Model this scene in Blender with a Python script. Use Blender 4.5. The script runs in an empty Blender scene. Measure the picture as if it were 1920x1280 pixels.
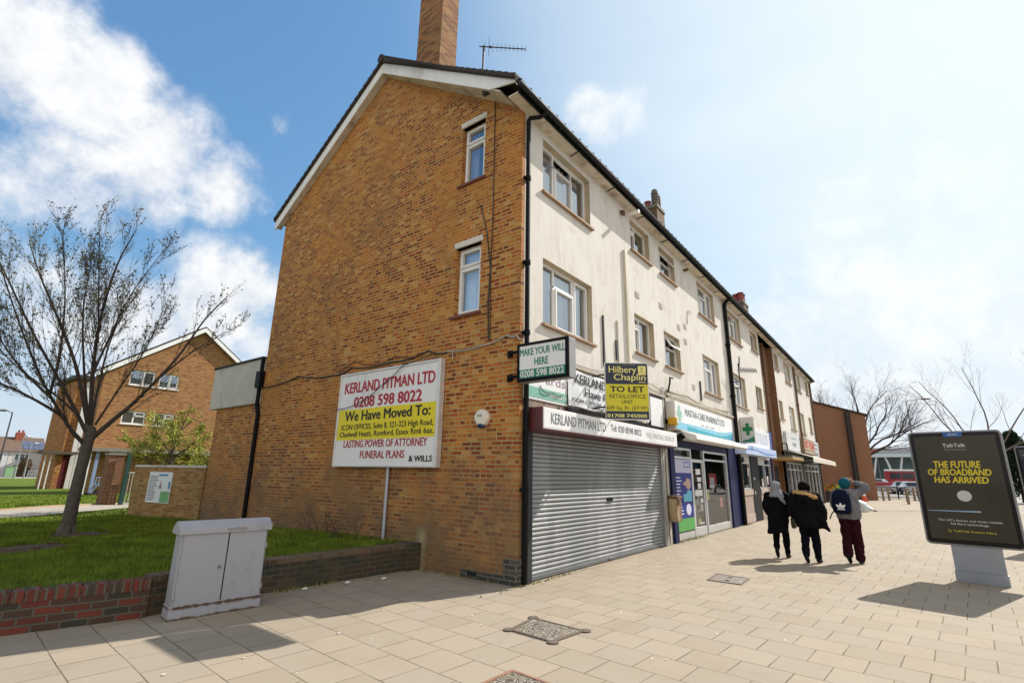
import bpy, bmesh, math, random
import numpy as np
from mathutils import Vector, Matrix, noise as mnoise

# ------------------------------------------------------------------ camera, world, sun, exposure
S = bpy.context.scene
COL = S.collection
R = math.radians
cam = bpy.data.cameras.new("camera"); camo = bpy.data.objects.new("camera", cam); COL.objects.link(camo)
_r = Vector((0.60813, -0.79368, 0.0156)); _u = Vector((-0.21073, -0.14246, 0.96711)); _w = Vector((0.76535, 0.59142, 0.25388))
camo.matrix_world = Matrix(((_r.x, _u.x, -_w.x, -6.61645), (_r.y, _u.y, -_w.y, -4.96619), (_r.z, _u.z, -_w.z, 1.65), (0, 0, 0, 1)))
cam.lens = 17.648; cam.sensor_width = 36; cam.clip_start = 0.1; cam.clip_end = 3000
S.camera = camo

SUN = Vector((1.14, -0.375, 1.0)).normalized()
SUN_EL = math.asin(SUN.z); SUN_AZ = math.atan2(SUN.x, SUN.y)
sl = bpy.data.lights.new("sun", 'SUN'); slo = bpy.data.objects.new("sun", sl); COL.objects.link(slo)
sl.energy = 3.9; sl.angle = R(0.53); sl.color = (1.0, 0.945, 0.865)
slo.rotation_euler = SUN.to_track_quat('Z', 'Y').to_euler()
slo.location = (20, -20, 40)

S.view_settings.view_transform = 'Standard'; S.view_settings.look = 'None'
S.view_settings.exposure = 0.78; S.view_settings.gamma = 1.0
S.view_settings.use_curve_mapping = False
S.cycles.max_bounces = 6; S.cycles.diffuse_bounces = 4; S.cycles.transparent_max_bounces = 12
S.cycles.caustics_reflective = False; S.cycles.caustics_refractive = False
S.cycles.sample_clamp_indirect = 6

world = bpy.data.worlds.new("World"); S.world = world; world.use_nodes = True

class NT:
    """small node-graph helper"""
    def __init__(self, tree):
        self.t = tree; self.n = tree.nodes; self.l = tree.links
    def add(self, typ, **kw):
        nd = self.n.new(typ)
        for k, v in kw.items(): setattr(nd, k, v)
        return nd
    def link(self, a, b): self.l.new(a, b)
    def put(self, sock, v):
        if hasattr(v, 'default_value') or hasattr(v, 'is_linked'): self.link(v, sock)
        else: sock.default_value = v
    def math(self, op, a, b=0.0, c=0.0, clamp=False):
        nd = self.add('ShaderNodeMath', operation=op, use_clamp=clamp)
        self.put(nd.inputs[0], a); self.put(nd.inputs[1], b)
        if op in ('MULTIPLY_ADD', 'SMOOTH_MIN'): self.put(nd.inputs[2], c)
        return nd.outputs[0]
    def mix(self, fac, a, b, blend='MIX'):
        nd = self.add('ShaderNodeMix', data_type='RGBA', blend_type=blend)
        self.put(nd.inputs[0], fac)
        self.put(nd.inputs[6], a if not isinstance(a, tuple) else (a + (1,))[:4])
        self.put(nd.inputs[7], b if not isinstance(b, tuple) else (b + (1,))[:4])
        return nd.outputs[2]
    def noise(self, vec, scale, detail=3, rough=0.55, out=0, dist=0.0):
        nd = self.add('ShaderNodeTexNoise')
        nd.inputs['Scale'].default_value = scale; nd.inputs['Detail'].default_value = detail
        nd.inputs['Roughness'].default_value = rough; nd.inputs['Distortion'].default_value = dist
        if vec is not None: self.link(vec, nd.inputs['Vector'])
        return nd.outputs[out]
    def rng(self, v, a, b, c=0.0, d=1.0, smooth=False):
        nd = self.add('ShaderNodeMapRange')
        if smooth: nd.interpolation_type = 'SMOOTHSTEP'
        self.put(nd.inputs[0], v)
        for i, x in enumerate((a, b, c, d)): nd.inputs[i + 1].default_value = x
        return nd.outputs[0]
    def ramp(self, fac, stops, interp='CONSTANT'):
        nd = self.add('ShaderNodeValToRGB'); cr = nd.color_ramp; cr.interpolation = interp
        while len(cr.elements) < len(stops): cr.elements.new(0.5)
        for e, (p, c) in zip(cr.elements, stops): e.position = p; e.color = (c + (1,))[:4]
        self.link(fac, nd.inputs[0]); return nd.outputs[0]
    def mapping(self, vec, rot=(0, 0, 0), scale=(1, 1, 1), loc=(0, 0, 0)):
        nd = self.add('ShaderNodeMapping')
        nd.inputs['Rotation'].default_value = rot; nd.inputs['Scale'].default_value = scale; nd.inputs['Location'].default_value = loc
        self.link(vec, nd.inputs[0]); return nd.outputs[0]

# --- sky: Nishita with broken cumulus (all by direction, so it is the same from anywhere)
g = NT(world.node_tree); g.n.clear()
sky = g.add('ShaderNodeTexSky', sky_type='NISHITA', sun_disc=False, sun_elevation=SUN_EL, sun_rotation=SUN_AZ,
            altitude=50, air_density=1.0, dust_density=1.2, ozone_density=1.6)
tc = g.add('ShaderNodeTexCoord'); D = tc.outputs['Generated']
def dotp(c):
    nd = g.add('ShaderNodeVectorMath', operation='DOT_PRODUCT'); g.link(D, nd.inputs[0]); nd.inputs[1].default_value = Vector(c).normalized(); return nd.outputs['Value']
BLOBS = [((0.02, .86, .52), 9.5, 1), ((0.114, .85, .514), 7.5, 1), ((.2, .851, .486), 7, 1), ((.29, .842, .455), 5.5, 1), ((.183, .883, .433), 7, 1),
         ((.111, .908, .405), 9, .9), ((-.04, .93, .40), 8, .6), ((.29, .905, .30), 7, .8), ((.366, .885, .287), 9, 1), ((.134, .954, .267), 10, .7),
         ((.274, .937, .216), 12, 1), ((.4, .9, .2), 10, .7), ((.25, .965, .1), 14, .6), ((.707, .345, .62), 4.6, 1.0), ((.69, .37, .63), 4.2, .95), ((.722, .315, .62), 4.2, .9), ((.33, .75, .572), 2.4, .42),
         ((.985, .02, .19), 22, .9), ((.96, -.2, .25), 20, .95), ((.93, -.06, .36), 17, .8), ((.93, .2, .25), 14, .6), ((.7, .7, .1), 16, .5)]
FILL_BLOBS = [((-.9, -.15, .42), 34, 1), ((-.55, -.75, .42), 38, 1), ((-.1, -.95, .35), 26, .9), ((-.98, .05, .15), 22, 1), ((-.3, -.2, .95), 24, .9), ((-.6, .75, .12), 16, .9)]   # unseen cloud banks added behind the viewer as fill light
acc = None
for c, rad, wt in BLOBS:
    m = g.rng(dotp(c), math.cos(R(rad)), math.cos(R(rad * .15)), 0.0, wt)
    acc = m if acc is None else g.math('MAXIMUM', acc, m)
fill_acc = None
for c, rad, wt in FILL_BLOBS:
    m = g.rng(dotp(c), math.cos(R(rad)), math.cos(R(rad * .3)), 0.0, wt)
    fill_acc = m if fill_acc is None else g.math('MAXIMUM', fill_acc, m)
n1 = g.noise(D, 6.0, 9, 0.62, dist=0.15); n2 = g.noise(g.mapping(D, loc=(3, 1, 2)), 17.0, 6, 0.6)
dens = g.math('ADD', acc, g.math('MULTIPLY', g.math('SUBTRACT', n1, 0.5), 1.5))
dens = g.math('ADD', dens, g.math('MULTIPLY', g.math('SUBTRACT', n2, 0.5), 0.85))
cloud = g.rng(dens, 0.40, 1.08, 0.0, 1.0, True)
shade = g.rng(g.math('ADD', g.math('MULTIPLY', n2, .5), g.math('MULTIPLY', n1, .5)), 0.36, 0.6, 0.0, 1.0)
# thin bright veil of cirrus round the sun and along the horizon
sd = dotp(SUN)
veil = g.math('MULTIPLY', g.rng(sd, 0.60, 0.97, 0.0, 1.0, True), g.rng(g.noise(g.mapping(D, scale=(1, 1, 3)), 3.0, 5, 0.55), 0.2, 0.75, 0.72, 1.0))
cl_col = g.mix(shade, (4.3, 4.55, 5.0), (5.9, 5.95, 6.0))
skyc = g.mix(1.0, sky.outputs[0], (0.95, 1.60, 2.38), 'MULTIPLY')
def vm(op, a, b_):
    nd = g.add('ShaderNodeVectorMath', operation=op); g.link(a, nd.inputs[0])
    if isinstance(b_, tuple): nd.inputs[1].default_value = b_
    else: g.link(b_, nd.inputs[1])
    return nd.outputs[0]
skyc = vm('DIVIDE', skyc, vm('ADD', vm('MULTIPLY', skyc, (1 / 6.0, 1 / 6.9, 1 / 7.6)), (1, 1, 1)))   # soft shoulder round the sun
sxyz = g.add('ShaderNodeSeparateXYZ'); g.link(D, sxyz.inputs[0])
skyc = g.mix(g.rng(sxyz.outputs[2], 0.0, 0.36, 0.8, 0.0, True), skyc, (4.3, 4.75, 5.3))     # pale air low over the horizon
cm = g.mix(cloud, skyc, cl_col)
cm = g.mix(g.rng(g.math('ADD', fill_acc, g.math('MULTIPLY', g.math('SUBTRACT', n1, .5), 1.2)), .25, .6, 0, 1, True), cm, (6.3, 6.0, 5.5))
cm = g.mix(g.math('MULTIPLY', veil, 0.74), cm, (5.75, 6.2, 6.35))
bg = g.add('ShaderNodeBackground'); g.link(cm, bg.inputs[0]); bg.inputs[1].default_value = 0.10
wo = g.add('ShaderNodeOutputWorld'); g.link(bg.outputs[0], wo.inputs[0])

# ------------------------------------------------------------------ helpers
random.seed(7)
def tag(o, label=None, cat=None, group=None, kind=None):
    if label: o['label'] = label
    if cat: o['category'] = cat
    if group: o['group'] = group
    if kind: o['kind'] = kind
    return o
def thing(name, label, cat, loc=(0, 0, 0), group=None):
    o = bpy.data.objects.new(name, None); COL.objects.link(o); o.location = loc; o.empty_display_size = .2
    return tag(o, label, cat, group)
def wloc(o):
    v = Vector((0, 0, 0))
    while o is not None: v += o.location; o = o.parent
    return v

class MB:
    """collects shapes in world metres; build() links them as ONE mesh object"""
    def __init__(s, M=None):
        s.v = []; s.f = []; s.mi = []; s.M = M; s.cur = 0
    def add(s, vs, fs):
        b = len(s.v)
        if s.M is not None: vs = [tuple(s.M @ Vector(p)) for p in vs]
        s.v.extend([tuple(p) for p in vs])
        for f in fs: s.f.append([b + i for i in f]); s.mi.append(s.cur)
        return s
    def mat(s, i): s.cur = i; return s
    def quad(s, *p): return s.add(p, [tuple(range(len(p)))])
    def box(s, x0, x1, y0, y1, z0, z1):
        v = [(x0, y0, z0), (x1, y0, z0), (x1, y1, z0), (x0, y1, z0), (x0, y0, z1), (x1, y0, z1), (x1, y1, z1), (x0, y1, z1)]
        return s.add(v, [(3, 2, 1, 0), (4, 5, 6, 7), (0, 1, 5, 4), (1, 2, 6, 5), (2, 3, 7, 6), (3, 0, 4, 7)])
    def loft(s, rings, cap=True, closed=True):
        n = len(rings[0]); vs = [p for r in rings for p in r]; fs = []
        for i in range(len(rings) - 1):
            for j in range(n if closed else n - 1):
                k = (j + 1) % n
                fs.append((i * n + j, i * n + k, (i + 1) * n + k, (i + 1) * n + j))
        if cap:
            fs.append(tuple(range(n - 1, -1, -1))); fs.append(tuple((len(rings) - 1) * n + j for j in range(n)))
        return s.add(vs, fs)
    def tube(s, pts, rad, n=8, cap=True):
        pts = [Vector(p) for p in pts]
        if not hasattr(rad, '__len__'): rad = [rad] * len(pts)
        rings = []; prev = None
        for i, p in enumerate(pts):
            t = (pts[min(i + 1, len(pts) - 1)] - pts[max(i - 1, 0)])
            if t.length < 1e-9: t = Vector((0, 0, 1))
            t.normalize()
            if prev is None:
                a = Vector((0, 0, 1)) if abs(t.z) < .9 else Vector((1, 0, 0)); x = a.cross(t).normalized()
            else:
                x = (prev - t * prev.dot(t));
                x = x.normalized() if x.length > 1e-6 else t.orthogonal().normalized()
            prev = x; y = t.cross(x)
            rings.append([p + (x * math.cos(2 * math.pi * k / n) + y * math.sin(2 * math.pi * k / n)) * rad[i] for k in range(n)])
        return s.loft(rings, cap)
    def cyl(s, p0, p1, r0, r1=None, n=16): return s.tube([p0, p1], [r0, r0 if r1 is None else r1], n)
    def ell(s, c, rx, ry, rz, n=16, m=10, M=None):
        rings = []
        for i in range(m + 1):
            a = math.pi * i / m; a = min(max(a, .02), math.pi - .02)
            ring = [Vector((rx * math.sin(a) * math.cos(2 * math.pi * k / n), ry * math.sin(a) * math.sin(2 * math.pi * k / n), -rz * math.cos(a))) for k in range(n)]
            if M is not None: ring = [M @ q for q in ring]
            rings.append([Vector(c) + q for q in ring])
        return s.loft(rings)
    def prism(s, poly, axis, a, b):
        """2-D polygon extruded along an axis: axis 'x' -> poly is (y,z), 'y' -> (x,z), 'z' -> (x,y)"""
        def P(q, t):
            return (t, q[0], q[1]) if axis == 'x' else (q[0], t, q[1]) if axis == 'y' else (q[0], q[1], t)
        return s.loft([[P(q, a) for q in poly], [P(q, b) for q in poly]])
    def build(s, name, mats, parent=None, smooth=False, bevel=0, uvscale=1.0):
        off = wloc(parent) if parent is not None else Vector((0, 0, 0))
        me = bpy.data.meshes.new(name)
        me.from_pydata([(p[0] - off.x, p[1] - off.y, p[2] - off.z) for p in s.v], [], s.f)
        if not isinstance(mats, (list, tuple)): mats = [mats]
        for m in mats: me.materials.append(m)
        if len(mats) > 1: me.polygons.foreach_set('material_index', s.mi)
        uv = me.uv_layers.new(name='UVMap')
        nv = np.array(s.v, dtype=float).reshape(-1, 3)
        lv = np.empty(len(me.loops), dtype=np.int32); me.loops.foreach_get('vertex_index', lv)
        nr = np.empty(len(me.polygons) * 3); me.polygons.foreach_get('normal', nr); nr = np.abs(nr.reshape(-1, 3))
        tot = np.empty(len(me.polygons), dtype=np.int32); me.polygons.foreach_get('loop_total', tot)
        ax = np.where(nr[:, 2] > .8, 2, np.where(nr[:, 0] > nr[:, 1], 0, 1)); axl = np.repeat(ax, tot)
        P = nv[lv]
        U = np.where(axl == 0, P[:, 1], P[:, 0]); V = np.where(axl == 2, P[:, 1], P[:, 2])
        uv.data.foreach_set('uv', np.stack([U, V], 1).ravel() * uvscale)
        if smooth: me.polygons.foreach_set('use_smooth', [True] * len(me.polygons))
        me.update()
        o = bpy.data.objects.new(name, me); COL.objects.link(o)
        if parent is not None: o.parent = parent
        if bevel:
            b = o.modifiers.new('bevel', 'BEVEL'); b.width = bevel; b.segments = 2; b.limit_method = 'ANGLE'; b.angle_limit = R(40)
        return o

def copy_tree(o, parent=None):
    c = o.copy(); COL.objects.link(c)
    if parent is not None: c.parent = parent
    for ch in list(o.children): copy_tree(ch, c)
    return c

# lettering: a text curve turned into a thin mesh and laid on a plane, fitted to width and cap height
def text(parent, body, mat, org, xd, up, width, height, bold=0.0, name='lettering', shear=0.0, depth=.004, smooth_corners=0):
    cu = bpy.data.curves.new('t', 'FONT'); cu.body = body; cu.size = 1; cu.extrude = .01; cu.shear = shear; cu.resolution_u = 3
    to = bpy.data.objects.new('t', cu); me = bpy.data.meshes.new_from_object(to)
    n = len(me.vertices); co = np.empty(n * 3); me.vertices.foreach_get('co', co); co = co.reshape(-1, 3)
    x0, x1 = co[:, 0].min(), co[:, 0].max()
    y0, y1 = 0.0, co[:, 1].max()
    xd = Vector(xd).normalized(); up = Vector(up).normalized(); nd = xd.cross(up)
    off = wloc(parent) if parent is not None else Vector((0, 0, 0))
    o3 = Vector(org) - off
    a = (co[:, 0] - x0) * (width / (x1 - x0)); b = (co[:, 1] - y0) * (height / (y1 - y0)); c = co[:, 2] / .01 * depth * .5 + depth * .5
    out = np.array(o3)[None] + a[:, None] * np.array(xd)[None] + b[:, None] * np.array(up)[None] + c[:, None] * np.array(nd)[None]
    if bold:
        # heavier strokes: the same outline laid down again a hair to each side
        base = out; k = bold * (width / (x1 - x0)); kv = bold * .6 * (height / (y1 - y0)); polys = [list(p.vertices) for p in me.polygons]; vs = [base]; fs = list(polys)
        for q, (du, dv) in enumerate(((-k, 0), (k, 0), (0, kv), (0, -kv)) if bold > .011 else ((-k, 0), (k, 0))):
            vs.append(base + du * np.array(xd)[None] + dv * np.array(up)[None] + (q + 1) * .00012 * np.array(nd)[None]); fs += [[i + (q + 1) * n for i in f] for f in polys]
        me = bpy.data.meshes.new(name); me.from_pydata(np.concatenate(vs).tolist(), [], fs); out = np.concatenate(vs)
    me.vertices.foreach_set('co', out.ravel()); me.materials.clear(); me.materials.append(mat); me.update(); me.name = name
    o = bpy.data.objects.new(name, me); COL.objects.link(o); o.parent = parent
    bpy.data.objects.remove(to); bpy.data.curves.remove(cu)
    return o

# ------------------------------------------------------------------ materials
MC = {}
def new_mat(name):
    m = bpy.data.materials.new(name); m.use_nodes = True; t = NT(m.node_tree); t.n.clear()
    b = t.add('ShaderNodeBsdfPrincipled'); o = t.add('ShaderNodeOutputMaterial'); t.link(b.outputs[0], o.inputs[0])
    c = t.add('ShaderNodeTexCoord')
    return m, t, b, c
def M(name, col, rough=.6, metal=0.0, var=.12, scale=4.0, bump=0.0, bscale=60.0, stain=None, spec=.5, coat=0.0):
    if name in MC: return MC[name]
    m, t, b, c = new_mat(name); P = c.outputs['Object']
    n = t.noise(P, scale, 5, .6)
    f = t.rng(n, .25, .75)
    colr = t.mix(f, tuple(x * (1 - var) for x in col), tuple(min(1, x * (1 + var)) for x in col))
    if stain:
        sc, scol, lo, hi = stain
        s = t.rng(t.noise(t.mapping(P, scale=(1, 1, .25)), sc, 6, .65), lo, hi)
        colr = t.mix(t.math('MULTIPLY', s, .8), colr, scol)
    t.link(colr, b.inputs['Base Color'])
    t.link(t.rng(n, .2, .8, max(.02, rough - .08), min(1, rough + .08)), b.inputs['Roughness'])
    b.inputs['Metallic'].default_value = metal; b.inputs['Specular IOR Level'].default_value = spec
    if coat: b.inputs['Coat Weight'].default_value = coat
    if bump:
        bp = t.add('ShaderNodeBump'); bp.inputs['Strength'].default_value = bump; bp.inputs['Distance'].default_value = .01
        t.link(t.noise(P, bscale, 4, .6), bp.inputs['Height']); t.link(bp.outputs[0], b.inputs['Normal'])
    MC[name] = m; return m

def brick_mat(name, stops, mortar, bw=.225, bh=.075, ms=.011, offset=.5, dirt=(.10, .09, .05), dirt_amt=.45, dirt_low=None, patch=None, rough=.85, freq=2, white=None, squash=1.0, pthr=.52):
    m, t, b, c = new_mat(name); UV = c.outputs['UV']; P = c.outputs['Object']
    # a little waviness so that courses are not ruler-straight
    wob = t.add('ShaderNodeVectorMath', operation='MULTIPLY_ADD')
    t.link(t.noise(UV, 2.5, 2, .5, out=1), wob.inputs[0]); wob.inputs[1].default_value = (.012, .012, 0); t.link(UV, wob.inputs[2])
    br = t.add('ShaderNodeTexBrick'); br.offset = offset; br.offset_frequency = freq; br.squash = squash; br.squash_frequency = 3
    t.link(wob.outputs[0], br.inputs['Vector'])
    br.inputs['Color1'].default_value = (0, 0, 0, 1); br.inputs['Color2'].default_value = (1, 1, 1, 1); br.inputs['Mortar'].default_value = (.5, .5, .5, 1)
    br.inputs['Scale'].default_value = 1; br.inputs['Mortar Size'].default_value = ms; br.inputs['Mortar Smooth'].default_value = .15
    br.inputs['Brick Width'].default_value = bw; br.inputs['Row Height'].default_value = bh
    col = t.ramp(br.outputs['Color'], stops, 'CONSTANT')
    fine = t.noise(P, 45, 4, .65)
    col = t.mix(t.rng(fine, .3, .7, 0, .35), col, t.mix(1.0, col, (.45, .42, .40), 'MULTIPLY'))
    mcol = t.mix(t.rng(fine, .35, .65), tuple(x * .8 for x in mortar), mortar)
    col = t.mix(br.outputs['Fac'], col, mcol)
    big = t.noise(P, .8, 5, .6, dist=.6)
    col = t.mix(t.rng(big, .48, .75, 0, dirt_amt), col, dirt)
    if patch:
        col = t.mix(t.rng(t.noise(t.mapping(P, loc=(5, 5, 5)), .7, 4, .6, dist=.5), pthr, pthr + .06, 0, .6), col, t.mix(.55, col, patch))
    if dirt_low:
        zlo, zhi, amt, dc = dirt_low
        sx = t.add('ShaderNodeSeparateXYZ'); t.link(P, sx.inputs[0])
        zz = t.math('ADD', sx.outputs[2], t.math('MULTIPLY', t.math('SUBTRACT', t.noise(P, 1.3, 5, .65), .5), 2.2 * (zhi - zlo)))
        f = t.rng(zz, zlo, zhi, amt, 0.0)
        col = t.mix(f, col, dc)
    if white:
        # old lime run: a pale vertical streak
        (y0, w0, z1) = white
        sx = t.add('ShaderNodeSeparateXYZ'); t.link(P, sx.inputs[0])
        d = t.math('ABSOLUTE', t.math('SUBTRACT', t.math('ADD', sx.outputs[1], t.math('MULTIPLY', t.math('SUBTRACT', t.noise(P, 9, 4), .5), .12)), y0))
        f = t.math('MULTIPLY', t.rng(d, 0, w0, .75, 0), t.rng(sx.outputs[2], z1 * .75, z1, 1, 0))
        col = t.mix(f, col, (.42, .38, .22))
    t.link(col, b.inputs['Base Color']); b.inputs['Roughness'].default_value = rough; b.inputs['Specular IOR Level'].default_value = .25
    bp = t.add('ShaderNodeBump'); bp.inputs['Strength'].default_value = .8; bp.inputs['Distance'].default_value = .014
    h = t.math('ADD', t.math('MULTIPLY', br.outputs['Fac'], -1.0), t.math('MULTIPLY', fine, .5))
    t.link(h, bp.inputs['Height']); t.link(bp.outputs[0], b.inputs['Normal'])
    return m

STOCK = [(0, (0.539, 0.211, 0.04)), (0.1, (0.453, 0.148, 0.025)), (0.2, (0.291, 0.058, 0.012)), (0.29, (0.561, 0.216, 0.04)), (0.38, (0.453, 0.113, 0.018)), (0.48, (0.323, 0.067, 0.013)), (0.57, (0.496, 0.166, 0.028)), (0.66, (0.399, 0.117, 0.021)), (0.74, (0.608, 0.314, 0.089)), (0.82, (0.248, 0.049, 0.012)), (0.9, (0.539, 0.18, 0.028)), (0.96, (0.183, 0.045, 0.015))]
m_stock = brick_mat('stock_brick', STOCK, (.50, .35, .155), ms=.0125, dirt=(.20, .115, .05), dirt_amt=.55,
                    dirt_low=(.1, 2.6, .80, (.15, .11, .066)), patch=(.54, .22, .045), white=(2.12, .16, .75), squash=.58, pthr=.5)
m_stock2 = brick_mat('stock_brick_plain', STOCK, (.40, .29, .16), dirt=(.17, .12, .055), dirt_amt=.5)
m_plinth = brick_mat('plinth_brick', [(0, (.06, .06, .055)), (.5, (.10, .085, .07)), (1, (.14, .12, .09))], (.18, .17, .14))
m_orange = brick_mat('orange_brick', [(0, (.44, .19, .055)), (.3, (.36, .12, .035)), (.55, (.46, .22, .07)), (.78, (.22, .07, .025)), (.9, (.42, .2, .07))], (.36, .27, .17), dirt=(.22, .12, .05), dirt_amt=.4)
m_flarewall = brick_mat('flare_red_dwarf_brick', [(0, (.17, .042, .028)), (.3, (.22, .05, .032)), (.55, (.10, .05, .035)), (.8, (.055, .05, .036)), (1, (.25, .07, .045))], (.14, .125, .095), bw=.225, bh=.078, dirt=(.06, .055, .04), dirt_amt=.75)  # redder than the right-hand wall: lens flare put into the brick colour
m_flarecope = brick_mat('flare_red_coping_brick', [(0, (.17, .045, .03)), (.45, (.22, .052, .033)), (.7, (.08, .055, .04)), (1, (.14, .06, .042))], (.14, .125, .095), bw=.078, bh=.5, offset=0, ms=.012, dirt=(.07, .06, .045), dirt_amt=.7)  # coping carries the same lens flare tint in its colour
m_darkwall = brick_mat('dark_dwarf_brick', [(0, (.085, .06, .04)), (.5, (.13, .085, .05)), (.8, (.06, .06, .045)), (1, (.17, .10, .06))], (.125, .11, .08), dirt=(.045, .05, .03), dirt_amt=.7)
m_darkcope = brick_mat('dark_coping_brick', [(0, (.13, .09, .06)), (.5, (.18, .12, .08)), (1, (.10, .08, .06))], (.17, .15, .11), bw=.115, bh=.5, offset=0)
m_gardenwall = brick_mat('garden_wall_brick', [(0, (.40, .23, .07)), (.4, (.36, .16, .045)), (.7, (.26, .10, .035)), (.9, (.42, .27, .11))], (.34, .25, .13), dirt=(.16, .12, .05), dirt_amt=.5)
m_brownwall = brick_mat('brown_brick', [(0, (.33, .17, .10)), (.5, (.36, .185, .11)), (1, (.30, .145, .085))], (.34, .22, .15), dirt=(.26, .14, .09), dirt_amt=.3)
m_baybrick = brick_mat('bay_brick', [(0, (.23, .10, .045)), (.5, (.28, .13, .06)), (1, (.17, .07, .035))], (.24, .17, .11), dirt=(.14, .07, .04), dirt_amt=.4)

def render_mat():
    m, t, b, c = new_mat('painted_render'); P = c.outputs['Object']
    big = t.noise(P, .9, 5, .6); fine = t.noise(P, 14, 5, .7)
    col = t.mix(t.rng(big, .3, .7), (.645, .61, .555), (.72, .69, .645))
    streak = t.rng(t.noise(t.mapping(P, scale=(2.2, 2.2, .30)), 2.0, 7, .72), .50, .70, 0, .7)
    col = t.mix(streak, col, (.52, .47, .395))
    pat = t.rng(t.noise(t.mapping(P, loc=(9, 2, 4)), 1.6, 7, .72), .565, .63, 0, .6)
    col = t.mix(pat, col, (.56, .51, .43))
    spots = t.rng(t.noise(P, 5, 8, .8), .655, .69, 0, .6)
    col = t.mix(spots, col, (.36, .31, .24))
    sx = t.add('ShaderNodeSeparateXYZ'); t.link(P, sx.inputs[0])
    low = t.math('MULTIPLY', t.rng(sx.outputs[2], 3.6, 4.4, .6, 0), t.rng(t.noise(P, 3.2, 6, .7), .42, .62))
    col = t.mix(low, col, (.40, .34, .26))
    t.link(col, b.inputs['Base Color']); b.inputs['Roughness'].default_value = .9; b.inputs['Specular IOR Level'].default_value = .15
    bp = t.add('ShaderNodeBump'); bp.inputs['Strength'].default_value = .35; bp.inputs['Distance'].default_value = .01
    t.link(t.math('ADD', fine, t.math('MULTIPLY', t.noise(P, 70, 3), .5)), bp.inputs['Height']); t.link(bp.outputs[0], b.inputs['Normal'])
    return m
m_render = render_mat()
m_reveal = M('reveal_render', (.50, .42, .30), .9, var=.15, scale=3, bump=.2)
m_soffit = M('soffit_paint', (.64, .58, .48), .85, var=.15, scale=3, stain=(2.5, (.22, .15, .09), .52, .70))
m_white = M('white_paint', (.78, .77, .74), .5, var=.05, scale=3)
m_barge = M('bargeboard_paint', (.84, .84, .84), .6, var=.06, scale=2, stain=(1.6, (.55, .50, .42), .55, .75))
m_upvc = M('white_plastic', (.80, .80, .79), .35, var=.03)
m_black = M('black_paint', (.005, .005, .006), .55, var=.2, scale=8, spec=.15)
m_gutter = M('black_gutter', (.009, .010, .013), .55, var=.25, scale=5, spec=.25)
m_tile = M('roof_tile', (.040, .030, .026), .85, var=.35, scale=9, bump=.5, bscale=25)
m_sill = M('sill_tile', (.30, .19, .11), .8, var=.25, scale=6)
m_sillred = M('red_sill_tile', (.16, .055, .035), .7, var=.25, scale=8)
m_conc = M('concrete', (.52, .50, .45), .9, var=.10, scale=2, bump=.3, stain=(1.5, (.22, .19, .11), .52, .70))
m_galv = M('galvanised_steel', (.30, .305, .31), .55, metal=.35, var=.14, scale=3, stain=(.8, (.20, .21, .21), .47, .56))
m_alu = M('aluminium', (.62, .63, .64), .35, metal=.7, var=.06)
m_dark = M('dark_interior', (.10, .095, .09), .9)
m_navy = M('navy_paint', (.006, .010, .060), .5, var=.25, scale=8, spec=.15)
m_curtain = M('net_curtain', (.78, .81, .86), .9, var=.08, scale=10)
m_drape = M('lilac_curtain', (.40, .36, .46), .9, var=.1, scale=10)
m_rust = M('rusty_metal', (.14, .075, .045), .85, var=.4, scale=20, bump=.4)
m_cable = M('black_cable', (.03, .028, .026), .6)
m_wcable = M('grey_cable', (.40, .38, .34), .6)
m_red = M('red_letters', (.42, .012, .03), .5, var=.05)
m_yellow = M('yellow_vinyl', (.78, .66, .012), .5, var=.04)
m_ink = M('black_letters', (.012, .012, .014), .5, var=.05)
m_signw = M('white_sign_face', (.80, .80, .81), .4, var=.03, scale=1.5, stain=(1.1, (.66, .66, .66), .55, .7))
m_green = M('teal_green_vinyl', (.015, .20, .13), .45, var=.08)
m_greenfade = M('faded_green_vinyl', (.20, .46, .36), .5, var=.1)
m_maroon = M('maroon_paint', (.10, .022, .022), .5, var=.25, scale=5)
m_greyink = M('grey_letters', (.16, .17, .18), .5)
m_paleink = M('faded_letters', (.60, .60, .60), .5)
m_lens = M('white_letters', (.82, .82, .82), .5, var=.03)
m_agentblue = M('dark_navy_vinyl', (.014, .024, .055), .45, var=.06)
m_agentyel = M('board_yellow', (.62, .56, .02), .5, var=.05)
m_agenttxt = M('pale_yellow_letters', (.80, .74, .25), .5, var=.03)

def glass_mat(name, tint=(.02, .025, .03), refl=.32, rough=.02):
    m, t, b, c = new_mat(name); t.n.remove(b)
    o = [n for n in t.n if n.type == 'OUTPUT_MATERIAL'][0]
    tr = t.add('ShaderNodeBsdfTransparent'); tr.inputs[0].default_value = (.88, .92, .95, 1)
    gl = t.add('ShaderNodeBsdfGlossy'); gl.inputs['Roughness'].default_value = rough; gl.inputs['Color'].default_value = (.95, .97, 1, 1)
    lw = t.add('ShaderNodeLayerWeight'); lw.inputs[0].default_value = .35
    f = t.rng(lw.outputs['Fresnel'], 0, 1, refl * .55, min(1, refl * 2.2))
    bp = t.add('ShaderNodeBump'); bp.inputs['Strength'].default_value = .05; bp.inputs['Distance'].default_value = .02
    t.link(t.noise(c.outputs['Object'], 1.3, 2), bp.inputs['Height']); t.link(bp.outputs[0], gl.inputs['Normal'])
    mx = t.add('ShaderNodeMixShader'); t.link(f, mx.inputs[0]); t.link(tr.outputs[0], mx.inputs[1]); t.link(gl.outputs[0], mx.inputs[2]); t.link(mx.outputs[0], o.inputs[0])
    return m
m_glass = glass_mat('window_glass', refl=.55); m_glass2 = glass_mat('gable_glass', refl=.16)
m_shopglass = glass_mat('shop_glass', refl=.22)
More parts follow.
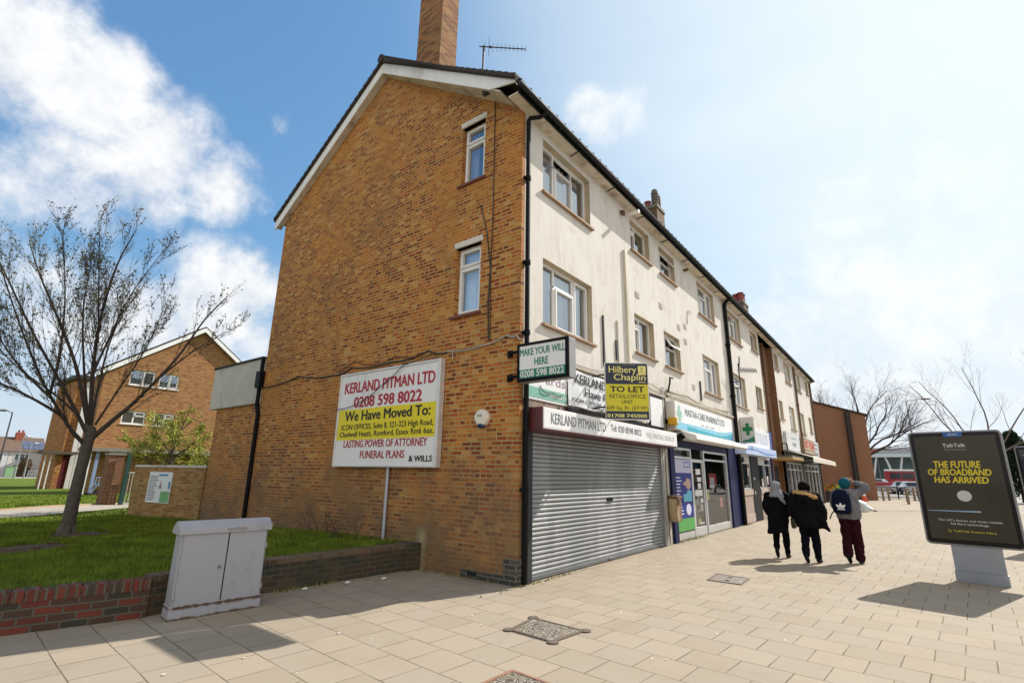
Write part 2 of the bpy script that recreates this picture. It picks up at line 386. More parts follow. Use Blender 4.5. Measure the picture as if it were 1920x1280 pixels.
# ------------------------------------------------------------------ ground
def paving_mat():
    m, t, b, c = new_mat('concrete_flags'); UV = c.outputs['UV']; P = c.outputs['Object']
    v = t.mapping(UV, rot=(0, 0, R(94)))
    wob = t.add('ShaderNodeVectorMath', operation='MULTIPLY_ADD'); t.link(t.noise(UV, .8, 2, .5, out=1), wob.inputs[0]); wob.inputs[1].default_value = (.03, .03, 0); t.link(v, wob.inputs[2])
    br = t.add('ShaderNodeTexBrick'); br.offset = .5; t.link(wob.outputs[0], br.inputs['Vector'])
    br.inputs['Color1'].default_value = (0, 0, 0, 1); br.inputs['Color2'].default_value = (1, 1, 1, 1)
    br.inputs['Scale'].default_value = 1; br.inputs['Mortar Size'].default_value = .0065; br.inputs['Mortar Smooth'].default_value = .3
    br.inputs['Brick Width'].default_value = .445; br.inputs['Row Height'].default_value = .43
    slab = t.ramp(br.outputs['Color'], [(0, (.355, .297, .224)), (.25, (.382, .322, .246)), (.45, (.362, .307, .236)), (.65, (.388, .322, .24)), (.85, (.368, .313, .244)), (1, (.342, .288, .217))])
    speck = t.noise(P, 110, 3, .75); big = t.noise(P, .7, 6, .65, dist=.4); mid = t.noise(P, 4.0, 6, .7)
    col = t.mix(t.rng(speck, .3, .7, 0, .45), slab, t.mix(1.0, slab, (.55, .53, .50), 'MULTIPLY'))
    col = t.mix(t.rng(big, .48, .78, 0, .5), col, (.27, .22, .155))
    col = t.mix(t.rng(mid, .58, .75, 0, .45), col, (.25, .205, .15))
    sx = t.add('ShaderNodeSeparateXYZ'); t.link(P, sx.inputs[0])
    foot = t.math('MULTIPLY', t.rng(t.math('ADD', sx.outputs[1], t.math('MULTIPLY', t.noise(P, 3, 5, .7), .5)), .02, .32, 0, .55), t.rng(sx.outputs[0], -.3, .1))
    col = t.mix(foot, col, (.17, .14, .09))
    run = t.rng(t.noise(t.mapping(P, scale=(.35, 1.2, 1), rot=(0, 0, .5)), 1.1, 6, .7), .56, .72, 0, .4); col = t.mix(run, col, (.24, .195, .145))
    gum = t.add('ShaderNodeTexVoronoi'); gum.inputs['Scale'].default_value = 3.1; t.link(P, gum.inputs['Vector'])
    col = t.mix(t.math('MULTIPLY', t.rng(gum.outputs['Distance'], .035, .06, .55, 0), t.rng(t.noise(P, 1.1, 2), .45, .6)), col, (.16, .14, .11))
    gum2 = t.add('ShaderNodeTexVoronoi'); gum2.inputs['Scale'].default_value = 2.3; t.link(t.mapping(P, loc=(3.3, 7.1, 0)), gum2.inputs['Vector'])
    col = t.mix(t.rng(gum2.outputs['Distance'], .02, .035, .6, 0), col, (.62, .56, .47))
    jn = t.noise(P, 2.2, 4, .6)
    jcol = t.mix(t.rng(jn, .4, .6), (.10, .083, .055), (.22, .18, .125))
    moss = t.mix(t.rng(t.noise(P, 1.2, 3), .52, .66), jcol, (.10, .095, .035))
    jf = t.math('MULTIPLY', br.outputs['Fac'], t.rng(t.noise(P, 1.7, 5, .7), .25, .6, .62, 1.0))
    col = t.mix(jf, col, moss)
    t.link(col, b.inputs['Base Color']); b.inputs['Roughness'].default_value = .88; b.inputs['Specular IOR Level'].default_value = .25
    bp = t.add('ShaderNodeBump'); bp.inputs['Strength'].default_value = .5; bp.inputs['Distance'].default_value = .008
    h = t.math('ADD', t.math('MULTIPLY', br.outputs['Fac'], -1.2), t.math('ADD', t.math('MULTIPLY', speck, .35), t.math('MULTIPLY', br.outputs['Color'], .25)))
    t.link(h, bp.inputs['Height']); t.link(bp.outputs[0], b.inputs['Normal'])
    return m
m_pave = paving_mat()
m_ground = M('pale_ground', (.27, .245, .20), .95, var=.12, scale=.2)
m_asphalt = M('asphalt', (.13, .125, .12), .9, var=.2, scale=.8, bump=.3)
m_soil = M('bare_soil', (.075, .045, .025), .95, var=.5, scale=12, bump=.8, bscale=20)

mb = MB(); mb.quad((-1500, -1500, -.06), (1500, -1500, -.06), (1500, 1500, -.06), (-1500, 1500, -.06))
tag(mb.build('ground', m_ground), kind='structure')
mb = MB(); mb.quad((-45, -11, 0), (52, -11, 0), (52, 8, 0), (-45, 2.6, 0))
tag(mb.build('pavement', m_pave), kind='structure')
mb = MB(); mb.box(-45, 52, -11.15, -11.0, -.13, 0.004); mb.box(52, 52.15, -11.15, 10, -.13, .004)
tag(mb.build('kerb', m_conc), kind='structure')
mb = MB(); mb.quad((-45, -24, -.05), (52.15, -24, -.05), (52.15, -11.15, -.05), (-45, -11.15, -.05)); mb.quad((52.15, -70, -.05), (120, -70, -.05), (120, 90, -.05), (52.15, 90, -.05))
tag(mb.build('road', M('road_asphalt', (.24, .225, .20), .85, var=.12, scale=.5)), kind='structure')
def blob(cx, cy, rx, ry, z, seed, n=22):
    rr = random.Random(seed)
    return [(cx + rx * math.cos(2 * math.pi * k / n) * rr.uniform(.72, 1.1), cy + ry * math.sin(2 * math.pi * k / n) * rr.uniform(.72, 1.1), z) for k in range(n)]
def lawn_z(x, y):
    zz = np.interp(y, [2.2, 12, 20, 28, 200], [.40, .21, .09, .0, .0])
    return zz + .03 * math.sin(x * .7 + y * .4) * min(1, max(0, (y - 2.6) / 2))
def grass_base():
    m, t, b, c = new_mat('turf'); P = c.outputs['Object']
    a = t.noise(P, .5, 5, .6); f = t.noise(P, 30, 4, .7); h = t.noise(P, 3.5, 5, .65)
    col = t.mix(t.rng(a, .35, .65), (.075, .12, .014), (.13, .17, .024))
    col = t.mix(t.rng(h, .45, .7, 0, .6), col, (.06, .10, .012))
    col = t.mix(t.rng(f, .35, .7, 0, .6), col, (.14, .21, .03))
    t.link(col, b.inputs['Base Color']); b.inputs['Roughness'].default_value = .95; b.inputs['Specular IOR Level'].default_value = .1
    bp = t.add('ShaderNodeBump'); bp.inputs['Strength'].default_value = 1; bp.inputs['Distance'].default_value = .05
    t.link(f, bp.inputs['Height']); t.link(bp.outputs[0], b.inputs['Normal'])
    return m
m_turf = grass_base()
mb = MB()
xs = list(np.linspace(-45, -.0, 46)); ys = list(np.linspace(2.25, 11.4, 14)) + list(np.linspace(13, 90, 40))
def ymin(x): return 2.3 + max(0, -4.12 - x) * .26
def lgrid(xs, ys):
    vs = [(x, (max(y, 0) + (ymin(x) - 2.25) * max(0, min(1, (11.4 - y) / 9))) if x < 0 else y, lawn_z(x, y)) for y in ys for x in xs]; n = len(xs)
    mb.add(vs, [(j * n + i, j * n + i + 1, (j + 1) * n + i + 1, (j + 1) * n + i) for j in range(len(ys) - 1) for i in range(n - 1)])
lgrid(xs, ys); lgrid(list(np.linspace(0, 30, 20)), list(np.linspace(14.5, 90, 40)))
tag(mb.build('lawn', m_turf, smooth=True), kind='structure')
# path to the gate
mb = MB()
for k in range(12):
    a, b_ = k / 12, (k + 1) / 12
    def PT(t, far):
        p = (-16 + 17.6 * t, 9.0 + 10.4 * t + (0 if not far else 3.1 + .6 * t)); return (p[0], p[1], lawn_z(*p) + .03)
    mb.quad(PT(a, 0), PT(b_, 0), PT(b_, 1), PT(a, 1))
tag(mb.build('path', M('path_concrete', (.34, .30, .24), .9, var=.12, scale=1.5, bump=.3)), kind='structure')
mb = MB()
for k in range(24):
    a, b_ = k / 24, (k + 1) / 24
    p = PT(a, 1); q = PT(b_, 1)
    mb.loft([[(p[0], p[1], p[2] - .1), (p[0], p[1] + .1, p[2] - .1), (p[0], p[1] + .1, p[2] + .06), (p[0], p[1], p[2] + .06)],
             [(q[0], q[1], q[2] - .1), (q[0], q[1] + .1, q[2] - .1), (q[0], q[1] + .1, q[2] + .06), (q[0], q[1], q[2] + .06)]])
tag(mb.build('path_edging', M('edging_stone', (.36, .27, .17), .9)), kind='structure')
# bare earth round the tree and the old stump hole
mb = MB()
for cx, cy, rx, ry, sd in ((-3.35, 8.4, .55, .4, 1), (-4.45, 6.9, .62, .45, 2)):
    ring = blob(cx, cy, rx, ry, 0, sd, 30); ring2 = blob(cx, cy, rx * .5, ry * .5, 0, sd, 30)
    mb.loft([[(x, y, lawn_z(x, y) + .012) for x, y, _ in ring], [(x, y, lawn_z(x, y) + .05) for x, y, _ in ring2]], cap=False)
    mb.quad(*[(x, y, lawn_z(x, y) + .05) for x, y, _ in ring2])
    rr = random.Random(sd)
    for k in range(26):
        x, y = cx + rr.uniform(-rx, rx) * .8, cy + rr.uniform(-ry, ry) * .8
        mb.ell((x, y, lawn_z(x, y) + .03), rr.uniform(.02, .05), rr.uniform(.02, .05), rr.uniform(.015, .03), 6, 4)
tag(mb.build('bare_earth', m_soil, smooth=True), kind='structure')

# grass blades on the near lawn: one uncountable mass
rng = np.random.default_rng(4)
def blades(n, x0, x1, y0, y1, h0, h1, w):
    x = rng.uniform(x0, x1, n); y = rng.uniform(y0, y1, n)
    keep = ~((np.hypot((x + 4.45) / .6, (y - 6.9) / .43) < 1) | (np.hypot((x + 3.4) / .45, (y - 8.4) / .35) < 1))
    t = (x + 16) / 17.6; yp = 9.0 + 10.4 * t
    keep &= ~((y > yp - .1) & (y < yp + 3.8)); keep &= y > 2.42 + np.maximum(0, -4.12 - x) * .26
    x = x[keep]; y = y[keep]; n = len(x)
    z = np.array([lawn_z(a, b) for a, b in zip(x, y)])
    h = rng.uniform(h0, h1, n) * (1 + .35 * np.sin(x * 2.3) * np.sin(y * 1.9)); a = rng.uniform(0, 2 * np.pi, n); la = rng.uniform(0, 2 * np.pi, n); ln = rng.uniform(.1, .8, n) * h
    dx, dy = np.cos(a) * w, np.sin(a) * w
    v = np.empty((n, 3, 3)); v[:, 0] = np.stack([x - dx, y - dy, z - .01], 1); v[:, 1] = np.stack([x + dx, y + dy, z - .01], 1); v[:, 2] = np.stack([x + np.cos(la) * ln, y + np.sin(la) * ln, z + h], 1)
    return v
V = np.concatenate([blades(90000, -9, 0, 2.45, 8, .03, .075, .006), blades(90000, -11, 0, 7, 15, .04, .09, .010), blades(40000, -16, 6, 14, 34, .05, .11, .018)])
m_blade = M('grass_blade', (.135, .185, .019), .8, var=.6, scale=2.2, spec=.15)
me = bpy.data.meshes.new('grass'); nt = len(V)
me.vertices.add(nt * 3); me.vertices.foreach_set('co', V.ravel()); me.loops.add(nt * 3); me.loops.foreach_set('vertex_index', np.arange(nt * 3, dtype=np.int32))
me.polygons.add(nt); me.polygons.foreach_set('loop_start', np.arange(0, nt * 3, 3, dtype=np.int32)); me.update(calc_edges=True); me.materials.append(m_blade)
go = bpy.data.objects.new('grass', me); COL.objects.link(go); tag(go, 'short green grass growing over the lawn behind the low walls', 'grass', kind='stuff')

# ------------------------------------------------------------------ wall / window builders
def holed(mb, P, u0, u1, v0, v1, holes, depth, mi=0, mr=1, top=None, extra=()):
    us = sorted({u0, u1, *extra, *[h[0] for h in holes], *[h[1] for h in holes]}); vs = sorted({v0, v1, *[h[2] for h in holes], *[h[3] for h in holes]})
    us = [u for u in us if u0 <= u <= u1]; mb.mat(mi)
    for a, b in zip(us, us[1:]):
        for c, d in zip(vs, vs[1:]):
            if any(h[0] <= a + 1e-6 and b <= h[1] + 1e-6 and h[2] <= c + 1e-6 and d <= h[3] + 1e-6 for h in holes): continue
            if top and d == v1: mb.quad(P(a, c, 0), P(b, c, 0), P(b, top(b), 0), P(a, top(a), 0))
            else: mb.quad(P(a, c, 0), P(b, c, 0), P(b, d, 0), P(a, d, 0))
    mb.mat(mr)
    for h in holes:
        a, b, c, d = h
        mb.quad(P(a, c, 0), P(a, d, 0), P(a, d, depth), P(a, c, depth)); mb.quad(P(b, c, 0), P(b, d, 0), P(b, d, depth), P(b, c, depth))
        mb.quad(P(a, d, 0), P(b, d, 0), P(b, d, depth), P(a, d, depth)); mb.quad(P(a, c, 0), P(b, c, 0), P(b, c, depth), P(a, c, depth))
    mb.mat(mi)

def pbox(mb, P, u0, u1, v0, v1, d0, d1):
    c = [P(u0, v0, d0), P(u1, v0, d0), P(u1, v0, d1), P(u0, v0, d1), P(u0, v1, d0), P(u1, v1, d0), P(u1, v1, d1), P(u0, v1, d1)]
    mb.add(c, [(3, 2, 1, 0), (4, 5, 6, 7), (0, 1, 5, 4), (1, 2, 6, 5), (2, 3, 7, 6), (3, 0, 4, 7)])

def window(parent, P, h, depth, lights, frame=m_upvc, cur='net', sill=None, w=.055, seed=0, pane=None):
    """lights: list of (u0,u1,v0,v1,open?) in 0..1 of the opening"""
    a, b, c, d = h; d0, d1 = depth - .005, depth + .065
    mb = MB()
    pbox(mb, P, a, a + w, c, d, d0, d1); pbox(mb, P, b - w, b, c, d, d0, d1); pbox(mb, P, a + w, b - w, c, c + w, d0, d1); pbox(mb, P, a + w, b - w, d - w, d, d0, d1)
    gl = MB()
    W, H = b - a, d - c
    for (x0, x1, y0, y1, op) in lights:
        ua, ub, va, vb = a + W * x0, a + W * x1, c + H * y0, c + H * y1
        s = w * .5
        if x0 > 0: pbox(mb, P, ua - s, ua + s, va + (w if y0 == 0 else s), vb - (w if y1 == 1 else s), d0 + .004, d1 - .002)
        if y0 > 0: pbox(mb, P, ua + (w if x0 == 0 else s), ub - (w if x1 == 1 else s), va - s, va + s, d0 + .002, d1 - .004)
        la, lb, lc, ld = ua + (w if x0 == 0 else s), ub - (w if x1 == 1 else s), va + (w if y0 == 0 else s), vb - (w if y1 == 1 else s)
        if op:
            e = .042; tilt = .17 if op == 1 else .0; dd = -.028 if op == 2 else 0
            def Q(u, v, dp, P=P, ld=ld, lc=lc, tilt=tilt): return P(u, v, dp - tilt * (ld - v) / (ld - lc))
            for (p0, p1, q0, q1) in ((la, la + e, lc, ld), (lb - e, lb, lc, ld), (la + e, lb - e, lc, lc + e), (la + e, lb - e, ld - e, ld)):
                pbox(mb, Q, p0, p1, q0, q1, d0 - .012 + dd, d1 - .03)
            gl.quad(Q(la + e, lc + e, d0 + .02), Q(lb - e, lc + e, d0 + .02), Q(lb - e, ld - e, d0 + .02), Q(la + e, ld - e, d0 + .02))
        else:
            gl.quad(P(la, lc, d0 + .035), P(lb, lc, d0 + .035), P(lb, ld, d0 + .035), P(la, ld, d0 + .035))
    f = mb.build('window', frame, parent, bevel=.006)
    gl.build('pane', pane or m_glass, f)
    if cur:
        rr = random.Random(seed); cm_ = MB(); n = 40
        spans = [(a + .02, b - .02)] if cur == 'net' else [(a + .02, a + W * .36), (a + W * .66, b - .02)] if cur == 'drape' else [(a + .02, a + W * .22), (b - W * .18, b - .02)]
        for (p, q) in spans:
            vs = []
            for k in range(n + 1):
                u = p + (q - p) * k / n; dp = depth + .17 + .028 * math.sin(k * 1.7 + seed) + rr.uniform(-.008, .008)
                vs += [P(u, c + .03, dp), P(u, d - .02, dp)]
            cm_ = MB(); cm_.add(vs, [(2 * k, 2 * k + 2, 2 * k + 3, 2 * k + 1) for k in range(n)])
            cm_.build('curtain', m_curtain if cur == 'net' else m_drape if cur == 'drape' else M('grey_curtain', (.32, .32, .34), .9), f, smooth=True)
    if sill:
        sm = MB(); pbox(sm, P, a - .05, b + .07, c - .055, c - .002, -sill[0], depth); sm.build('sill', sill[1], f, bevel=.006)
    return f

# ------------------------------------------------------------------ the brick and render terrace on the corner
T = thing('terrace_building', 'long three storey terrace with brown brick gable end, cream rendered front and shops', 'building', (0, 0, 0))
RY, RZ = 4.36, 11.94                       # ridge
FY, FZ = -.30, 8.66                        # front edge of the tiles
BY, BZ = 9.10, 8.90                        # back edge
LX = 35.6
def roof_top(y): return FZ + (RZ - FZ) * (y - FY) / (RY - FY) if y <= RY else BZ + (RZ - BZ) * (BY - y) / (BY - RY)
def verge_x(y): return -.25 - .35 * (RY - y) / (RY - FY) if y <= RY else -.25 + .05 * (y - RY) / (BY - RY)
def PG(u, v, d): return (d, u, v)            # gable plane, u = y
def PF(u, v, d): return (u, d, v)            # street front, u = x
mb = MB()
GH = [(.92, 1.55, 7.36, 8.72), (.93, 1.58, 4.54, 5.95)]
holed(mb, PG, 0, 8.72, 0, 8.8, GH, .12, 0, 0, top=lambda y: roof_top(y) - .16, extra=(RY,))
mb.quad((0, 0, 0), (.13, 0, 0), (.13, 0, 8.55), (0, 0, 8.55))
mb.build('gable_wall', m_stock, T)
mb = MB(); mb.box(-.012, .135, -.012, 1.15, 0, .12); mb.box(-.014, .137, -.014, .24, .12, .37)
mb.build('plinth', m_plinth, T, bevel=.004)
mb = MB(); mb.box(-.016, .02, .78, .99, .045, .105); mb.build('air_brick', M('air_brick_black', (.012, .012, .012), .9), T)
for h, k in zip(GH, (1, 2)):
    f = window(T, PG, h, .12, [(0, 1, .70, 1, 2), (0, 1, 0, .70, 2)], cur='drape' if k == 1 else 'net', sill=(.05, m_sillred), seed=k, w=.06, pane=m_glass2)
    lm = MB(); lm.box(-.035, .1, h[0] - .05, h[1] + .03, h[3], h[3] + .12); lm.build('lintel', M('lintel_paint', (.66, .63, .56), .8, var=.1), f, bevel=.008)

FRONT = {'A2': (.73, 2.66, 7.06, 8.26), 'B2': (4.85, 6.1, 7.39, 8.26), 'C2': (6.83, 8.1, 7.39, 8.26), 'D2': (10.27, 12.17, 7.08, 8.26), 'E2': (14.02, 15.95, 7.08, 8.26), 'F2': (17.8, 19.1, 7.38, 8.28),
         'A1': (.73, 2.64, 4.33, 5.64), 'B1': (4.85, 6.1, 4.63, 5.64), 'C1': (6.83, 8.1, 4.63, 5.64), 'D1': (10.27, 12.1, 4.36, 5.64), 'E1': (14.02, 15.92, 4.36, 5.64), 'F1': (17.78, 19.0, 4.69, 5.66)}
FRONT2 = {'G2': (22.95, 24.1, 7.38, 8.26), 'H2': (25.8, 27.7, 7.1, 8.26), 'I2': (29.45, 31.35, 7.1, 8.26), 'J2': (33.5, 34.7, 7.38, 8.26),
          'G1': (22.95, 24.0, 4.69, 5.66), 'H1': (25.8, 27.5, 4.36, 5.66), 'I1': (29.3, 31.1, 4.36, 5.66), 'J1': (33.1, 34.4, 4.69, 5.7)}
WTOP = 8.45
mb = MB(); holed(mb, PF, .13, 19.45, 2.42, WTOP, list(FRONT.values()), .14); mb.quad((19.45, 0, 2.42), (19.45, .3, 2.42), (19.45, .3, WTOP), (19.45, 0, WTOP)); mb.build('front_wall', [m_render, m_reveal], T)
mb = MB(); holed(mb, PF, 22.75, LX, 2.42, WTOP, list(FRONT2.values()), .14); mb.build('front_wall', [m_render, m_reveal], T)
L3 = [(0, .30, 0, 1, 0), (.30, .68, .74, 1, 1), (.30, .68, 0, .74, 2), (.68, 1, 0, 1, 0)]
L3c = [(0, .30, 0, 1, 0), (.30, .68, .70, 1, 0), (.30, .68, 0, .70, 2), (.68, 1, 0, 1, 2)]
L2 = [(0, .42, .70, 1, 2), (0, .42, 0, .70, 2), (.42, 1, 0, 1, 0)]
L2b = [(0, .34, 0, 1, 0), (.34, 1, .62, 1, 1), (.34, 1, 0, .62, 0)]
for k, h in list(FRONT.items()) + list(FRONT2.items()):
    lay = {'A2': L3, 'A1': L3c, 'D2': L3c, 'D1': L3c, 'E2': L3c, 'E1': L3c, 'H2': L3c, 'H1': L3c, 'I2': L3c, 'I1': L3c}.get(k, L2 if k[0] in 'BFGJ' else L2b)
    window(T, PF, h, .14, lay, cur='net' if k in ('A1', 'D1', 'E1', 'A2', 'I1', 'B1', 'D2') else 'side', sill=(.07, m_sill), seed=ord(k[0]) + int(k[1]))
# brick stair bay
mb = MB(); mb.quad((19.45, .3, 0), (22.75, .3, 0), (22.75, .3, 8.45), (19.45, .3, 8.45)); mb.quad((22.75, 0, 0), (22.75, .3, 0), (22.75, .3, 8.45), (22.75, 0, 8.45))
mb.build('stair_bay', m_baybrick, T)
mb = MB(); mb.box(28.86, 29.14, -.05, 0.0, 3.7, 8.42); mb.build('brick_strip', m_baybrick, T)
mb = MB(); mb.box(35.35, LX + .02, -.03, .2, 0, 8.42); mb.build('brick_strip', m_baybrick, T)
m_moss = brick_mat('mossy_brick', [(0, (.22, .19, .07)), (.5, (.27, .24, .10)), (1, (.16, .15, .05))], (.27, .25, .12), dirt=(.12, .13, .03), dirt_amt=.7)
mb = MB(); mb.box(13.58, 13.86, -.06, 0, 0, 8.4); mb.build('brick_strip', m_moss, T)
# inner partitions so that one cannot look through the shell, back, far end
mb = MB(); mb.box(.3, LX - .2, 1.6, 1.65, 0, 8.4); mb.box(.3, LX - .2, .3, 1.6, 2.9, 2.95); mb.box(.3, LX - .2, .3, 1.6, 5.85, 5.9)
for x in (3.6, 6.45, 9.2, 13.3, 16.9, 21, 24.9, 28.9, 32.4): mb.box(x, x + .08, .32, 1.6, 0, 8.4)
mb.build('inner_wall', m_dark, T)
mb = MB(); mb.quad((0, 8.72, 0), (LX, 8.72, 0), (LX, 8.72, 9.05), (0, 8.72, 9.05))
mb.quad((LX, 0, 0), (LX, 8.72, 0), (LX, 8.72, 9.05), (LX, RY, RZ - .2), (LX, 0, 8.7)); mb.build('rear_wall', m_stock2, T)
# roof
mb = MB(); th = .07
def rp(y, x, dz=0): return (x, y, roof_top(y) + dz)
for (ya, yb) in ((FY, RY), (BY, RY)):
    xa, xb = verge_x(ya), verge_x(yb); xe = LX + .3
    mb.loft([[rp(ya, xa, -th), rp(ya, xe, -th), rp(ya, xe), rp(ya, xa)], [rp(yb, xb, -th), rp(yb, xe, -th), rp(yb, xe), rp(yb, xb)]])
# stepped verge tiles and rolls along the eave
n = 26
for side, (ya, yb) in enumerate(((FY, RY), (BY, RY))):
    for k in range(n):
        y0 = ya + (yb - ya) * k / n; y1 = ya + (yb - ya) * (k + 1.25) / n; x0, x1 = verge_x(y0) - .012, verge_x(y0) + .3
        z0 = roof_top(y0) + .055; z1 = (FZ + (RZ - FZ) * (y1 - FY) / (RY - FY) if side == 0 else BZ + (RZ - BZ) * (BY - y1) / (BY - RY)) + .012
        mb.loft([[(x0, y0, z0 - .085), (x1, y0, z0 - .085), (x1, y0, z0), (x0, y0, z0)], [(x0, y1, z1 - .085), (x1, y1, z1 - .085), (x1, y1, z1), (x0, y1, z1)]])
for k in range(118):
    x = -.45 + k * .306
    a = Vector((x, FY - .02, roof_top(FY) - .008)); b_ = Vector((x, RY - .2, roof_top(RY - .2) - .008))
    mb.tube([a, b_], .032, 6)
rf = mb.build('roof', m_tile, T)
mb = MB()
for k in range(80): mb.tube([(-.3 + k * .45, RY, RZ + .02), (-.3 + k * .45 + .44, RY, RZ + .02)], [.12, .115], 10)
mb.build('ridge_tile', m_tile, rf)
# bargeboards and verge soffit
mb = MB()
def barge(ya, yb, cut):
    rings = []
    for y in (ya, yb):
        x = verge_x(y) + .05; zt = roof_top(y) - .07
        if y == ya and cut: rings.append([(x, y + .02, zt - .03), (x + .03, y + .02, zt - .03), (x + .03, y, zt), (x, y, zt)])
        else: rings.append([(x, y, zt - .30), (x + .03, y, zt - .30), (x + .03, y, zt), (x, y, zt)])
    return rings
y2 = .42
mid = [(verge_x(y2) + .05, y2, roof_top(y2) - .37), (verge_x(y2) + .08, y2, roof_top(y2) - .37), (verge_x(y2) + .08, y2, roof_top(y2) - .07), (verge_x(y2) + .05, y2, roof_top(y2) - .07)]
a = barge(FY + .04, RY, True); mb.loft([a[0], mid, a[1]])
b_ = barge(BY - .05, RY, False); mb.loft(b_)
mb.build('bargeboard', m_barge, T)
mb = MB()
for ya, yb in ((FY + .45, RY), (BY - .1, RY)):
    mb.loft([[(verge_x(y) + .08, y, roof_top(y) - .36), (.01, y, roof_top(y) - .36), (.01, y, roof_top(y) - .33), (verge_x(y) + .08, y, roof_top(y) - .33)] for y in (ya, yb)])
mb.build('verge_soffit', m_soffit, T)
mb = MB(); mb.box(-.42, LX + .1, -.24, 0.0, 8.45, 8.48); mb.build('eaves_soffit', m_soffit, T)
mb = MB(); mb.box(-.44, LX + .1, -.265, -.242, 8.42, 8.6); mb.build('fascia_board', m_gutter, T)
mb = MB()
prof = [(-.27 - .065 + .065 * math.cos(a), 8.545 + .085 * math.sin(a)) for a in np.linspace(math.pi, 2 * math.pi, 9)]
prof2 = [(-.27 - .065 + .055 * math.cos(a), 8.545 + .075 * math.sin(a)) for a in np.linspace(2 * math.pi, math.pi, 9)]
mb.prism(prof + prof2, 'x', -.56, LX + .2)
for k in range(22): mb.box(.9 + k * 1.62, .94 + k * 1.62, -.345, -.24, 8.452, 8.47)
gt = mb.build('gutter', m_gutter, T)
mb = MB()
for k in range(20): mb.tube([(1.75 + k * 1.75, -.25, 8.43), (1.78 + k * 1.75, -.12, 8.435), (1.80 + k * 1.75, -.02, 8.43)], .012, 5)
mb.build('gutter_bracket', m_gutter, gt)
def downpipe(pts, r, mat=m_black, clips=(), y=None):
    mb = MB(); mb.tube(pts, r, 10)
    for (x, yy, z) in clips: mb.tube([(x, yy, z - .04), (x, yy, z + .04)], r * 1.35, 10); mb.box(x - r * 1.9, x + r * 1.9, yy - .01, min(0, yy + r + .02), z - .02, z + .02)
    return mb.build('downpipe', mat, T, smooth=False)
downpipe([(.34, -.32, 8.50), (.33, -.31, 8.42), (.28, -.24, 8.36), (.16, -.09, 8.33), (.13, -.075, 8.25), (.13, -.075, 0.02)], .043, clips=[(.13, -.075, z) for z in (7.0, 5.3, 4.0, 1.4)])
downpipe([(13.45, -.3, 8.45), (13.44, -.15, 8.35), (13.42, -.085, 8.25), (13.42, -.085, .02)], .07, clips=[(13.42, -.085, z) for z in (6.6, 4.6, 2.2)])
downpipe([(21.2, .2, 8.4), (21.2, .2, 2.7)], .06, m_rust, ())
downpipe([(20.5, .22, 8.4), (20.5, .22, 2.7)], .05, M('mossy_pipe', (.13, .12, .05), .8, var=.3, scale=9), ())
downpipe([(28.7, -.08, 8.4), (28.7, -.08, 3.9)], .06, m_rust, [(28.7, -.08, 6)])
downpipe([(35.25, -.3, 8.45), (35.25, -.08, 8.3), (35.25, -.08, .02)], .06, m_rust, [(35.25, -.08, 6)])
# chimneys
m_chim2 = brick_mat('old_chimney_brick', [(0, (.14, .09, .045)), (.5, (.18, .10, .045)), (1, (.10, .055, .03))], (.17, .13, .08), dirt=(.07, .06, .035), dirt_amt=.6)
def chimney(x0, x1, y0, y1, zb, zt, pots, label=None):
    mb = MB(); mb.box(x0, x1, y0, y1, zb, zt - .2); mb.mat(1); mb.box(x0 - .04, x1 + .04, y0 - .04, y1 + .04, zt - .2, zt - .08); mb.box(x0 - .015, x1 + .015, y0 - .015, y1 + .015, zt - .08, zt)
    c = mb.build('chimney', [m_chim if x0 < 1 else m_chim2, M('chimney_cap', (.17, .15, .11), .9, var=.2)], T)
    for (px, py, r, h, kind) in pots:
        p = MB()
        if kind == 'red':
            p.tube([(px, py, zt), (px, py, zt + h * .1), (px, py, zt + h * .85), (px, py, zt + h * .86), (px, py, zt + h)], [r * 1.15, r, r * .95, r * 1.2, r * 1.2], 14)
            p.build('chimney_pot', M('red_clay_pot', (.26, .05, .045), .7, var=.15), c, smooth=False)
        else:
            for q in range(5): p.tube([(px, py, zt + h * q / 5), (px, py, zt + h * (q + .55) / 5)], r, 14); p.tube([(px, py, zt + h * (q + .55) / 5), (px, py, zt + h * (q + 1) / 5)], r * .72, 14)
            p.ell((px, py, zt + h), r * .9, r * .9, r * .8, 14, 8)
            p.build('chimney_pot', M('grey_louvre_pot', (.17, .145, .12), .85, var=.2), c)
    return c
m_chim = brick_mat('chimney_brick', [(0, (.34, .14, .045)), (.25, (.28, .09, .03)), (.5, (.16, .045, .02)), (.7, (.38, .18, .065)), (.9, (.12, .04, .02))], (.36, .26, .14), dirt=(.17, .11, .05), dirt_amt=.5)
chimney(.3, .86, 2.78, 3.66, 10.6, 14.4, [(.58, 3.0, .13, .5, 'red'), (.58, 3.4, .13, .5, 'red')])
chimney(14.55, 15.5, 2.8, 3.5, 10.7, 14.25, [(14.85, 2.98, .17, .8, 'grey'), (15.25, 3.0, .15, .72, 'grey'), (14.85, 3.35, .14, .35, 'red')])
chimney(14.3, 15.2, 3.9, 4.7, 11.4, 14.25, [(14.6, 4.1, .17, .62, 'red'), (14.6, 4.5, .17, .6, 'red')])
chimney(30.6, 32.0, 2.8, 3.5, 10.7, 14.0, [(30.8, 3.0, .2, .62, 'red'), (31.3, 3.0, .2, .62, 'red'), (30.9, 3.35, .18, .6, 'red'), (31.7, 3.2, .2, .6, 'red')])
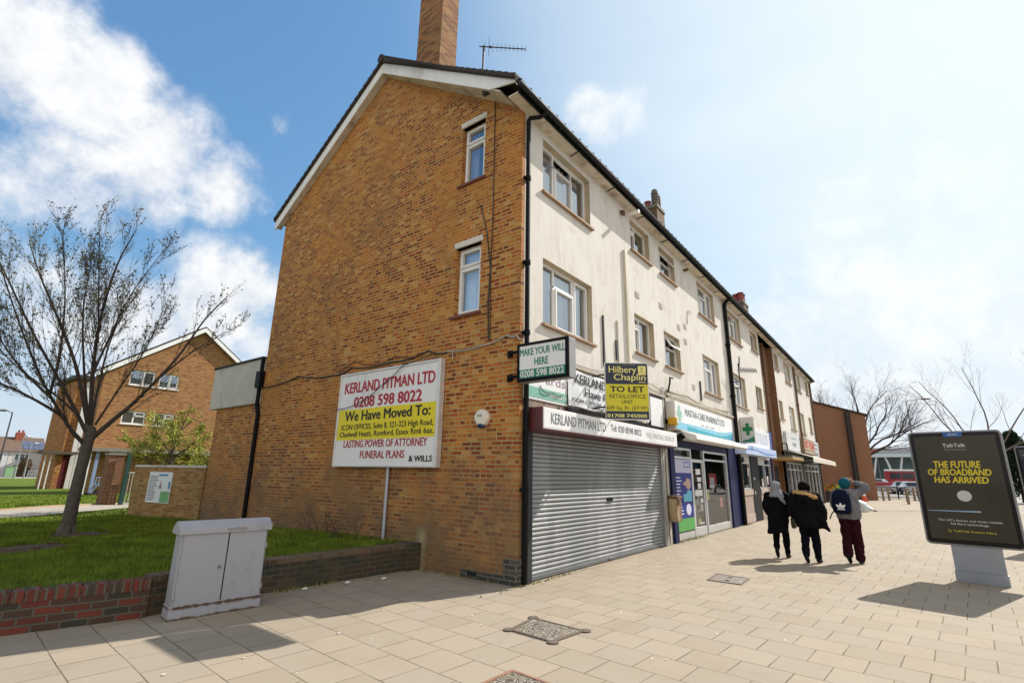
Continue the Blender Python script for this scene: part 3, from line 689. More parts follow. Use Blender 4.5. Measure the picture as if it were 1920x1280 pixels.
# rear extension along the gable side
mb = MB(); mb.box(.02, 6, 8.74, 11.4, 0, 3.42); ex = mb.build('rear_extension', m_stock, T)
mb = MB(); mb.box(-.06, 6.1, 8.76, 11.78, 3.38, 4.62); mb.build('parapet_panel', m_conc, ex, bevel=.01)
mb = MB(); mb.box(-.1, 6.15, 8.73, 11.82, 4.62, 4.67); mb.build('flat_roof', M('roofing_felt', (.03, .03, .03), .9), ex)
mb = MB(); mb.tube([(-.05, 8.80, 4.66), (-.05, 8.80, 3.3), (-.05, 8.68, 3.1), (-.05, 8.64, .3)], .055, 10); mb.box(-.14, -.0, 8.68, 8.92, 3.8, 4.25); mb.build('downpipe', m_black, T)

# cables, bars, vents on the walls: parts of the terrace
def cable(name, pts, r, mat, sag=0, n=10):
    out = []
    for p, q in zip(pts, pts[1:]):
        for k in range(n):
            t = k / n; v = Vector(p).lerp(Vector(q), t); v.z -= sag * 4 * t * (1 - t); out.append(v)
    out.append(Vector(pts[-1])); mb = MB(); mb.tube(out, r, 5); return mb.build(name, mat, T)
cable('cable', [(-.02, 8.7, 3.80), (-.02, 6.9, 3.93), (-.02, 5.4, 3.80), (-.02, 4.7, 3.90), (-.02, 3.3, 3.86), (-.02, 2.2, 3.96), (-.02, 1.68, 3.86)], .016, m_cable, .05)
cable('cable', [(-.02, 5.3, 3.86), (-.02, 4.6, 4.05), (-.02, 3.9, 3.88), (-.02, 3.2, 3.98), (-.02, 2.5, 3.9)], .008, m_cable, .04)
cable('cable', [(-.03, 1.68, 3.87), (-.03, .8, 3.86), (-.03, .25, 3.97), (-.03, .02, 3.93), (.02, -.04, 3.86)], .014, m_wcable, .03)
cable('cable', [(-.025, 2.05, 3.9), (-.16, 2.75, 3.72), (-.16, 3.4, 3.35), (-.16, 4.1, 3.05), (-.16, 4.9, 2.95)], .009, m_cable, .03)
cable('cable', [(-.02, .66, 8.95), (-.02, .64, 6.5), (-.02, .66, 5.2), (-.02, .63, 3.92)], .010, m_cable)
cable('cable', [(-.02, .96, 6.72), (-.02, .78, 6.1), (-.02, .67, 5.35), (-.02, .70, 4.6), (-.02, .67, 3.95)], .011, m_cable, .0)
cable('cable', [(-.02, 1.55, 3.87), (-.04, 1.5, 3.7)], .009, m_wcable)
for (x, z0, z1, w, mm) in ((3.1, 3.95, 5.1, .05, m_cable), (3.82, 4.14, 5.16, .035, M('pale_strip', (.55, .50, .42), .8)), (3.73, 4.2, 4.66, .06, m_cable), (9.75, 4.0, 4.62, .09, m_cable)):
    mb = MB(); mb.box(x - w / 2, x + w / 2, -.035, -.001, z0, z1); mb.build('wall_bar', mm, T)
mb = MB(); mb.box(4.33, 4.44, -.06, 0, 3.9, 7.17); mb.build('boxed_conduit', M('conduit_paint', (.66, .60, .50), .8, var=.1, stain=(2, (.42, .36, .27), .5, .65)), T, bevel=.006)
mb = MB(); mb.tube([(4.55, 0, 8.22), (4.5, -.42, 8.19)], .05, 10); mb.build('overflow_pipe', m_white, T)
mb = MB(); mb.tube([(4.3, 0, 8.2), (4.3, -.07, 8.2), (4.28, -.09, 8.1)], .05, 10); mb.build('overflow_pipe', m_rust, T)
mb = MB(); mb.tube([(9.0, 0, 8.2), (9.0, -.12, 8.2), (8.9, -.15, 8.17)], .05, 8); mb.build('overflow_pipe', m_rust, T)
for (x, z) in ((4.98, 6.1), (8.6, 6.12), (8.0, 5.95), (8.55, 5.62), (6.6, 6.25), (9.0, 4.25)):
    mb = MB(); mb.box(x, x + .24, -.012, 0, z, z + .17)
    for k in range(4): mb.box(x + .02, x + .22, -.018, -.011, z + .02 + k * .037, z + .04 + k * .037)
    mb.build('wall_vent', M('vent_grey', (.50, .46, .40), .8), T)
mb = MB(); mb.tube([(8.95, -.01, 6.35), (8.95, -.03, 6.65), (9.1, -.03, 6.85), (9.4, -.03, 6.85)], .012, 6); mb.build('cable', M('pale_wire', (.5, .46, .4), .7), T)
mb = MB(); mb.tube([(6.72, -.02, 3.72), (6.72, -.12, 4.1), (6.72, -.14, 4.25), (6.95, -.14, 4.27)], .028, 6); mb.build('conduit', m_cable, T)
cable('cable', [(1.5, -.02, 3.80), (2.2, -.03, 3.76), (3.0, -.03, 3.82), (4.4, -.03, 3.95), (5.6, -.04, 3.92), (6.6, -.04, 3.84)], .014, m_wcable, .02)
cable('cable', [(6.7, -.02, 3.92), (8.3, -.04, 3.95), (10.0, -.04, 3.84), (12.9, -.03, 3.98)], .02, M('dirty_cable', (.30, .26, .2), .8), .03)
# ledges over the shop signs
mb = MB(); mb.box(.3, 6.5, -.06, 0, 3.66, 3.72); mb.box(6.6, 13.3, -.08, 0, 3.76, 3.83); mb.build('sign_ledge', M('ledge_paint', (.42, .37, .30), .85, var=.25, scale=6), T, bevel=.006)
# ------------------------------------------------------------------ shop fronts (parts of the terrace)
# roller shutter of the corner shop
mb = MB(); z = .07; pitch = .0735; k = 0; vs = []; rows = []
while z < 2.40:
    for t, d in ((0, .012), (.04, .002), (.12, -.010), (.35, -.019), (.62, -.019), (.88, -.010), (.95, .002)):
        rows.append((z + t * pitch, .045 + d))
    z += pitch
XS = list(np.linspace(.36, 6.05, 9))
for (zz, yy) in rows:
    for x in XS: vs.append((x, yy + .004 * math.sin(x * 3 + zz * 2), zz))
n = len(XS); mb.add(vs, [(j * n + i, j * n + i + 1, (j + 1) * n + i + 1, (j + 1) * n + i) for j in range(len(rows) - 1) for i in range(n - 1)])
sh = mb.build('roller_shutter', m_galv, T)
mb = MB(); mb.box(.36, 6.05, .0, .06, .015, .075); mb.box(3.05, 3.2, -.012, .0, .03, .07); mb.build('bottom_rail', M('shutter_rail', (.20, .21, .22), .5, metal=.6), sh, bevel=.004)
mb = MB(); mb.box(3.12, 3.34, .005, .03, 1.13, 1.2); mb.build('letter_slot', m_black, sh)
mb = MB(); mb.box(.20, .36, -.05, .1, 0, 2.75); mb.box(.135, .20, -.005, .1, 0, 2.9); mb.build('shutter_frame', M('weathered_dark_timber', (.015, .017, .02), .7, var=.4, scale=14, stain=(4, (.35, .34, .32), .68, .74)), T, bevel=.005)
mb = MB(); mb.box(.362, .40, -.02, .0, .02, 2.4); mb.build('shutter_guide', m_galv, T); mb = MB(); mb.box(6.03, 6.12, -.03, .05, .02, 2.4); mb.build('shutter_guide', m_galv, T)
mb = MB(); mb.box(6.12, 6.24, -.04, .1, 0, 2.6); mb.box(6.34, 6.46, -.03, .1, 0, 3.7); mb.mat(1); mb.box(6.24, 6.34, -.02, .1, 0, 3.75); mb.box(6.46, 6.60, -.01, .1, 0, 3.7)
mb.build('pilaster', [M('pale_pilaster', (.42, .39, .33), .8, var=.2, scale=7, stain=(3, (.16, .13, .10), .52, .66)), M('dark_pilaster', (.06, .05, .045), .8, var=.3, scale=9)], T, bevel=.004)
mb = MB(); mb.box(-.0 + .3, 6.46, .06, .12, 2.36, 2.48); mb.build('lintel_board', m_dark, T)
mb = MB(); mb.box(.25, 6.4, -.035, -.001, 2.74, 2.88); mb.build('cornice_board', M('peeling_board', (.30, .22, .17), .85, var=.3, scale=8, stain=(3, (.12, .08, .06), .5, .6)), T)

# pharmacy front
def frontframe(x0, x1, y, bars, rails, mat, name='shop_window', glass=True, sub=None):
    mb = MB()
    for (a, b) in bars: mb.box(a, b, y - .03, y + .05, rails[0][0], rails[-1][1])
    for (c, d) in rails:
        xs = sorted(bars)
        for (a, b), (c2, d2) in zip(xs, xs[1:]): mb.box(b, c2, y - .02, y + .04, c, d)
    f = mb.build(name, mat, T, bevel=.004)
    if glass:
        gm = MB(); gm.quad((x0, y + .02, rails[0][0]), (x1, y + .02, rails[0][0]), (x1, y + .02, rails[-1][1]), (x0, y + .02, rails[-1][1])); gm.build('pane', m_shopglass, f)
    return f
mb = MB(); mb.box(6.62, 6.92, -.05, .12, 0, 2.62); mb.box(12.12, 12.75, -.05, .12, 0, 2.62); mb.box(6.92, 12.12, -.02, .12, 2.42, 2.62); mb.box(12.75, 13.34, -.02, .1, 0, 2.9); mb.build('shopfront_surround', m_navy, T, bevel=.006)
frontframe(6.92, 8.32, .03, [(6.92, 6.98), (8.32, 8.40)], [(.02, .2), (2.12, 2.18), (2.36, 2.42)], m_alu)
frontframe(9.54, 12.12, .03, [(9.50, 9.60), (11.95, 12.12)], [(.02, .22), (2.12, 2.18), (2.36, 2.42)], m_alu)
mb = MB(); mb.box(8.42, 8.52, 0.02, .07, .01, 2.14); mb.box(9.40, 9.49, .02, .07, .01, 2.14); mb.box(8.52, 9.40, .02, .07, .01, .25); mb.box(8.52, 9.40, .02, .07, 2.05, 2.14)
dr = mb.build('shop_door', m_alu, T, bevel=.004)
mb = MB(); mb.quad((8.52, .045, .25), (9.4, .045, .25), (9.4, .045, 2.05), (8.52, .045, 2.05)); mb.quad((8.42, .045, 2.18), (9.5, .045, 2.18), (9.5, .045, 2.4), (8.42, .045, 2.4)); mb.build('pane', m_shopglass, dr)
mb = MB(); mb.tube([(9.34, .01, .9), (9.34, -.05, .95), (9.34, -.05, 1.4), (9.34, .01, 1.45)], .015, 6); mb.build('handle', m_alu, dr)
mb = MB()
rr = random.Random(2)
for k in range(5): mb.box(8.6 + rr.uniform(0, .5), 8.6 + rr.uniform(.55, .75), .038, .042, .9 + k * .2, 1.02 + k * .2 + rr.uniform(0, .06))
mb.build('notice', M('paper_notice', (.72, .72, .72), .7, var=.1), dr)
# poster in the first light
PO = MB(); PO.box(6.99, 8.31, .0, .006, .24, 2.1); po = PO.build('window_poster', M('poster_purple', (.030, .036, .22), .5, var=.15, scale=1.2, spec=.15), T)
mb = MB(); mb.box(6.99, 8.31, -.004, -.0002, 1.74, 2.1); mb.build('poster_header', M('poster_lavender', (.46, .46, .62), .4, var=.05), po)
mb = MB(); mb.box(6.99, 8.31, -.004, -.0002, .24, .55); mb.build('poster_footer', M('poster_green', (.06, .33, .05), .4, var=.1), po)
mb = MB(); mb.box(7.72, 8.24, -.007, -.0042, 1.88, 2.05); mb.build('poster_badge', M('badge_blue', (.02, .10, .45), .4), po)
text(po, 'NHS', m_lens, (7.76, -.0072, 1.905), (1, 0, 0), (0, 0, 1), .42, .12, .015, shear=.2)
mb = MB()
for k, (a, b, c, d) in enumerate(((7.75, 8.2, 1.30, 1.60), (7.82, 8.22, 1.12, 1.28), (7.7, 8.1, .62, .92), (7.55, 8.05, 1.40, 1.50))): mb.mat(k % 3); mb.ell(((a + b) / 2, -.002, (c + d) / 2), (b - a) / 2, .003, (d - c) / 2, 12, 8)
mb.mat(1); mb.box(7.55, 8.2, -.006, -.0005, .98, 1.18)
for k in range(12): mb.mat(2); mb.box(7.04, 7.04 + rr.uniform(.2, .45), -.005, -.0005, .66 + k * .085, .69 + k * .085)
mb.build('poster_picture', [M('poster_skin', (.50, .30, .26), .5), M('poster_cyan', (.10, .45, .62), .5), M('poster_pale', (.60, .62, .75), .5)], po)
# things seen through the glass: shelves of boxes
def shelf_goods(x0, x1, y0, y1, z0, z1, seed, cols, name='window_display'):
    rr = random.Random(seed); mb = MB()
    z = z0
    while z < z1:
        x = x0
        mb.mat(len(cols)); mb.box(x0, x1, y0, y1, z - .02, z)
        while x < x1 - .1:
            w = rr.uniform(.06, .28); h = rr.uniform(.08, .3)
            if rr.random() < .8: mb.mat(rr.randrange(len(cols))); mb.box(x, x + w * .9, y0 + rr.uniform(0, .15), y1 - .02, z, z + h)
            x += w
        z += .38
    mb.build(name, [M('goods_%d_%d_%d' % tuple(int(c * 99) for c in col), col, .5, var=.1) for col in cols] + [m_white], T)
shelf_goods(9.7, 11.9, .9, 1.3, .35, 2.0, 1, [(.45, .05, .05), (.6, .6, .6), (.3, .32, .05), (.05, .2, .4), (.5, .35, .3), (.12, .12, .12), (.65, .62, .5)])
shelf_goods(9.7, 10.6, .35, .5, .25, 1.0, 4, [(.55, .5, .08), (.6, .58, .5), (.25, .3, .1)])
for q, (a, b, c_, d_) in enumerate(((9.75, 10.1, .95, 1.25), (10.3, 10.75, 1.3, 1.62), (11.2, 11.5, .7, 1.0))): mb = MB(); mb.box(a, b, .09, .095, c_, d_); mb.build('window_notice', M('notice_%d' % q, ((.55, .50, .08), (.6, .58, .56), (.5, .12, .1))[q], .6, var=.2, scale=12), T)
mb = MB(); mb.box(10.9, 11.7, .3, .32, 1.35, 1.75); mb.build('window_notice', M('red_notice', (.45, .06, .06), .6, var=.3, scale=20), T)

# third shop: beige panels, black door, louvres
m_beige = M('beige_panel', (.36, .27, .23), .7, var=.1, scale=3)
mb = MB(); mb.box(13.9, 15.25, -.02, .1, 0, 1.16); mb.box(16.65, 19.1, -.02, .1, 0, 1.16); mb.mat(1); mb.box(13.9, 15.25, -.045, -.021, .02, .32); mb.box(13.9, 15.25, -.05, -.02, 1.0, 1.2); mb.box(16.65, 19.1, -.05, -.02, 1.0, 1.2)
mb.build('stall_riser', [m_beige, M('beige_trim', (.44, .34, .29), .7)], T, bevel=.006)
frontframe(13.9, 15.25, .03, [(13.86, 13.96), (15.2, 15.3)], [(1.2, 1.25), (2.15, 2.2), (2.4, 2.46)], m_alu)
frontframe(16.65, 19.1, .03, [(16.6, 16.7), (17.85, 17.93), (19.05, 19.15)], [(1.2, 1.25), (2.15, 2.2), (2.4, 2.46)], m_alu)
mb = MB(); mb.box(15.3, 16.6, -.03, .06, 0, 2.46)
d3 = mb.build('shop_door', m_black, T, bevel=.01)
mb = MB(); mb.box(15.55, 15.75, -.05, -.03, 1.55, 1.65); mb.box(15.5, 15.6, -.06, -.03, 1.0, 1.12); mb.build('door_furniture', m_alu, d3)
for (a, b) in ((14.5, 15.2), (16.75, 17.8)):
    mb = MB()
    for k in range(7): mb.box(a, b, -.0, .028, 2.2 + k * .03, 2.22 + k * .03)
    mb.build('louvre', m_white, T)
mb = MB(); mb.box(14.9, 15.15, .02, .024, 1.7, 2.0); mb.box(17.2, 17.5, .02, .024, 1.3, 1.6); mb.box(18.2, 18.5, .02, .024, 1.35, 1.7); mb.build('window_notice', M('pink_notice', (.62, .50, .50), .6, var=.3, scale=15), T)
shelf_goods(14.0, 19.0, .7, 1.0, 1.2, 2.0, 9, [(.10, .12, .12), (.3, .1, .1), (.35, .35, .35), (.08, .1, .08), (.2, .22, .2)])
mb = MB(); mb.box(19.15, 19.45, -.05, .3, 0, 3.7); mb.build('pilaster', m_navy, T)
# entrance in the stair bay
mb = MB(); mb.box(19.62, 22.7, -.85, .3, 2.56, 2.64); mb.mat(1); mb.box(19.60, 22.72, -.87, .3, 2.47, 2.56); mb.build('entrance_canopy', [M('canopy_felt', (.12, .13, .09), .9), M('canopy_edge', (.42, .25, .09), .8, var=.2, scale=5)], T, bevel=.006)
mb = MB(); mb.box(21.3, 22.3, .26, .299, 0, 2.2); mb.build('entrance_door', m_black, T)
mb = MB(); mb.box(20.4, 20.9, .2, .299, 0, 2.47); mb.mat(1); mb.box(19.47, 20.35, .24, .299, 0, 2.45); mb.build('entrance_pier', [M('orange_pier', (.33, .15, .05), .8, var=.25), M('cream_pier', (.52, .44, .30), .8, var=.2)], T)
# far shops: dark glazing in pale frames
mb = MB(); mb.box(22.75, 23.05, -.03, .1, 0, 3.0); mb.box(27.9, 28.8, -.04, .1, 0, 3.0); mb.box(34.7, 35.34, -.03, .1, 0, 3.0); mb.box(23.05, 27.9, -.02, .1, 2.45, 3.0); mb.box(28.8, 34.7, -.02, .1, 2.45, 3.0)
mb.build('shopfront_surround', M('far_shop_dark', (.035, .045, .045), .6, var=.3), T)
frontframe(23.05, 27.9, .03, [(23.05, 23.15), (24.2, 24.3), (25.4, 25.5), (26.5, 26.6), (27.8, 27.9)], [(.02, .25), (2.05, 2.12), (2.38, 2.45)], m_alu)
frontframe(28.8, 34.7, .03, [(28.8, 28.9), (30.2, 30.3), (31.6, 31.7), (33.1, 33.2), (34.6, 34.7)], [(.02, .25), (2.05, 2.12), (2.38, 2.45)], m_alu)
shelf_goods(23.2, 27.7, .7, 1.0, .3, 2.0, 12, [(.10, .10, .12), (.3, .08, .08), (.35, .35, .35), (.08, .12, .16)])
shelf_goods(29.0, 34.6, .7, 1.0, .3, 2.0, 13, [(.10, .10, .12), (.3, .08, .3), (.35, .35, .35), (.05, .12, .10)])

# ------------------------------------------------------------------ signs on the terrace: each a thing
GX, GU = (0, -1, 0), (0, 0, 1)             # on the gable letters run towards -Y
sg = thing('wall_sign', 'large white and yellow moved office notice board fixed on the brick gable', 'sign', (-.08, 3.3, 1.75))
mb = MB(); mb.box(-.115, -.015, 1.74, 4.88, 1.75, 3.71); mb.build('sign_board', m_signw, sg, bevel=.01)
mb = MB()
for a in ((1.72, 1.79, 1.73, 3.73), (4.85, 4.90, 1.73, 3.73)): mb.box(-.135, -.01, *a)
mb.box(-.135, -.01, 1.79, 4.85, 1.73, 1.765); mb.box(-.135, -.01, 1.79, 4.85, 3.685, 3.73); mb.build('sign_frame', M('silver_frame', (.66, .66, .66), .4, metal=.3), sg, bevel=.006)
mb = MB(); mb.box(-.119, -.114, 1.80, 4.84, 2.28, 2.925); mb.build('yellow_panel', m_yellow, sg)
tx = -.119
def gtext(s, mat, yl, yr, zb, zt, bold=.0, par=sg, x=tx, **k): return text(par, s, mat, (x, yl, zb), GX, GU, yl - yr, zt - zb, bold, **k)
gtext('KERLAND PITMAN LTD', m_red, 4.70, 1.87, 3.29, 3.515, .026); gtext('0208 598 8022', m_red, 4.33, 2.21, 2.965, 3.185, .026)
gtext('We Have Moved To:', m_ink, 4.60, 1.95, 2.685, 2.88, .030, x=-.1195); gtext('ICON OFFICES, Suite 8, 321-323 High Road,', m_ink, 4.69, 1.86, 2.495, 2.605, .012, x=-.1195)
gtext('Chadwell Heath, Romford, Essex Rm6 6ax.', m_ink, 4.74, 1.84, 2.345, 2.455, .012, x=-.1195)
gtext('LASTING POWER OF ATTORNEY', M('faded_red_letters', (.40, .035, .06), .5, var=.1), 4.56, 1.99, 2.125, 2.27, .016); gtext('FUNERAL PLANS', M('faded_red_letters', (.4, .03, .05)), 3.96, 2.6, 1.905, 2.05, .016); gtext('& WILLS', m_ink, 2.46, 1.84, 1.84, 1.945, .026)
po_ = MB(); po_.tube([(-.05, 3.12, .3), (-.05, 3.12, 1.74)], .03, 10)
tag(po_.build('sign_post', M('pale_blue_post', (.45, .48, .56), .4, metal=.3, var=.1)), 'slim pale post standing at the gable below the white and yellow board', 'post')

ps = thing('projecting_sign', 'black framed double sided will writing box sign sticking out at the brick corner', 'sign', (-.12, -.6, 3.1))
mb = MB(); mb.box(-.15, .05, -1.08, -.10, 3.085, 3.715); mb.build('sign_box', M('grey_sign_box', (.24, .24, .24), .5, var=.1), ps, bevel=.006)
mb = MB()
for a in ((-1.085, -1.02, 3.08, 3.72), (-.14, -.095, 3.08, 3.72)): mb.box(-.172, -.145, *a)
mb.box(-.172, -.145, -1.02, -.14, 3.08, 3.135); mb.box(-.172, -.145, -1.02, -.14, 3.675, 3.72); mb.build('sign_frame', m_black, ps, bevel=.004)
mb = MB(); mb.box(-.158, -.149, -1.02, -.14, 3.28, 3.675); mb.build('white_panel', m_signw, ps)
mb = MB(); mb.box(-.158, -.149, -1.02, -.14, 3.135, 3.279); mb.build('green_panel', m_green, ps)
gtext('MAKE YOUR WILL', m_green, -.152, -1.012, 3.51, 3.625, .022, par=ps, x=-.158); gtext('HERE', m_green, -.44, -.70, 3.335, 3.45, .024, par=ps, x=-.158); gtext('0208 598 8022', m_lens, -.16, -.99, 3.155, 3.262, .015, par=ps, x=-.158)
mb = MB()
for z in (3.62, 3.2): mb.tube([(-.08, -.12, z), (-.08, .13, z), (-.02, .17, z)], .025, 8); mb.box(-.03, -.001, .12, .22, z - .06, z + .06)
mb.build('bracket', m_black, ps)
tl_ = thing('letting_board', 'navy and yellow to let agent board angled out above the shutter', 'sign', (2.3, -.42, 2.7))
bx = Vector((.611, -.791, 0)); bn = Vector((-.791, -.611, 0)); B0 = Vector((2.3, -.42, 0))
def TB(u, z, d=0): return tuple(B0 + bx * u + bn * d + Vector((0, 0, z)))
def tbox(mb, u0, u1, z0, z1, d0, d1):
    mb.add([TB(u0, z0, d0), TB(u1, z0, d0), TB(u1, z0, d1), TB(u0, z0, d1), TB(u0, z1, d0), TB(u1, z1, d0), TB(u1, z1, d1), TB(u0, z1, d1)], [(3, 2, 1, 0), (4, 5, 6, 7), (0, 1, 5, 4), (1, 2, 6, 5), (2, 3, 7, 6), (3, 0, 4, 7)])
mb = MB(); tbox(mb, 0, .87, 2.69, 3.83, -.04, 0)
mb.build('board', M('board_white', (.62, .62, .62), .5), tl_, bevel=.003)
mb = MB(); tbox(mb, .018, .852, 3.395, 3.812, .0005, .004); mb.build('navy_panel', m_agentblue, tl_); mb = MB(); tbox(mb, .012, .846, 2.71, 2.86, .0005, .004); mb.build('navy_panel', m_agentblue, tl_)
mb = MB(); tbox(mb, .015, .85, 2.862, 3.393, .0005, .004); mb.build('yellow_panel', m_agentyel, tl_)
def btext(s, mat, u, u1, z, zt, bold=0, d=.0042): return text(tl_, s, mat, TB(u, z, d), bx, (0, 0, 1), u1 - u, zt - z, bold)
mb = MB()
for z in (2.95, 3.6): mb.tube([TB(.05, z, -.05), (2.45, -.02, z)], .016, 6); mb.tube([TB(.6, z, -.05), (3.1, -.02, z)], .016, 6)
mb.build('bracket', m_black, tl_)
btext('Hilbery', m_agenttxt, .085, .632, 3.625, 3.755, .006); btext('Chaplin', m_agenttxt, .182, .81, 3.475, 3.60, .006)
mb = MB(); tbox(mb, .67, .822, 3.585, 3.765, .0042, .006); tbox(mb, .67, .81, 3.43, 3.442, .0042, .006); mb.build('logo_square', m_agenttxt, tl_)
mb = MB()
for pts in (((.70, 3.74), (.735, 3.72), (.73, 3.66), (.70, 3.62)), ((.735, 3.72), (.765, 3.74), (.76, 3.69), (.745, 3.66)), ((.74, 3.64), (.77, 3.625), (.80, 3.63))): mb.tube([TB(u, z, .007) for u, z in pts], .0045, 5)
mb.build('logo_mark', m_ink, tl_)
btext('Established since', M('dim_letters', (.35, .34, .22), .5), .35, .61, 3.775, 3.79)
btext('TO LET', m_ink, .105, .77, 3.24, 3.35, .03); btext('RETAIL/OFFICE', M('thin_ink', (.08, .075, .02), .5), .083, .797, 3.115, 3.195); btext('UNIT', M('thin_ink', (.08, .07, .02)), .325, .54, 3.005, 3.08); btext('609 Sq. Ft. (57 M\u00b2)', M('thin_ink', (.08, .07, .02)), .022, .838, 2.89, 2.962); btext('01708 745000', m_agenttxt, .034, .80, 2.74, 2.805, .02)
fs = thing('fascia_sign', 'long white shop fascia box with maroon ends over the roller shutter', 'sign', (3.3, -.2, 2.33))
mb = MB(); mb.box(.22, 6.34, -.34, -.001, 2.335, 2.725); mb.build('sign_box', m_maroon, fs, bevel=.012)
mb = MB(); mb.box(.23, 6.33, -.352, -.339, 2.37, 2.715); mb.mat(1); mb.box(.24, 6.32, -.356, -.351, 2.39, 2.695); mb.build('sign_face', [m_white, m_signw], fs, bevel=.003)
def ftext(par, s, mat, x0, x1, y, z0, z1, bold=0, **k): return text(par, s, mat, (x0, y, z0), (1, 0, 0), (0, 0, 1), x1 - x0, z1 - z0, bold, **k)
ftext(fs, 'KERLAND PITMAN LTD', m_greyink, .45, 2.40, -.3562, 2.465, 2.64, .008); ftext(fs, 'Tel: 020 8598 8022', m_greyink, 2.62, 4.11, -.3562, 2.505, 2.63, .004); ftext(fs, 'WILL WRITING SERVICES', m_paleink, 4.37, 6.14, -.3562, 2.49, 2.60, .004)
b1 = thing('shop_board', 'old white board with faded green band left above the corner shop fascia', 'sign', (.8, -.03, 2.9))
mb = MB(); mb.box(.14, 1.46, -.05, -.001, 2.88, 3.6); mb.build('board', m_signw, b1)
mb = MB(); mb.box(.145, 1.455, -.054, -.0495, 2.92, 3.10); mb.build('green_band', m_greenfade, b1)
ftext(b1, 'PROPERTY', m_lens, .87, 1.44, -.0545, 2.965, 3.035, .01); ftext(b1, 'ards', M('mauve_letters', (.36, .26, .30), .5), .75, 1.40, -.0505, 3.20, 3.36, .0)
mb = MB(); mb.tube([(.55, -.06, 3.14), (.62, -.075, 3.06), (.75, -.075, 3.03), (.95, -.07, 3.06), (1.1, -.075, 3.02), (1.3, -.07, 3.06)], .008, 5); mb.build('loose_wire', m_cable, b1)
bn2 = thing('banner', 'white banner with black moved notice hung above the shutter beside the letting board', 'banner', (3.3, -.08, 2.9))
mb = MB()
N = 24; vs = []
for k in range(N + 1):
    x = 1.47 + (5.25 - 1.47) * k / N
    for j in range(4): vs.append((x, -.085 + .012 * math.sin(k * 1.3 + j), 2.90 + .70 * j / 3 + .012 * math.sin(k * .9)))
mb.add(vs, [(4 * k + j, 4 * k + 4 + j, 4 * k + 5 + j, 4 * k + 1 + j) for k in range(N) for j in range(3)])
mb.build('banner_cloth', M('banner_white', (.70, .72, .75), .55, var=.04), bn2, smooth=True)
mb = MB(); mb.box(1.44, 5.3, -.07, -.01, 2.80, 2.87); mb.build('batten', m_black, bn2)
ftext(bn2, 'KERLAND PITMAN LTD', m_ink, 1.69, 4.75, -.101, 3.36, 3.545, .014); ftext(bn2, 'Have Moved To:', m_ink, 2.06, 4.30, -.101, 3.135, 3.29, .014); ftext(bn2, 'ICON OFFICES, Suite 8, 321-323 High Road,', m_ink, 1.57, 4.9, -.101, 3.0, 3.065, .008); ftext(bn2, 'Chadwell Heath, Romford, Essex', m_ink, 2.2, 4.5, -.101, 2.925, 2.97, .004)
wp = thing('blank_board', 'blank white panel in a black frame at the pharmacy end of the shutter shop', 'board', (5.9, -.03, 2.8))
mb = MB(); mb.box(5.4, 6.3, -.05, -.001, 2.80, 3.64); mb.build('frame', m_black, wp)
mb = MB(); mb.box(5.44, 6.25, -.058, -.049, 2.86, 3.58); mb.build('panel', m_signw, wp)

ph = thing('pharmacy_sign', 'white pharmacy fascia with pale green cross and turquoise waves', 'sign', (9.3, -.2, 2.85))
mb = MB(); mb.box(6.62, 12.2, -.24, -.001, 2.84, 3.60); mb.build('sign_box', M('sign_cream', (.74, .73, .70), .5), ph, bevel=.008)
mb = MB(); mb.box(6.64, 12.18, -.25, -.239, 2.86, 3.58); mb.build('sign_face', m_signw, ph)
def wave(z0, z1, amp, ph_, x0, x1, y, mat, name):
    mb = MB(); n = 40; top = [(x0 + (x1 - x0) * k / n, z1 + amp * math.sin(ph_ + 3.6 * k / n) + .22 * max(0, k / n - .7) ** 1.3 * 3.2) for k in range(n + 1)]
    for (a, b) in zip(top, top[1:]): mb.quad((a[0], y, z0), (b[0], y, z0), (b[0], y, min(b[1], 3.5)), (a[0], y, min(a[1], 3.5)))
    mb.build(name, mat, ph)
wave(2.865, 3.04, .02, .5, 6.645, 12.175, -.2525, M('sky_blue_vinyl', (.22, .52, .66), .4), 'blue_wave'); wave(2.865, 2.96, .03, 2.2, 7.5, 12.175, -.2545, M('turquoise_vinyl', (.02, .33, .42), .4), 'turquoise_wave')
mb = MB()
for k in range(7): mb.prism([(11.3 + k * .13, 2.866), (12.17, 2.866), (12.17, 2.90 + k * .045)], 'y', -.257 - k * .0006, -.2552 - k * .0006)
mb.build('navy_wave', M('deep_blue_vinyl', (.015, .12, .33), .4), ph)
mb = MB(); mb.box(6.86, 7.02, -.254, -.2495, 3.08, 3.50); mb.box(6.76, 7.12, -.2542, -.2494, 3.2, 3.36); mb.build('cross', M('pale_green_vinyl', (.28, .52, .42), .5, var=.2, scale=14), ph)
ftext(ph, 'MASTAA-CARE PHARMACY LTD', m_greyink, 7.4, 11.25, -.2512, 3.275, 3.47, .004)
mb = MB()
rr = random.Random(8)
for k in range(13):
    if k not in (3, 8): mb.box(8.75 + k * .1, 8.82 + k * .1, -.2525, -.2497, 3.09 + rr.uniform(0, .006), 3.14)
mb.build('number_line', M('grey_small_print', (.35, .38, .38), .5), ph)
cs = thing('cross_sign', 'projecting white sign with a dark green pharmacy cross', 'sign', (14.4, -.2, 2.92))
mb = MB(); mb.box(14.34, 14.52, -.52, -.02, 2.90, 3.90); mb.build('sign_box', m_white, cs, bevel=.01)
mb = MB(); mb.box(14.332, 14.341, -.49, -.05, 2.94, 3.87); mb.build('sign_face', M('sign_pale_grey', (.60, .60, .61), .4), cs)
mb = MB(); mb.box(14.325, 14.333, -.33, -.21, 3.2, 3.66); mb.box(14.3245, 14.3335, -.45, -.09, 3.36, 3.51); mb.build('cross', M('cross_green', (.01, .19, .06), .45, var=.15, scale=9), cs)
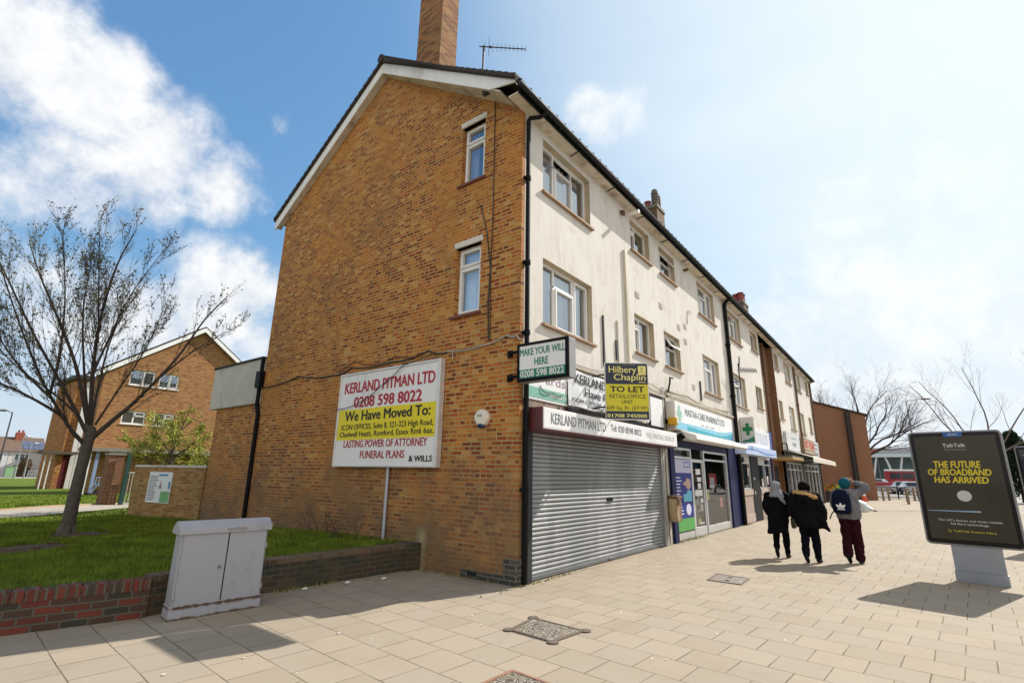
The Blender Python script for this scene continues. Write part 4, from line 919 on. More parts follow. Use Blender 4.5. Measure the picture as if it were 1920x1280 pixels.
mb = MB(); mb.prism([(-.06, 2.945), (-.485, 2.945), (-.485, 3.17), (-.3, 3.06), (-.06, 3.01)], 'x', 14.326, 14.3335); mb.build('green_wave', m_green, cs)
bs = thing('blue_fascia', 'white board with blue end panel and blurred lettering next to the pharmacy cross', 'sign', (17, -.1, 2.85))
mb = MB(); mb.box(14.65, 18.9, -.12, -.001, 2.86, 3.62); mb.build('board', m_signw, bs)
mb = MB(); mb.box(18.9, 19.4, -.12, -.001, 2.86, 3.66); mb.build('end_panel', M('royal_blue', (.03, .06, .30), .5), bs)
mb = MB(); rr = random.Random(5)
for k in range(13):
    x = 15.0 + k * .28; mb.box(x, x + .05, -.124, -.119, 3.0, 3.46)
    if k % 3: mb.box(x + .05, x + .19, -.124, -.119, 3.0 + (k % 2) * .4, 3.07 + (k % 2) * .4)
    if k % 2: mb.box(x + .16, x + .21, -.124, -.119, 3.05, 3.42)
mb.build('blurred_letters', M('lilac_letters', (.42, .46, .62), .5), bs)
sb = thing('shutter_box', 'blue and white wave patterned shutter housing over the beige shop front', 'shutter housing', (16, -.2, 2.5))
mb = MB(); mb.box(13.2, 18.6, -.4, -.001, 2.47, 2.80); mb.build('housing', M('pale_blue_housing', (.48, .56, .78), .45, var=.06), sb, bevel=.01)
mb = MB(); n = 40
for k in range(n):
    a, b = k / n, (k + 1) / n; f = lambda t: 2.58 + .06 * math.sin(t * 7) ; g2 = lambda t: 2.66 + .05 * math.sin(t * 5 + 1)
    mb.quad((13.2 + 5.4 * a, -.403, f(a)), (13.2 + 5.4 * b, -.403, f(b)), (13.2 + 5.4 * b, -.403, g2(b)), (13.2 + 5.4 * a, -.403, g2(a)))
mb.build('wave_band', M('mid_blue', (.16, .30, .62), .45), sb)
aw = thing('awning_cassette', 'folded white awning casing above the pharmacy door', 'awning', (9.5, -.4, 2.6))
mb = MB(); mb.prism([(-.05, 2.62), (-.05, 2.80), (-.22, 2.84), (-.62, 2.72), (-.64, 2.60), (-.5, 2.57), (-.3, 2.66)], 'x', 7.05, 12.5); mb.build('casing', M('awning_white', (.74, .73, .70), .55, var=.06, stain=(1.2, (.45, .40, .32), .58, .72)), aw, bevel=.01)
mb = MB(); mb.box(7.3, 12.4, -.2, -.08, 2.845, 2.87); mb.tube([(7.02, -.3, 2.72), (7.02, -.1, 2.6)], .09, 8); mb.build('arm', m_black, aw)
ab = thing('burglar_alarm', 'small yellow alarm box between the shutter shop and the pharmacy sign', 'alarm box', (6.5, -.1, 2.95))
mb = MB(); mb.box(6.42, 6.58, -.34, -.1, 2.94, 3.14); mb.build('case', M('alarm_yellow', (.62, .36, .01), .4, var=.1), ab, bevel=.025)
mb = MB(); mb.box(6.46, 6.54, -.345, -.339, 2.98, 3.1); mb.build('face_plate', M('alarm_face', (.72, .66, .5), .4), ab)
mb = MB(); mb.box(6.44, 6.56, -.1, -.001, 2.98, 3.1); mb.build('back_plate', m_black, ab)
bell = thing('bell_box', 'white teardrop alarm bell box on the brick gable wall', 'alarm box', (-.06, .74, 2.4))
mb = MB(); rings = []
for (d, s) in ((0, 1), (.06, 1), (.085, .9), (.095, .6)):
    ring = []
    for k in range(24):
        a = 2 * math.pi * k / 24; w = .155 * s; zz = math.sin(a); ww = w * (1 - .28 * max(0, -zz)) ; ring.append((-d, .74 + math.cos(a) * ww, 2.56 + zz * .155 * s))
    rings.append(ring)
mb.loft(rings); mb.build('case', M('bell_cream', (.74, .70, .60), .45), bell, smooth=False)
mb = MB(); mb.ell((-.055, .74, 2.432), .055, .085, .045, 16, 8); mb.build('strobe', M('strobe_blue', (.012, .03, .10), .2), bell)
text(bell, 'EUO', M('bell_ink', (.12, .13, .16), .5), (-.096, .80, 2.585), GX, GU, .10, .035, .01)
mbx = thing('meter_box', 'rusty peeling beige meter box on the pilaster between shutter and pharmacy', 'meter box', (6.45, -.1, .6))
mb = MB(); mb.box(6.30, 6.62, -.26, -.045, .55, 1.14); mb.build('case', M('peeling_beige', (.42, .33, .20), .8, var=.2, scale=9, stain=(4, (.15, .06, .03), .45, .58)), mbx, bevel=.012)
mb = MB(); mb.box(6.285, 6.635, -.29, -.04, 1.1, 1.17); mb.box(6.33, 6.43, -.3, -.25, .95, 1.1); mb.build('lid', m_rust, mbx, bevel=.01)
# far shop signs and awning
fg = thing('far_shop_sign', 'pale grey sign of the shop just past the brick stair bay', 'sign', (25, -.1, 3.1))
mb = MB(); mb.box(23.1, 27.2, -.14, -.001, 3.08, 4.02); mb.build('board', M('far_grey_board', (.55, .56, .57), .5), fg)
mb = MB()
for (a, b, c, d) in ((24.4, 26.0, 3.72, 3.77), (24.7, 25.9, 3.42, 3.5), (24.7, 25.8, 3.33, 3.38)): mb.box(a, b, -.146, -.139, c, d)
mb.build('small_print', m_greyink, fg)
kb = thing('kebab_sign', 'tan sign with red lettering over the far striped awning', 'sign', (29.6, -.2, 3.1))
mb = MB(); mb.box(27.5, 31.8, -.3, -.001, 3.05, 3.95); mb.build('sign_box', M('dark_tan_frame', (.16, .09, .05), .6), kb)
mb = MB(); mb.box(27.7, 31.6, -.31, -.299, 3.32, 3.88); mb.build('sign_face', M('tan_face', (.55, .42, .27), .5), kb)
mb = MB(); mb.box(27.9, 31.4, -.31, -.299, 3.12, 3.24); mb.build('lower_strip', M('tan_strip', (.40, .32, .2), .5), kb)
ftext(kb, 'BEST KEBAB', m_red, 27.85, 31.45, -.312, 3.40, 3.82, .03)
fg2 = thing('end_shop_sign', 'pale grey sign at the far end of the terrace beside the tan sign', 'sign', (33.4, -.1, 3.1))
mb = MB(); mb.box(31.9, 35.0, -.14, -.001, 3.05, 4.05); mb.build('board', M('far_grey_board', (.55, .56, .57), .5), fg2)
mb = MB()
for (a, b, c, d) in ((32.6, 34.3, 3.8, 3.88), (32.8, 34.2, 3.55, 3.62)): mb.box(a, b, -.146, -.139, c, d)
for k in range(7): mb.box(32.4 + k * .3, 32.6 + k * .3, -.146, -.139, 3.12, 3.3)
mb.build('small_print', m_greyink, fg2)
fa = thing('shop_awning', 'white open shop awning with valance over the far shop fronts', 'awning', (28, -.6, 2.6))
mb = MB(); mb.loft([[(22.9, -.05, 3.06), (22.9, -.05, 3.03), (22.9, -1.25, 2.66), (22.9, -1.25, 2.69)], [(32.6, -.05, 3.06), (32.6, -.05, 3.03), (32.6, -1.25, 2.66), (32.6, -1.25, 2.69)]]); mb.build('canopy', M('awning_cloth', (.74, .71, .64), .8, var=.05), fa)
mb = MB(); vs = []; n = 60
for k in range(n + 1):
    x = 22.9 + 9.7 * k / n; vs += [(x, -1.255, 2.68), (x, -1.265 - .01 * math.sin(k * 1.7), 2.42 + .03 * abs(math.sin(k * .785)))]
mb.add(vs, [(2 * k, 2 * k + 2, 2 * k + 3, 2 * k + 1) for k in range(n)]); mb.build('valance', M('valance_cloth', (.60, .54, .46), .8, var=.1, scale=9), fa)
mb = MB()
for x in (23.4, 28.0, 32.2): mb.tube([(x, -.02, 2.5), (x, -1.2, 2.64)], .03, 6)
mb.build('arm', m_black, fa)
dish = MB(); dish.tube([(22.6, 0, 3.35), (22.6, -.2, 3.35), (22.6, -.22, 3.0)], .04, 6); dish.build('flag_bracket', m_cable, T)

# aerials
ae = thing('tv_aerial', 'large rooftop television aerial on a bent mast at the gable verge', 'aerial', (-.3, .6, 9.1))
mb = MB(); mb.tube([(-.33, .62, 9.0), (-.33, .70, 9.25), (-.3, .78, 9.5), (-.3, .78, 10.2)], [.016, .018, .02, .02], 7); mb.box(-.38, -.3, .52, .7, 8.9, 9.02); mb.build('mast', m_cable, ae)
mb = MB(); a = Vector((-.36, .85, 10.18)); b = Vector((.27, .12, 10.18)); mb.tube([a, b], .012, 6)
side = (b - a).normalized().cross(Vector((0, 0, 1)))
for k in range(11):
    p = a.lerp(b, .12 + .088 * k); h = .15 - .006 * k; mb.tube([p - Vector((0, 0, h * .8)) , p + Vector((0, 0, h * .8))], .005, 4)
    if k == 1: mb.tube([p - Vector((0, 0, .22)), p + Vector((0, 0, .26))], .006, 4)
mb.ell(a.lerp(b, .24), .03, .03, .03, 8, 6); mb.build('boom', m_cable, ae)
cable('cable', [(-.05, .70, 9.2), (-.02, .66, 8.95)], .008, m_cable)
ae2 = thing('tv_aerial', 'wall mounted television aerial on the render beside the black downpipe', 'aerial', (13.7, -.1, 5.2))
mb = MB(); mb.tube([(13.75, 0, 5.2), (13.75, -.3, 5.2)], .02, 6); mb.tube([(13.75, -.3, 4.85), (13.75, -.3, 5.9)], .022, 6); mb.tube([(13.75, 0, 4.95), (13.75, -.3, 4.95)], .02, 6); mb.build('mast', m_cable, ae2)
mb = MB(); a = Vector((13.6, -.3, 5.62)); b = Vector((17.4, -.42, 6.2)); b = a + (b - a) * .75; mb.tube([a, b], .02, 5)
for k in range(12):
    p = a.lerp(b, .06 + .082 * k); mb.tube([p - Vector((0, .02, .1)), p + Vector((0, .02, .1))], .014, 4)
mb.tube([a + Vector((.2, 0, 0)), a + Vector((-.1, -.1, .5))], .012, 4); mb.tube([a + Vector((.2, 0, 0)), a + Vector((.5, .0, .6))], .012, 4)
mb.build('boom', m_cable, ae2)
# ------------------------------------------------------------------ low walls, cabinet, garden wall
def wall_line(name, pts, h, th, mat, cope, cope_h, label, cat='wall', jitter=0):
    root = thing(name, label, cat, (pts[0][0], pts[0][1], 0))
    mb = MB(); mc = MB()
    for (p, q) in zip(pts, pts[1:]):
        d = Vector((q[0] - p[0], q[1] - p[1], 0)); L = d.length; d.normalize(); nrm = Vector((-d.y, d.x, 0))
        base = Vector((p[0], p[1], 0))
        def B(m, u0, u1, z0, z1, o0, o1):
            m.add([base + d * u + nrm * o + Vector((0, 0, z)) for z in (z0, z1) for u, o in ((u0, o0), (u1, o0), (u1, o1), (u0, o1))], [(3, 2, 1, 0), (4, 5, 6, 7), (0, 1, 5, 4), (1, 2, 6, 5), (2, 3, 7, 6), (3, 0, 4, 7)])
        B(mb, 0, L, -.05, h - cope_h, 0, th)
        if jitter:
            B(mb, 0, L, h - cope_h, h - .012, .008, th - .008)
            rr = random.Random(3); u = 0
            while u < L - .01:
                w = min(.113, L - u); B(mc, u + .006, u + w - .006, h - cope_h + .002, h + rr.uniform(-.008, .006), rr.uniform(-.008, .006), th + rr.uniform(-.005, .008)); u += .113
        else: B(mc, 0, L, h - cope_h, h, -.006, th + .006)
    mb.build('brickwork', mat, root); mc.build('coping', cope, root, bevel=.004 if jitter else .006)
    return root
wall_line('dwarf_wall', [(-11.0, 3.9), (-5.27, 2.47), (-4.12, 2.17)], .405, .22, m_flarewall, m_flarecope, .12, 'low brick wall coloured red for lens flare with brick on edge coping left of the cabinet', jitter=1)
wall_line('dwarf_wall', [(-4.10, 2.22), (-2.67, 2.32), (-.06, 2.17)], .43, .22, m_darkwall, m_darkcope, .075, 'low dark mossy brick wall from the cabinet to the gable')
mb = MB(); mb.box(-.30, -.018, 2.10, 2.42, 0, .44); tag(mb.build('wall_pier', m_darkwall, bevel=.006), 'short dark brick pier where the low wall meets the gable', 'pier')

ca = thing('street_cabinet', 'grey white telecom cabinet with two doors and rusty base in front of the low walls', 'cabinet', (-3.55, 1.85, 0))
cd = Vector((.98, -.11, 0)).normalized()
CM = Matrix(((cd.x, -cd.y, 0, -4.04), (cd.y, cd.x, 0, 1.79), (0, 0, 1, 0), (0, 0, 0, 1)))
m_cab = M('cabinet_grey', (.36, .36, .39), .5, var=.08, scale=2, stain=(2.2, (.26, .25, .25), .52, .7))
def cab_base():
    m, t, b, c = new_mat('cabinet_rusty'); P = c.outputs['Object']
    n = t.noise(P, 7, 7, .75); sx = t.add('ShaderNodeSeparateXYZ'); t.link(P, sx.inputs[0])
    edge = t.math('ABSOLUTE', t.math('SUBTRACT', sx.outputs[2], .125))
    f = t.math('MAXIMUM', t.rng(t.math('ADD', edge, t.math('MULTIPLY', n, -.12)), -.055, -.035, 1, 0), t.rng(t.math('ADD', sx.outputs[2], t.math('MULTIPLY', n, -.10)), -.042, -.022, 1, 0))
    scuff = t.rng(t.noise(t.mapping(P, scale=(1, 1, .6), rot=(0, .6, 0)), 3.2, 7, .75), .56, .70, 0, .6)
    col = t.mix(f, t.mix(scuff, (.36, .36, .39), (.26, .25, .25)), t.mix(t.noise(P, 40), (.05, .035, .025), (.16, .07, .03)))
    t.link(col, b.inputs['Base Color']); b.inputs['Roughness'].default_value = .6
    return m
m_cabr = cab_base()
mb = MB(CM); mb.box(0, .985, .0, .25, .0, .15); mb.build('plinth', m_cabr, ca, bevel=.004)
mb = MB(CM); mb.box(.012, .973, .012, .25, .15, .915); mb.build('carcass', m_cab, ca, bevel=.006)
for (a, b_) in ((.035, .512), (.525, .955)):
    mb = MB(CM); mb.box(a, b_, -.006, .010, .135, .905); dd = mb.build('cabinet_door', m_cabr, ca, bevel=.005)
    hx = a - .012 if a < .1 else b_ + .012
    mb = MB(CM)
    for z in (.25, .72): mb.tube([(hx, -.008, z - .03), (hx, -.008, z + .03)], .011, 8); mb.box(hx - .012, hx + .012, -.004, .008, z - .008, z + .008)
    mb.build('hinge', m_cab, dd)
    if a < .1:
        mb = MB(CM); mb.tube([(.455, -.02, .52), (.455, 0, .52)], [.018, .022], 12); mb.build('lock', M('lock_grey', (.2, .2, .2), .4, metal=.5), dd)
mb = MB(CM); mb.box(.508, .529, .008, .0115, .14, .905); mb.build('door_gap_shade', m_black, ca)  # black strip painting the shade between the two doors
mb = MB(CM); mb.prism([(-.03, .905), (-.03, .965), (.085, 1.045), (.165, 1.045), (.28, .965), (.28, .905)], 'x', -.025, 1.01); mb.build('hood', m_cab, ca, bevel=.004)
mb = MB(CM); mb.box(.48, .70, -.033, -.029, .927, .957); mb.build('worn_plate', M('worn_sticker', (.28, .25, .24), .7, var=.5, scale=60), ca)

gw = thing('garden_wall', 'tall mellow brick garden wall running back from the gable with a poster', 'wall', (-.25, 13, 0))
ga, gb = Vector((-.02, 11.42, 0)), Vector((-.60, 15.3, 0)); gd = (gb - ga).normalized(); gn = Vector((gd.y, -gd.x, 0)); gn = -gn if gn.x > 0 else gn
def GW(u, o, z): return ga + gd * u + gn * o + Vector((0, 0, z))
def gbox(mb, u0, u1, o0, o1, z0, z1): mb.add([GW(u, o, z) for z in (z0, z1) for u, o in ((u0, o0), (u1, o0), (u1, o1), (u0, o1))], [(3, 2, 1, 0), (4, 5, 6, 7), (0, 1, 5, 4), (1, 2, 6, 5), (2, 3, 7, 6), (3, 0, 4, 7)])
GL = (gb - ga).length
mb = MB(); gbox(mb, 0, GL, -.22, 0, -.05, 1.66); mb.build('brickwork', m_gardenwall, gw)
mb = MB(); gbox(mb, -.02, GL + .02, -.24, .02, 1.66, 1.73); mb.build('coping', m_conc, gw, bevel=.01)
pb = thing('wall_poster', 'white and green notice with lines of small print fixed on the garden wall', 'poster', tuple(GW(2.3, .03, 1)))
mb = MB(); gbox(mb, 1.62, 2.92, .005, .03, .60, 1.52); mb.build('panel', M('poster_white', (.66, .69, .72), .5, var=.05), pb)
mb = MB(); gbox(mb, 1.64, 2.12, .0295, .034, .62, .95); mb.build('green_panel', M('poster_leaf_green', (.13, .36, .13), .5, var=.15, scale=9), pb)
mb = MB(); rr = random.Random(3)
for k in range(13): gbox(mb, 2.86 - rr.uniform(.35, .52), 2.87, .0305, .033, .68 + k * .058, .705 + k * .058)
mb.build('small_print', M('poster_ink', (.14, .15, .18), .6), pb)
mb = MB(); gbox(mb, 1.85, 2.35, .0305, .033, 1.40, 1.46); gbox(mb, 1.66, 1.76, .0305, .033, 1.02, 1.24); mb.build('blue_heading', M('poster_blue', (.05, .22, .42), .6), pb)
mb = MB(); gbox(mb, 2.1, 2.28, .0305, .033, 1.02, 1.10); gbox(mb, 2.14, 2.24, .0305, .033, 1.10, 1.18); gbox(mb, 2.17, 2.21, .0305, .033, 1.18, 1.26); mb.build('church_drawing', M('poster_pink', (.35, .2, .22), .6), pb)

# ------------------------------------------------------------------ covers in the pavement
def cover_mat(name, col, kind):
    m, t, b, c = new_mat(name); P = c.outputs['Object']
    if kind == 'maze':
        w = t.add('ShaderNodeTexWave'); w.inputs['Scale'].default_value = 5.5; w.inputs['Distortion'].default_value = 26; w.inputs['Detail'].default_value = 1.2; w.inputs['Detail Scale'].default_value = 1.5; t.link(P, w.inputs['Vector']); h = t.rng(w.outputs['Fac'], .35, .6)
    else:
        ck = t.add('ShaderNodeTexWave', bands_direction='DIAGONAL'); ck.inputs['Scale'].default_value = 9; t.link(P, ck.inputs['Vector']); h = t.rng(ck.outputs['Fac'], .3, .6)
    col2 = t.mix(h, tuple(x * .16 for x in col), col); col2 = t.mix(t.rng(t.noise(P, 30, 4), .4, .7, 0, .5), col2, (.30, .25, .18))
    t.link(col2, b.inputs['Base Color']); b.inputs['Roughness'].default_value = .6; b.inputs['Metallic'].default_value = .25
    bp = t.add('ShaderNodeBump'); bp.inputs['Strength'].default_value = 1; bp.inputs['Distance'].default_value = .012; t.link(h, bp.inputs['Height']); t.link(bp.outputs[0], b.inputs['Normal'])
    return m
m_maze = cover_mat('cast_iron_maze', (.36, .31, .25), 'maze'); m_chk = cover_mat('cast_iron_chequer', (.34, .29, .25), 'chk')
m_castrim = M('cast_rim', (.13, .10, .075), .7, metal=.2, var=.3, scale=20)
def manhole(label, corners, mat, ears, rim=m_castrim):
    c = sum((Vector((x, y, 0)) for x, y in corners), Vector()) / 4; root = thing('manhole_cover', label, 'manhole cover', tuple(c))
    P4 = [Vector((x, y, 0)) for x, y in corners]
    def ringz(s, z): return [c + (p - c) * s + Vector((0, 0, z)) for p in P4]
    mb = MB(); mb.loft([ringz(1.04, .001), ringz(1.04, .012), ringz(.92, .013), ringz(.92, .005)], cap=False)
    if ears:
        for p in P4: mb.tube([c + (p - c) * 1.03 + Vector((0, 0, .0)), c + (p - c) * 1.03 + Vector((0, 0, .014))], .062, 8)
    mb.build('rim', rim, root)
    mb = MB(); mb.loft([ringz(.915, .001), ringz(.915, .008)]); mb.build('plate', mat, root)
    if not ears and mat is m_chk:
        mb = MB()
        for s in (-.22, .22): q = c + (P4[0] - P4[2]) * s * .55 + (P4[1] - P4[3]) * s * .45; mb.tube([q + Vector((0, 0, .007)), q + Vector((0, 0, .011))], .04, 8)
        mb.build('lifting_hole', m_black, root)
    return root
manhole('ornate cast iron cover with corner lugs in the middle of the paving', [(-1.24, -1.2), (-1.29, -1.91), (-1.83, -1.85), (-1.79, -1.27)], m_maze, True)
manhole('rusty cast iron cover cut by the bottom edge of the view', [(-2.70, -2.0), (-2.74, -2.6), (-3.3, -2.62), (-3.24, -1.98)], m_maze, False, M('rusty_rim', (.25, .13, .08), .8, var=.3, scale=20))
manhole('chequered steel cover flush in the paving before the pharmacy', [(3.16, -2.04), (3.09, -2.58), (2.48, -2.59), (2.5, -2.07)], m_chk, False)
# weeds in the joint along the shop fronts and scraps of litter
mb = MB(); rr = random.Random(11)
for k in range(420):
    s = rr.random()
    if s < .55: x, y = rr.choice((rr.gauss(.7, .5), rr.gauss(13.6, .4), rr.gauss(8.0, .6))), -rr.uniform(.03, .14)
    elif s < .8: x, y = rr.uniform(-2.6, -1.6), 2.28 - rr.uniform(.0, .1)
    else: x, y = rr.uniform(-.2, -.0) , rr.uniform(.3, 2)
    h = rr.uniform(.015, .06); a = rr.uniform(0, 6.28); w = rr.uniform(.006, .014)
    mb.quad((x - w * math.cos(a), y - w * math.sin(a), .001), (x + w * math.cos(a), y + w * math.sin(a), .001), (x + rr.uniform(-.03, .03), y + rr.uniform(-.03, .03), h))
tag(mb.build('weeds', M('weed_green', (.20, .20, .05), .8, var=.4, scale=8)), 'small weeds and moss growing in the joint at the wall foot', 'weeds', kind='stuff')
m_scrap = M('scrap_paper', (.7, .68, .64), .7)
mb = MB()
for k in range(46):
    x, y = rr.uniform(-5.5, 5), rr.uniform(-4, .8); s = rr.uniform(.008, .022)
    if (x + 6.6) ** 2 + (y + 5) ** 2 < 9: continue
    mb.quad(*[(x + s * math.cos(a) * rr.uniform(.6, 1.4), y + s * math.sin(a) * rr.uniform(.6, 1.4), .004 + rr.uniform(0, .008)) for a in (0, 1.5, 3, 4.6)])
for (x, y) in ((-1.55, 2.02), (-1.0, 1.85), (-2.2, 2.1)): mb.ell((x, y, .02), .05, .03, .018, 8, 5)
tag(mb.build('litter', m_scrap), 'tiny pale scraps of litter scattered over the paving', 'litter', kind='stuff')

# ------------------------------------------------------------------ advertising panels
def advert(label, name, org, d, width, z0, z1, ped, group=None, p_scr=None):
    d = Vector((d[0], d[1], 0)).normalized(); n = Vector((-d.y, d.x, 0)); n = n if n.x < 0 else -n   # towards the viewer's street side
    root = thing(name, label, 'advertising panel', tuple(org))
    o = Vector(org)
    def rr_rect(w, za, zb, r, dep):
        pts = []
        for (cx, cz, a0) in ((w - r, zb - r, 0), (-w + r, zb - r, 90), (-w + r, za + r, 180), (w - r, za + r, 270)):
            for k in range(7): a = R(a0 + 15 * k); pts.append(o + d * (cx + r * math.cos(a)) + n * dep + Vector((0, 0, cz + r * math.sin(a))))
        return pts
    mb = MB(); w = width / 2
    mb.loft([rr_rect(w - .015, z0 + .015, z1 - .015, .06, -.085), rr_rect(w, z0, z1, .07, -.07), rr_rect(w, z0, z1, .07, .06), rr_rect(w - .012, z0 + .012, z1 - .012, .065, .075)])
    mb.build('housing', M('advert_housing', (.22, .22, .23), .4, metal=.4, var=.06), root)
    mb = MB(); mb.loft([rr_rect(w - .028, z0 + .028, z1 - .028, .055, .0755), rr_rect(w - .028, z0 + .028, z1 - .028, .055, .079)]); mb.build('bezel', m_bezel, root)
    mb = MB(); mb.loft([rr_rect(w - .085, z0 + .10, z1 - .085, .01, .0785), rr_rect(w - .085, z0 + .10, z1 - .085, .01, .081)]); mb.build('screen', m_screen if p_scr is None else p_scr, root)
    mb = MB(); p0, p1 = ped; f = lambda u, dep, z: o + d * u + n * dep + Vector((0, 0, z))
    for (za, zb, e) in ((0, .17, .012), (.17, z0 + .02, 0)):
        mb.add([f(u, q, z) for z in (za, zb) for u, q in ((p0 - e, .05 + e), (p1 + e, .05 + e), (p1 + e, -.06 - e), (p0 - e, -.06 - e))], [(3, 2, 1, 0), (4, 5, 6, 7), (0, 1, 5, 4), (1, 2, 6, 5), (2, 3, 7, 6), (3, 0, 4, 7)])
    mb.build('pedestal', M('pedestal_steel', (.30, .32, .36), .45, metal=.5, var=.1, scale=2), root, bevel=.004)
    return root, (lambda u, z, dep=.0815: tuple(o + d * u + n * dep + Vector((0, 0, z)))), d
m_bezel = M('bezel_black', (.004, .004, .005), .12, spec=.25); m_screen = M('screen_brown', (.042, .037, .026), .16, var=.35, scale=.9, spec=.3); m_screen2 = M('screen_navy', (.010, .014, .035), .08)
m_ay = M('advert_yellow', (.62, .50, .01), .3, var=.05); m_aw = M('advert_white', (.55, .55, .55), .3)
bbr, BBP, bbd = advert('large black framed broadband advert panel on a grey pedestal at the kerb side', 'advert_panel', (5.37, -5.67, 0), (-.15, -1), 1.27, .575, 2.5, (-.315, .33))
def atext(s, mat, u0, u1, z0, z1, bold=0, shear=0): return text(bbr, s, mat, BBP(u0, z0), bbd, (0, 0, 1), u1 - u0, z1 - z0, bold, shear=shear, depth=.0012)
atext('TalkTalk', m_aw, -.16, .146, 2.222, 2.28, .02); atext('For Everyone', M('advert_dim', (.26, .25, .24), .3), -.14, .149, 2.165, 2.20)
atext('THE FUTURE', m_ay, -.33, .29, 1.868, 1.978, .04, .12); atext('OF BROADBAND', m_ay, -.43, .405, 1.742, 1.846, .04, .12); atext('HAS ARRIVED', m_ay, -.36, .35, 1.612, 1.716, .04, .12)
atext("The UK's fastest and most reliable", m_aw, -.417, .412, .972, 1.008, .004); atext('full fibre technology.', m_aw, -.257, .243, .915, .95, .004); atext('TalkTalk Future Fibre', m_ay, -.235, .311, .80, .832, .004)
mb = MB(); mb.tube([Vector(BBP(-.285 + .017 * math.cos(a), .815 + .017 * math.sin(a))) for a in np.linspace(0, 6.28, 14)], .003, 4); mb.tube([BBP(-.272, .803), BBP(-.258, .79)], .003, 4); mb.build('search_mark', m_ay, bbr)
mb = MB(); mb.quad(*[BBP(.0 + .096 * math.cos(a), 1.397 + .09 * math.sin(a), .0817) for a in np.linspace(0, 2 * math.pi, 40)[:-1]]); mb.build('white_disc', M('disc_grey', (.50, .50, .50), .3), bbr)
mb = MB(); mb.quad(BBP(-.53, 1.131, .0818), BBP(.15, 1.132, .0818), BBP(.18, 1.145, .0818), BBP(.15, 1.158, .0818), BBP(-.53, 1.141, .0818)); mb.build('light_streak', M('streak_blue', (.22, .36, .50), .3), bbr)
mb = MB(); mb.ell(BBP(.15, 1.145, .0818), .012, .022, .012, 10, 6); mb.build('streak_head', m_aw, bbr)
mb = MB(); mb.quad(BBP(-.125, 2.405, .0822), BBP(.13, 2.405, .0822), BBP(.13, 2.474, .0822), BBP(-.125, 2.474, .0822)); mb.build('owner_plate', M('plate_blue', (.02, .12, .42), .35), bbr)
text(bbr, 'global', m_aw, BBP(-.06, 2.428, .0824), bbd, (0, 0, 1), .13, .03, .02, depth=.001)
b2, B2P, b2d = advert('second advert panel standing further along the kerb behind the broadband panel', 'advert_panel', (12.2, -7.82, 0), (-.15, -1), 1.15, .7, 2.55, (-.5, .5), p_scr=m_screen2)
for (u0, u1, z, hh, mm) in ((-.42, -.2, 2.3, .03, m_aw), (-.42, -.1, 2.1, .02, m_aw), (-.42, -.12, 2.0, .02, m_ay), (-.38, -.28, 1.8, .07, m_aw)):
    mb = MB(); mb.quad(B2P(u0, z), B2P(u1, z), B2P(u1, z + hh), B2P(u0, z + hh)); mb.build('small_print', mm, b2)

# ------------------------------------------------------------------ people
def cloth(name, col, var=.25, scale=7, rough=.85, bump=.5):
    return M(name, col, rough, var=var, scale=scale, bump=bump, bscale=9, spec=.06)
m_skin = M('skin', (.34, .19, .13), .55, var=.06)
def spl(pts, rad, n=6):
    P = [Vector(p) for p in pts]; out = []; ro = []
    for i in range(len(P) - 1):
        p0, p1, p2, p3 = P[max(i - 1, 0)], P[i], P[i + 1], P[min(i + 2, len(P) - 1)]
        for k in range(n):
            t = k / n
            out.append(.5 * ((2 * p1) + (p2 - p0) * t + (2 * p0 - 5 * p1 + 4 * p2 - p3) * t * t + (3 * p1 - p0 - 3 * p2 + p3) * t ** 3)); ro.append(rad[i] * (1 - t) + rad[i + 1] * t)
    out.append(P[-1]); ro.append(rad[-1]); return out, ro
def limb(mb, pts, rad, n=12):
    o, r = spl(pts, rad); mb.tube(o, r, n); 
    for p, q in ((o[0], r[0]), (o[-1], r[-1])): mb.ell(p, q, q, q, 10, 6)
def rings(mb, rows, n=26, pw=2.3):
    """rows: (z, cx, cy, rx, ry)"""
    out = []
    for (z, cx, cy, rx, ry) in rows:
        ring = []
        for k in range(n):
            a = 2 * math.pi * k / n; c, s = math.cos(a), math.sin(a)
            ring.append(Vector((cx + rx * math.copysign(abs(c) ** (2 / pw), c), cy + ry * math.copysign(abs(s) ** (2 / pw), s), z)))
        out.append(ring)
    mb.loft(out)
def soft(mb, name, mat, parent, voxel=.012, it=4):
    o = mb.build(name, mat, parent, smooth=True)
    m = o.modifiers.new('remesh', 'REMESH'); m.mode = 'VOXEL'; m.voxel_size = voxel; m.use_smooth_shade = True
    s = o.modifiers.new('smooth', 'SMOOTH'); s.iterations = it; s.factor = .5
    if name in ('coat', 'parka', 'jacket', 'trousers', 'headscarf'):
        if 'folds' not in bpy.data.textures: tx_ = bpy.data.textures.new('folds', 'CLOUDS'); tx_.noise_scale = .11; tx_.noise_depth = 2
        dm = o.modifiers.new('folds', 'DISPLACE'); dm.texture = bpy.data.textures['folds']; dm.strength = .045; dm.mid_level = .5; dm.texture_coords = 'LOCAL'
    return o
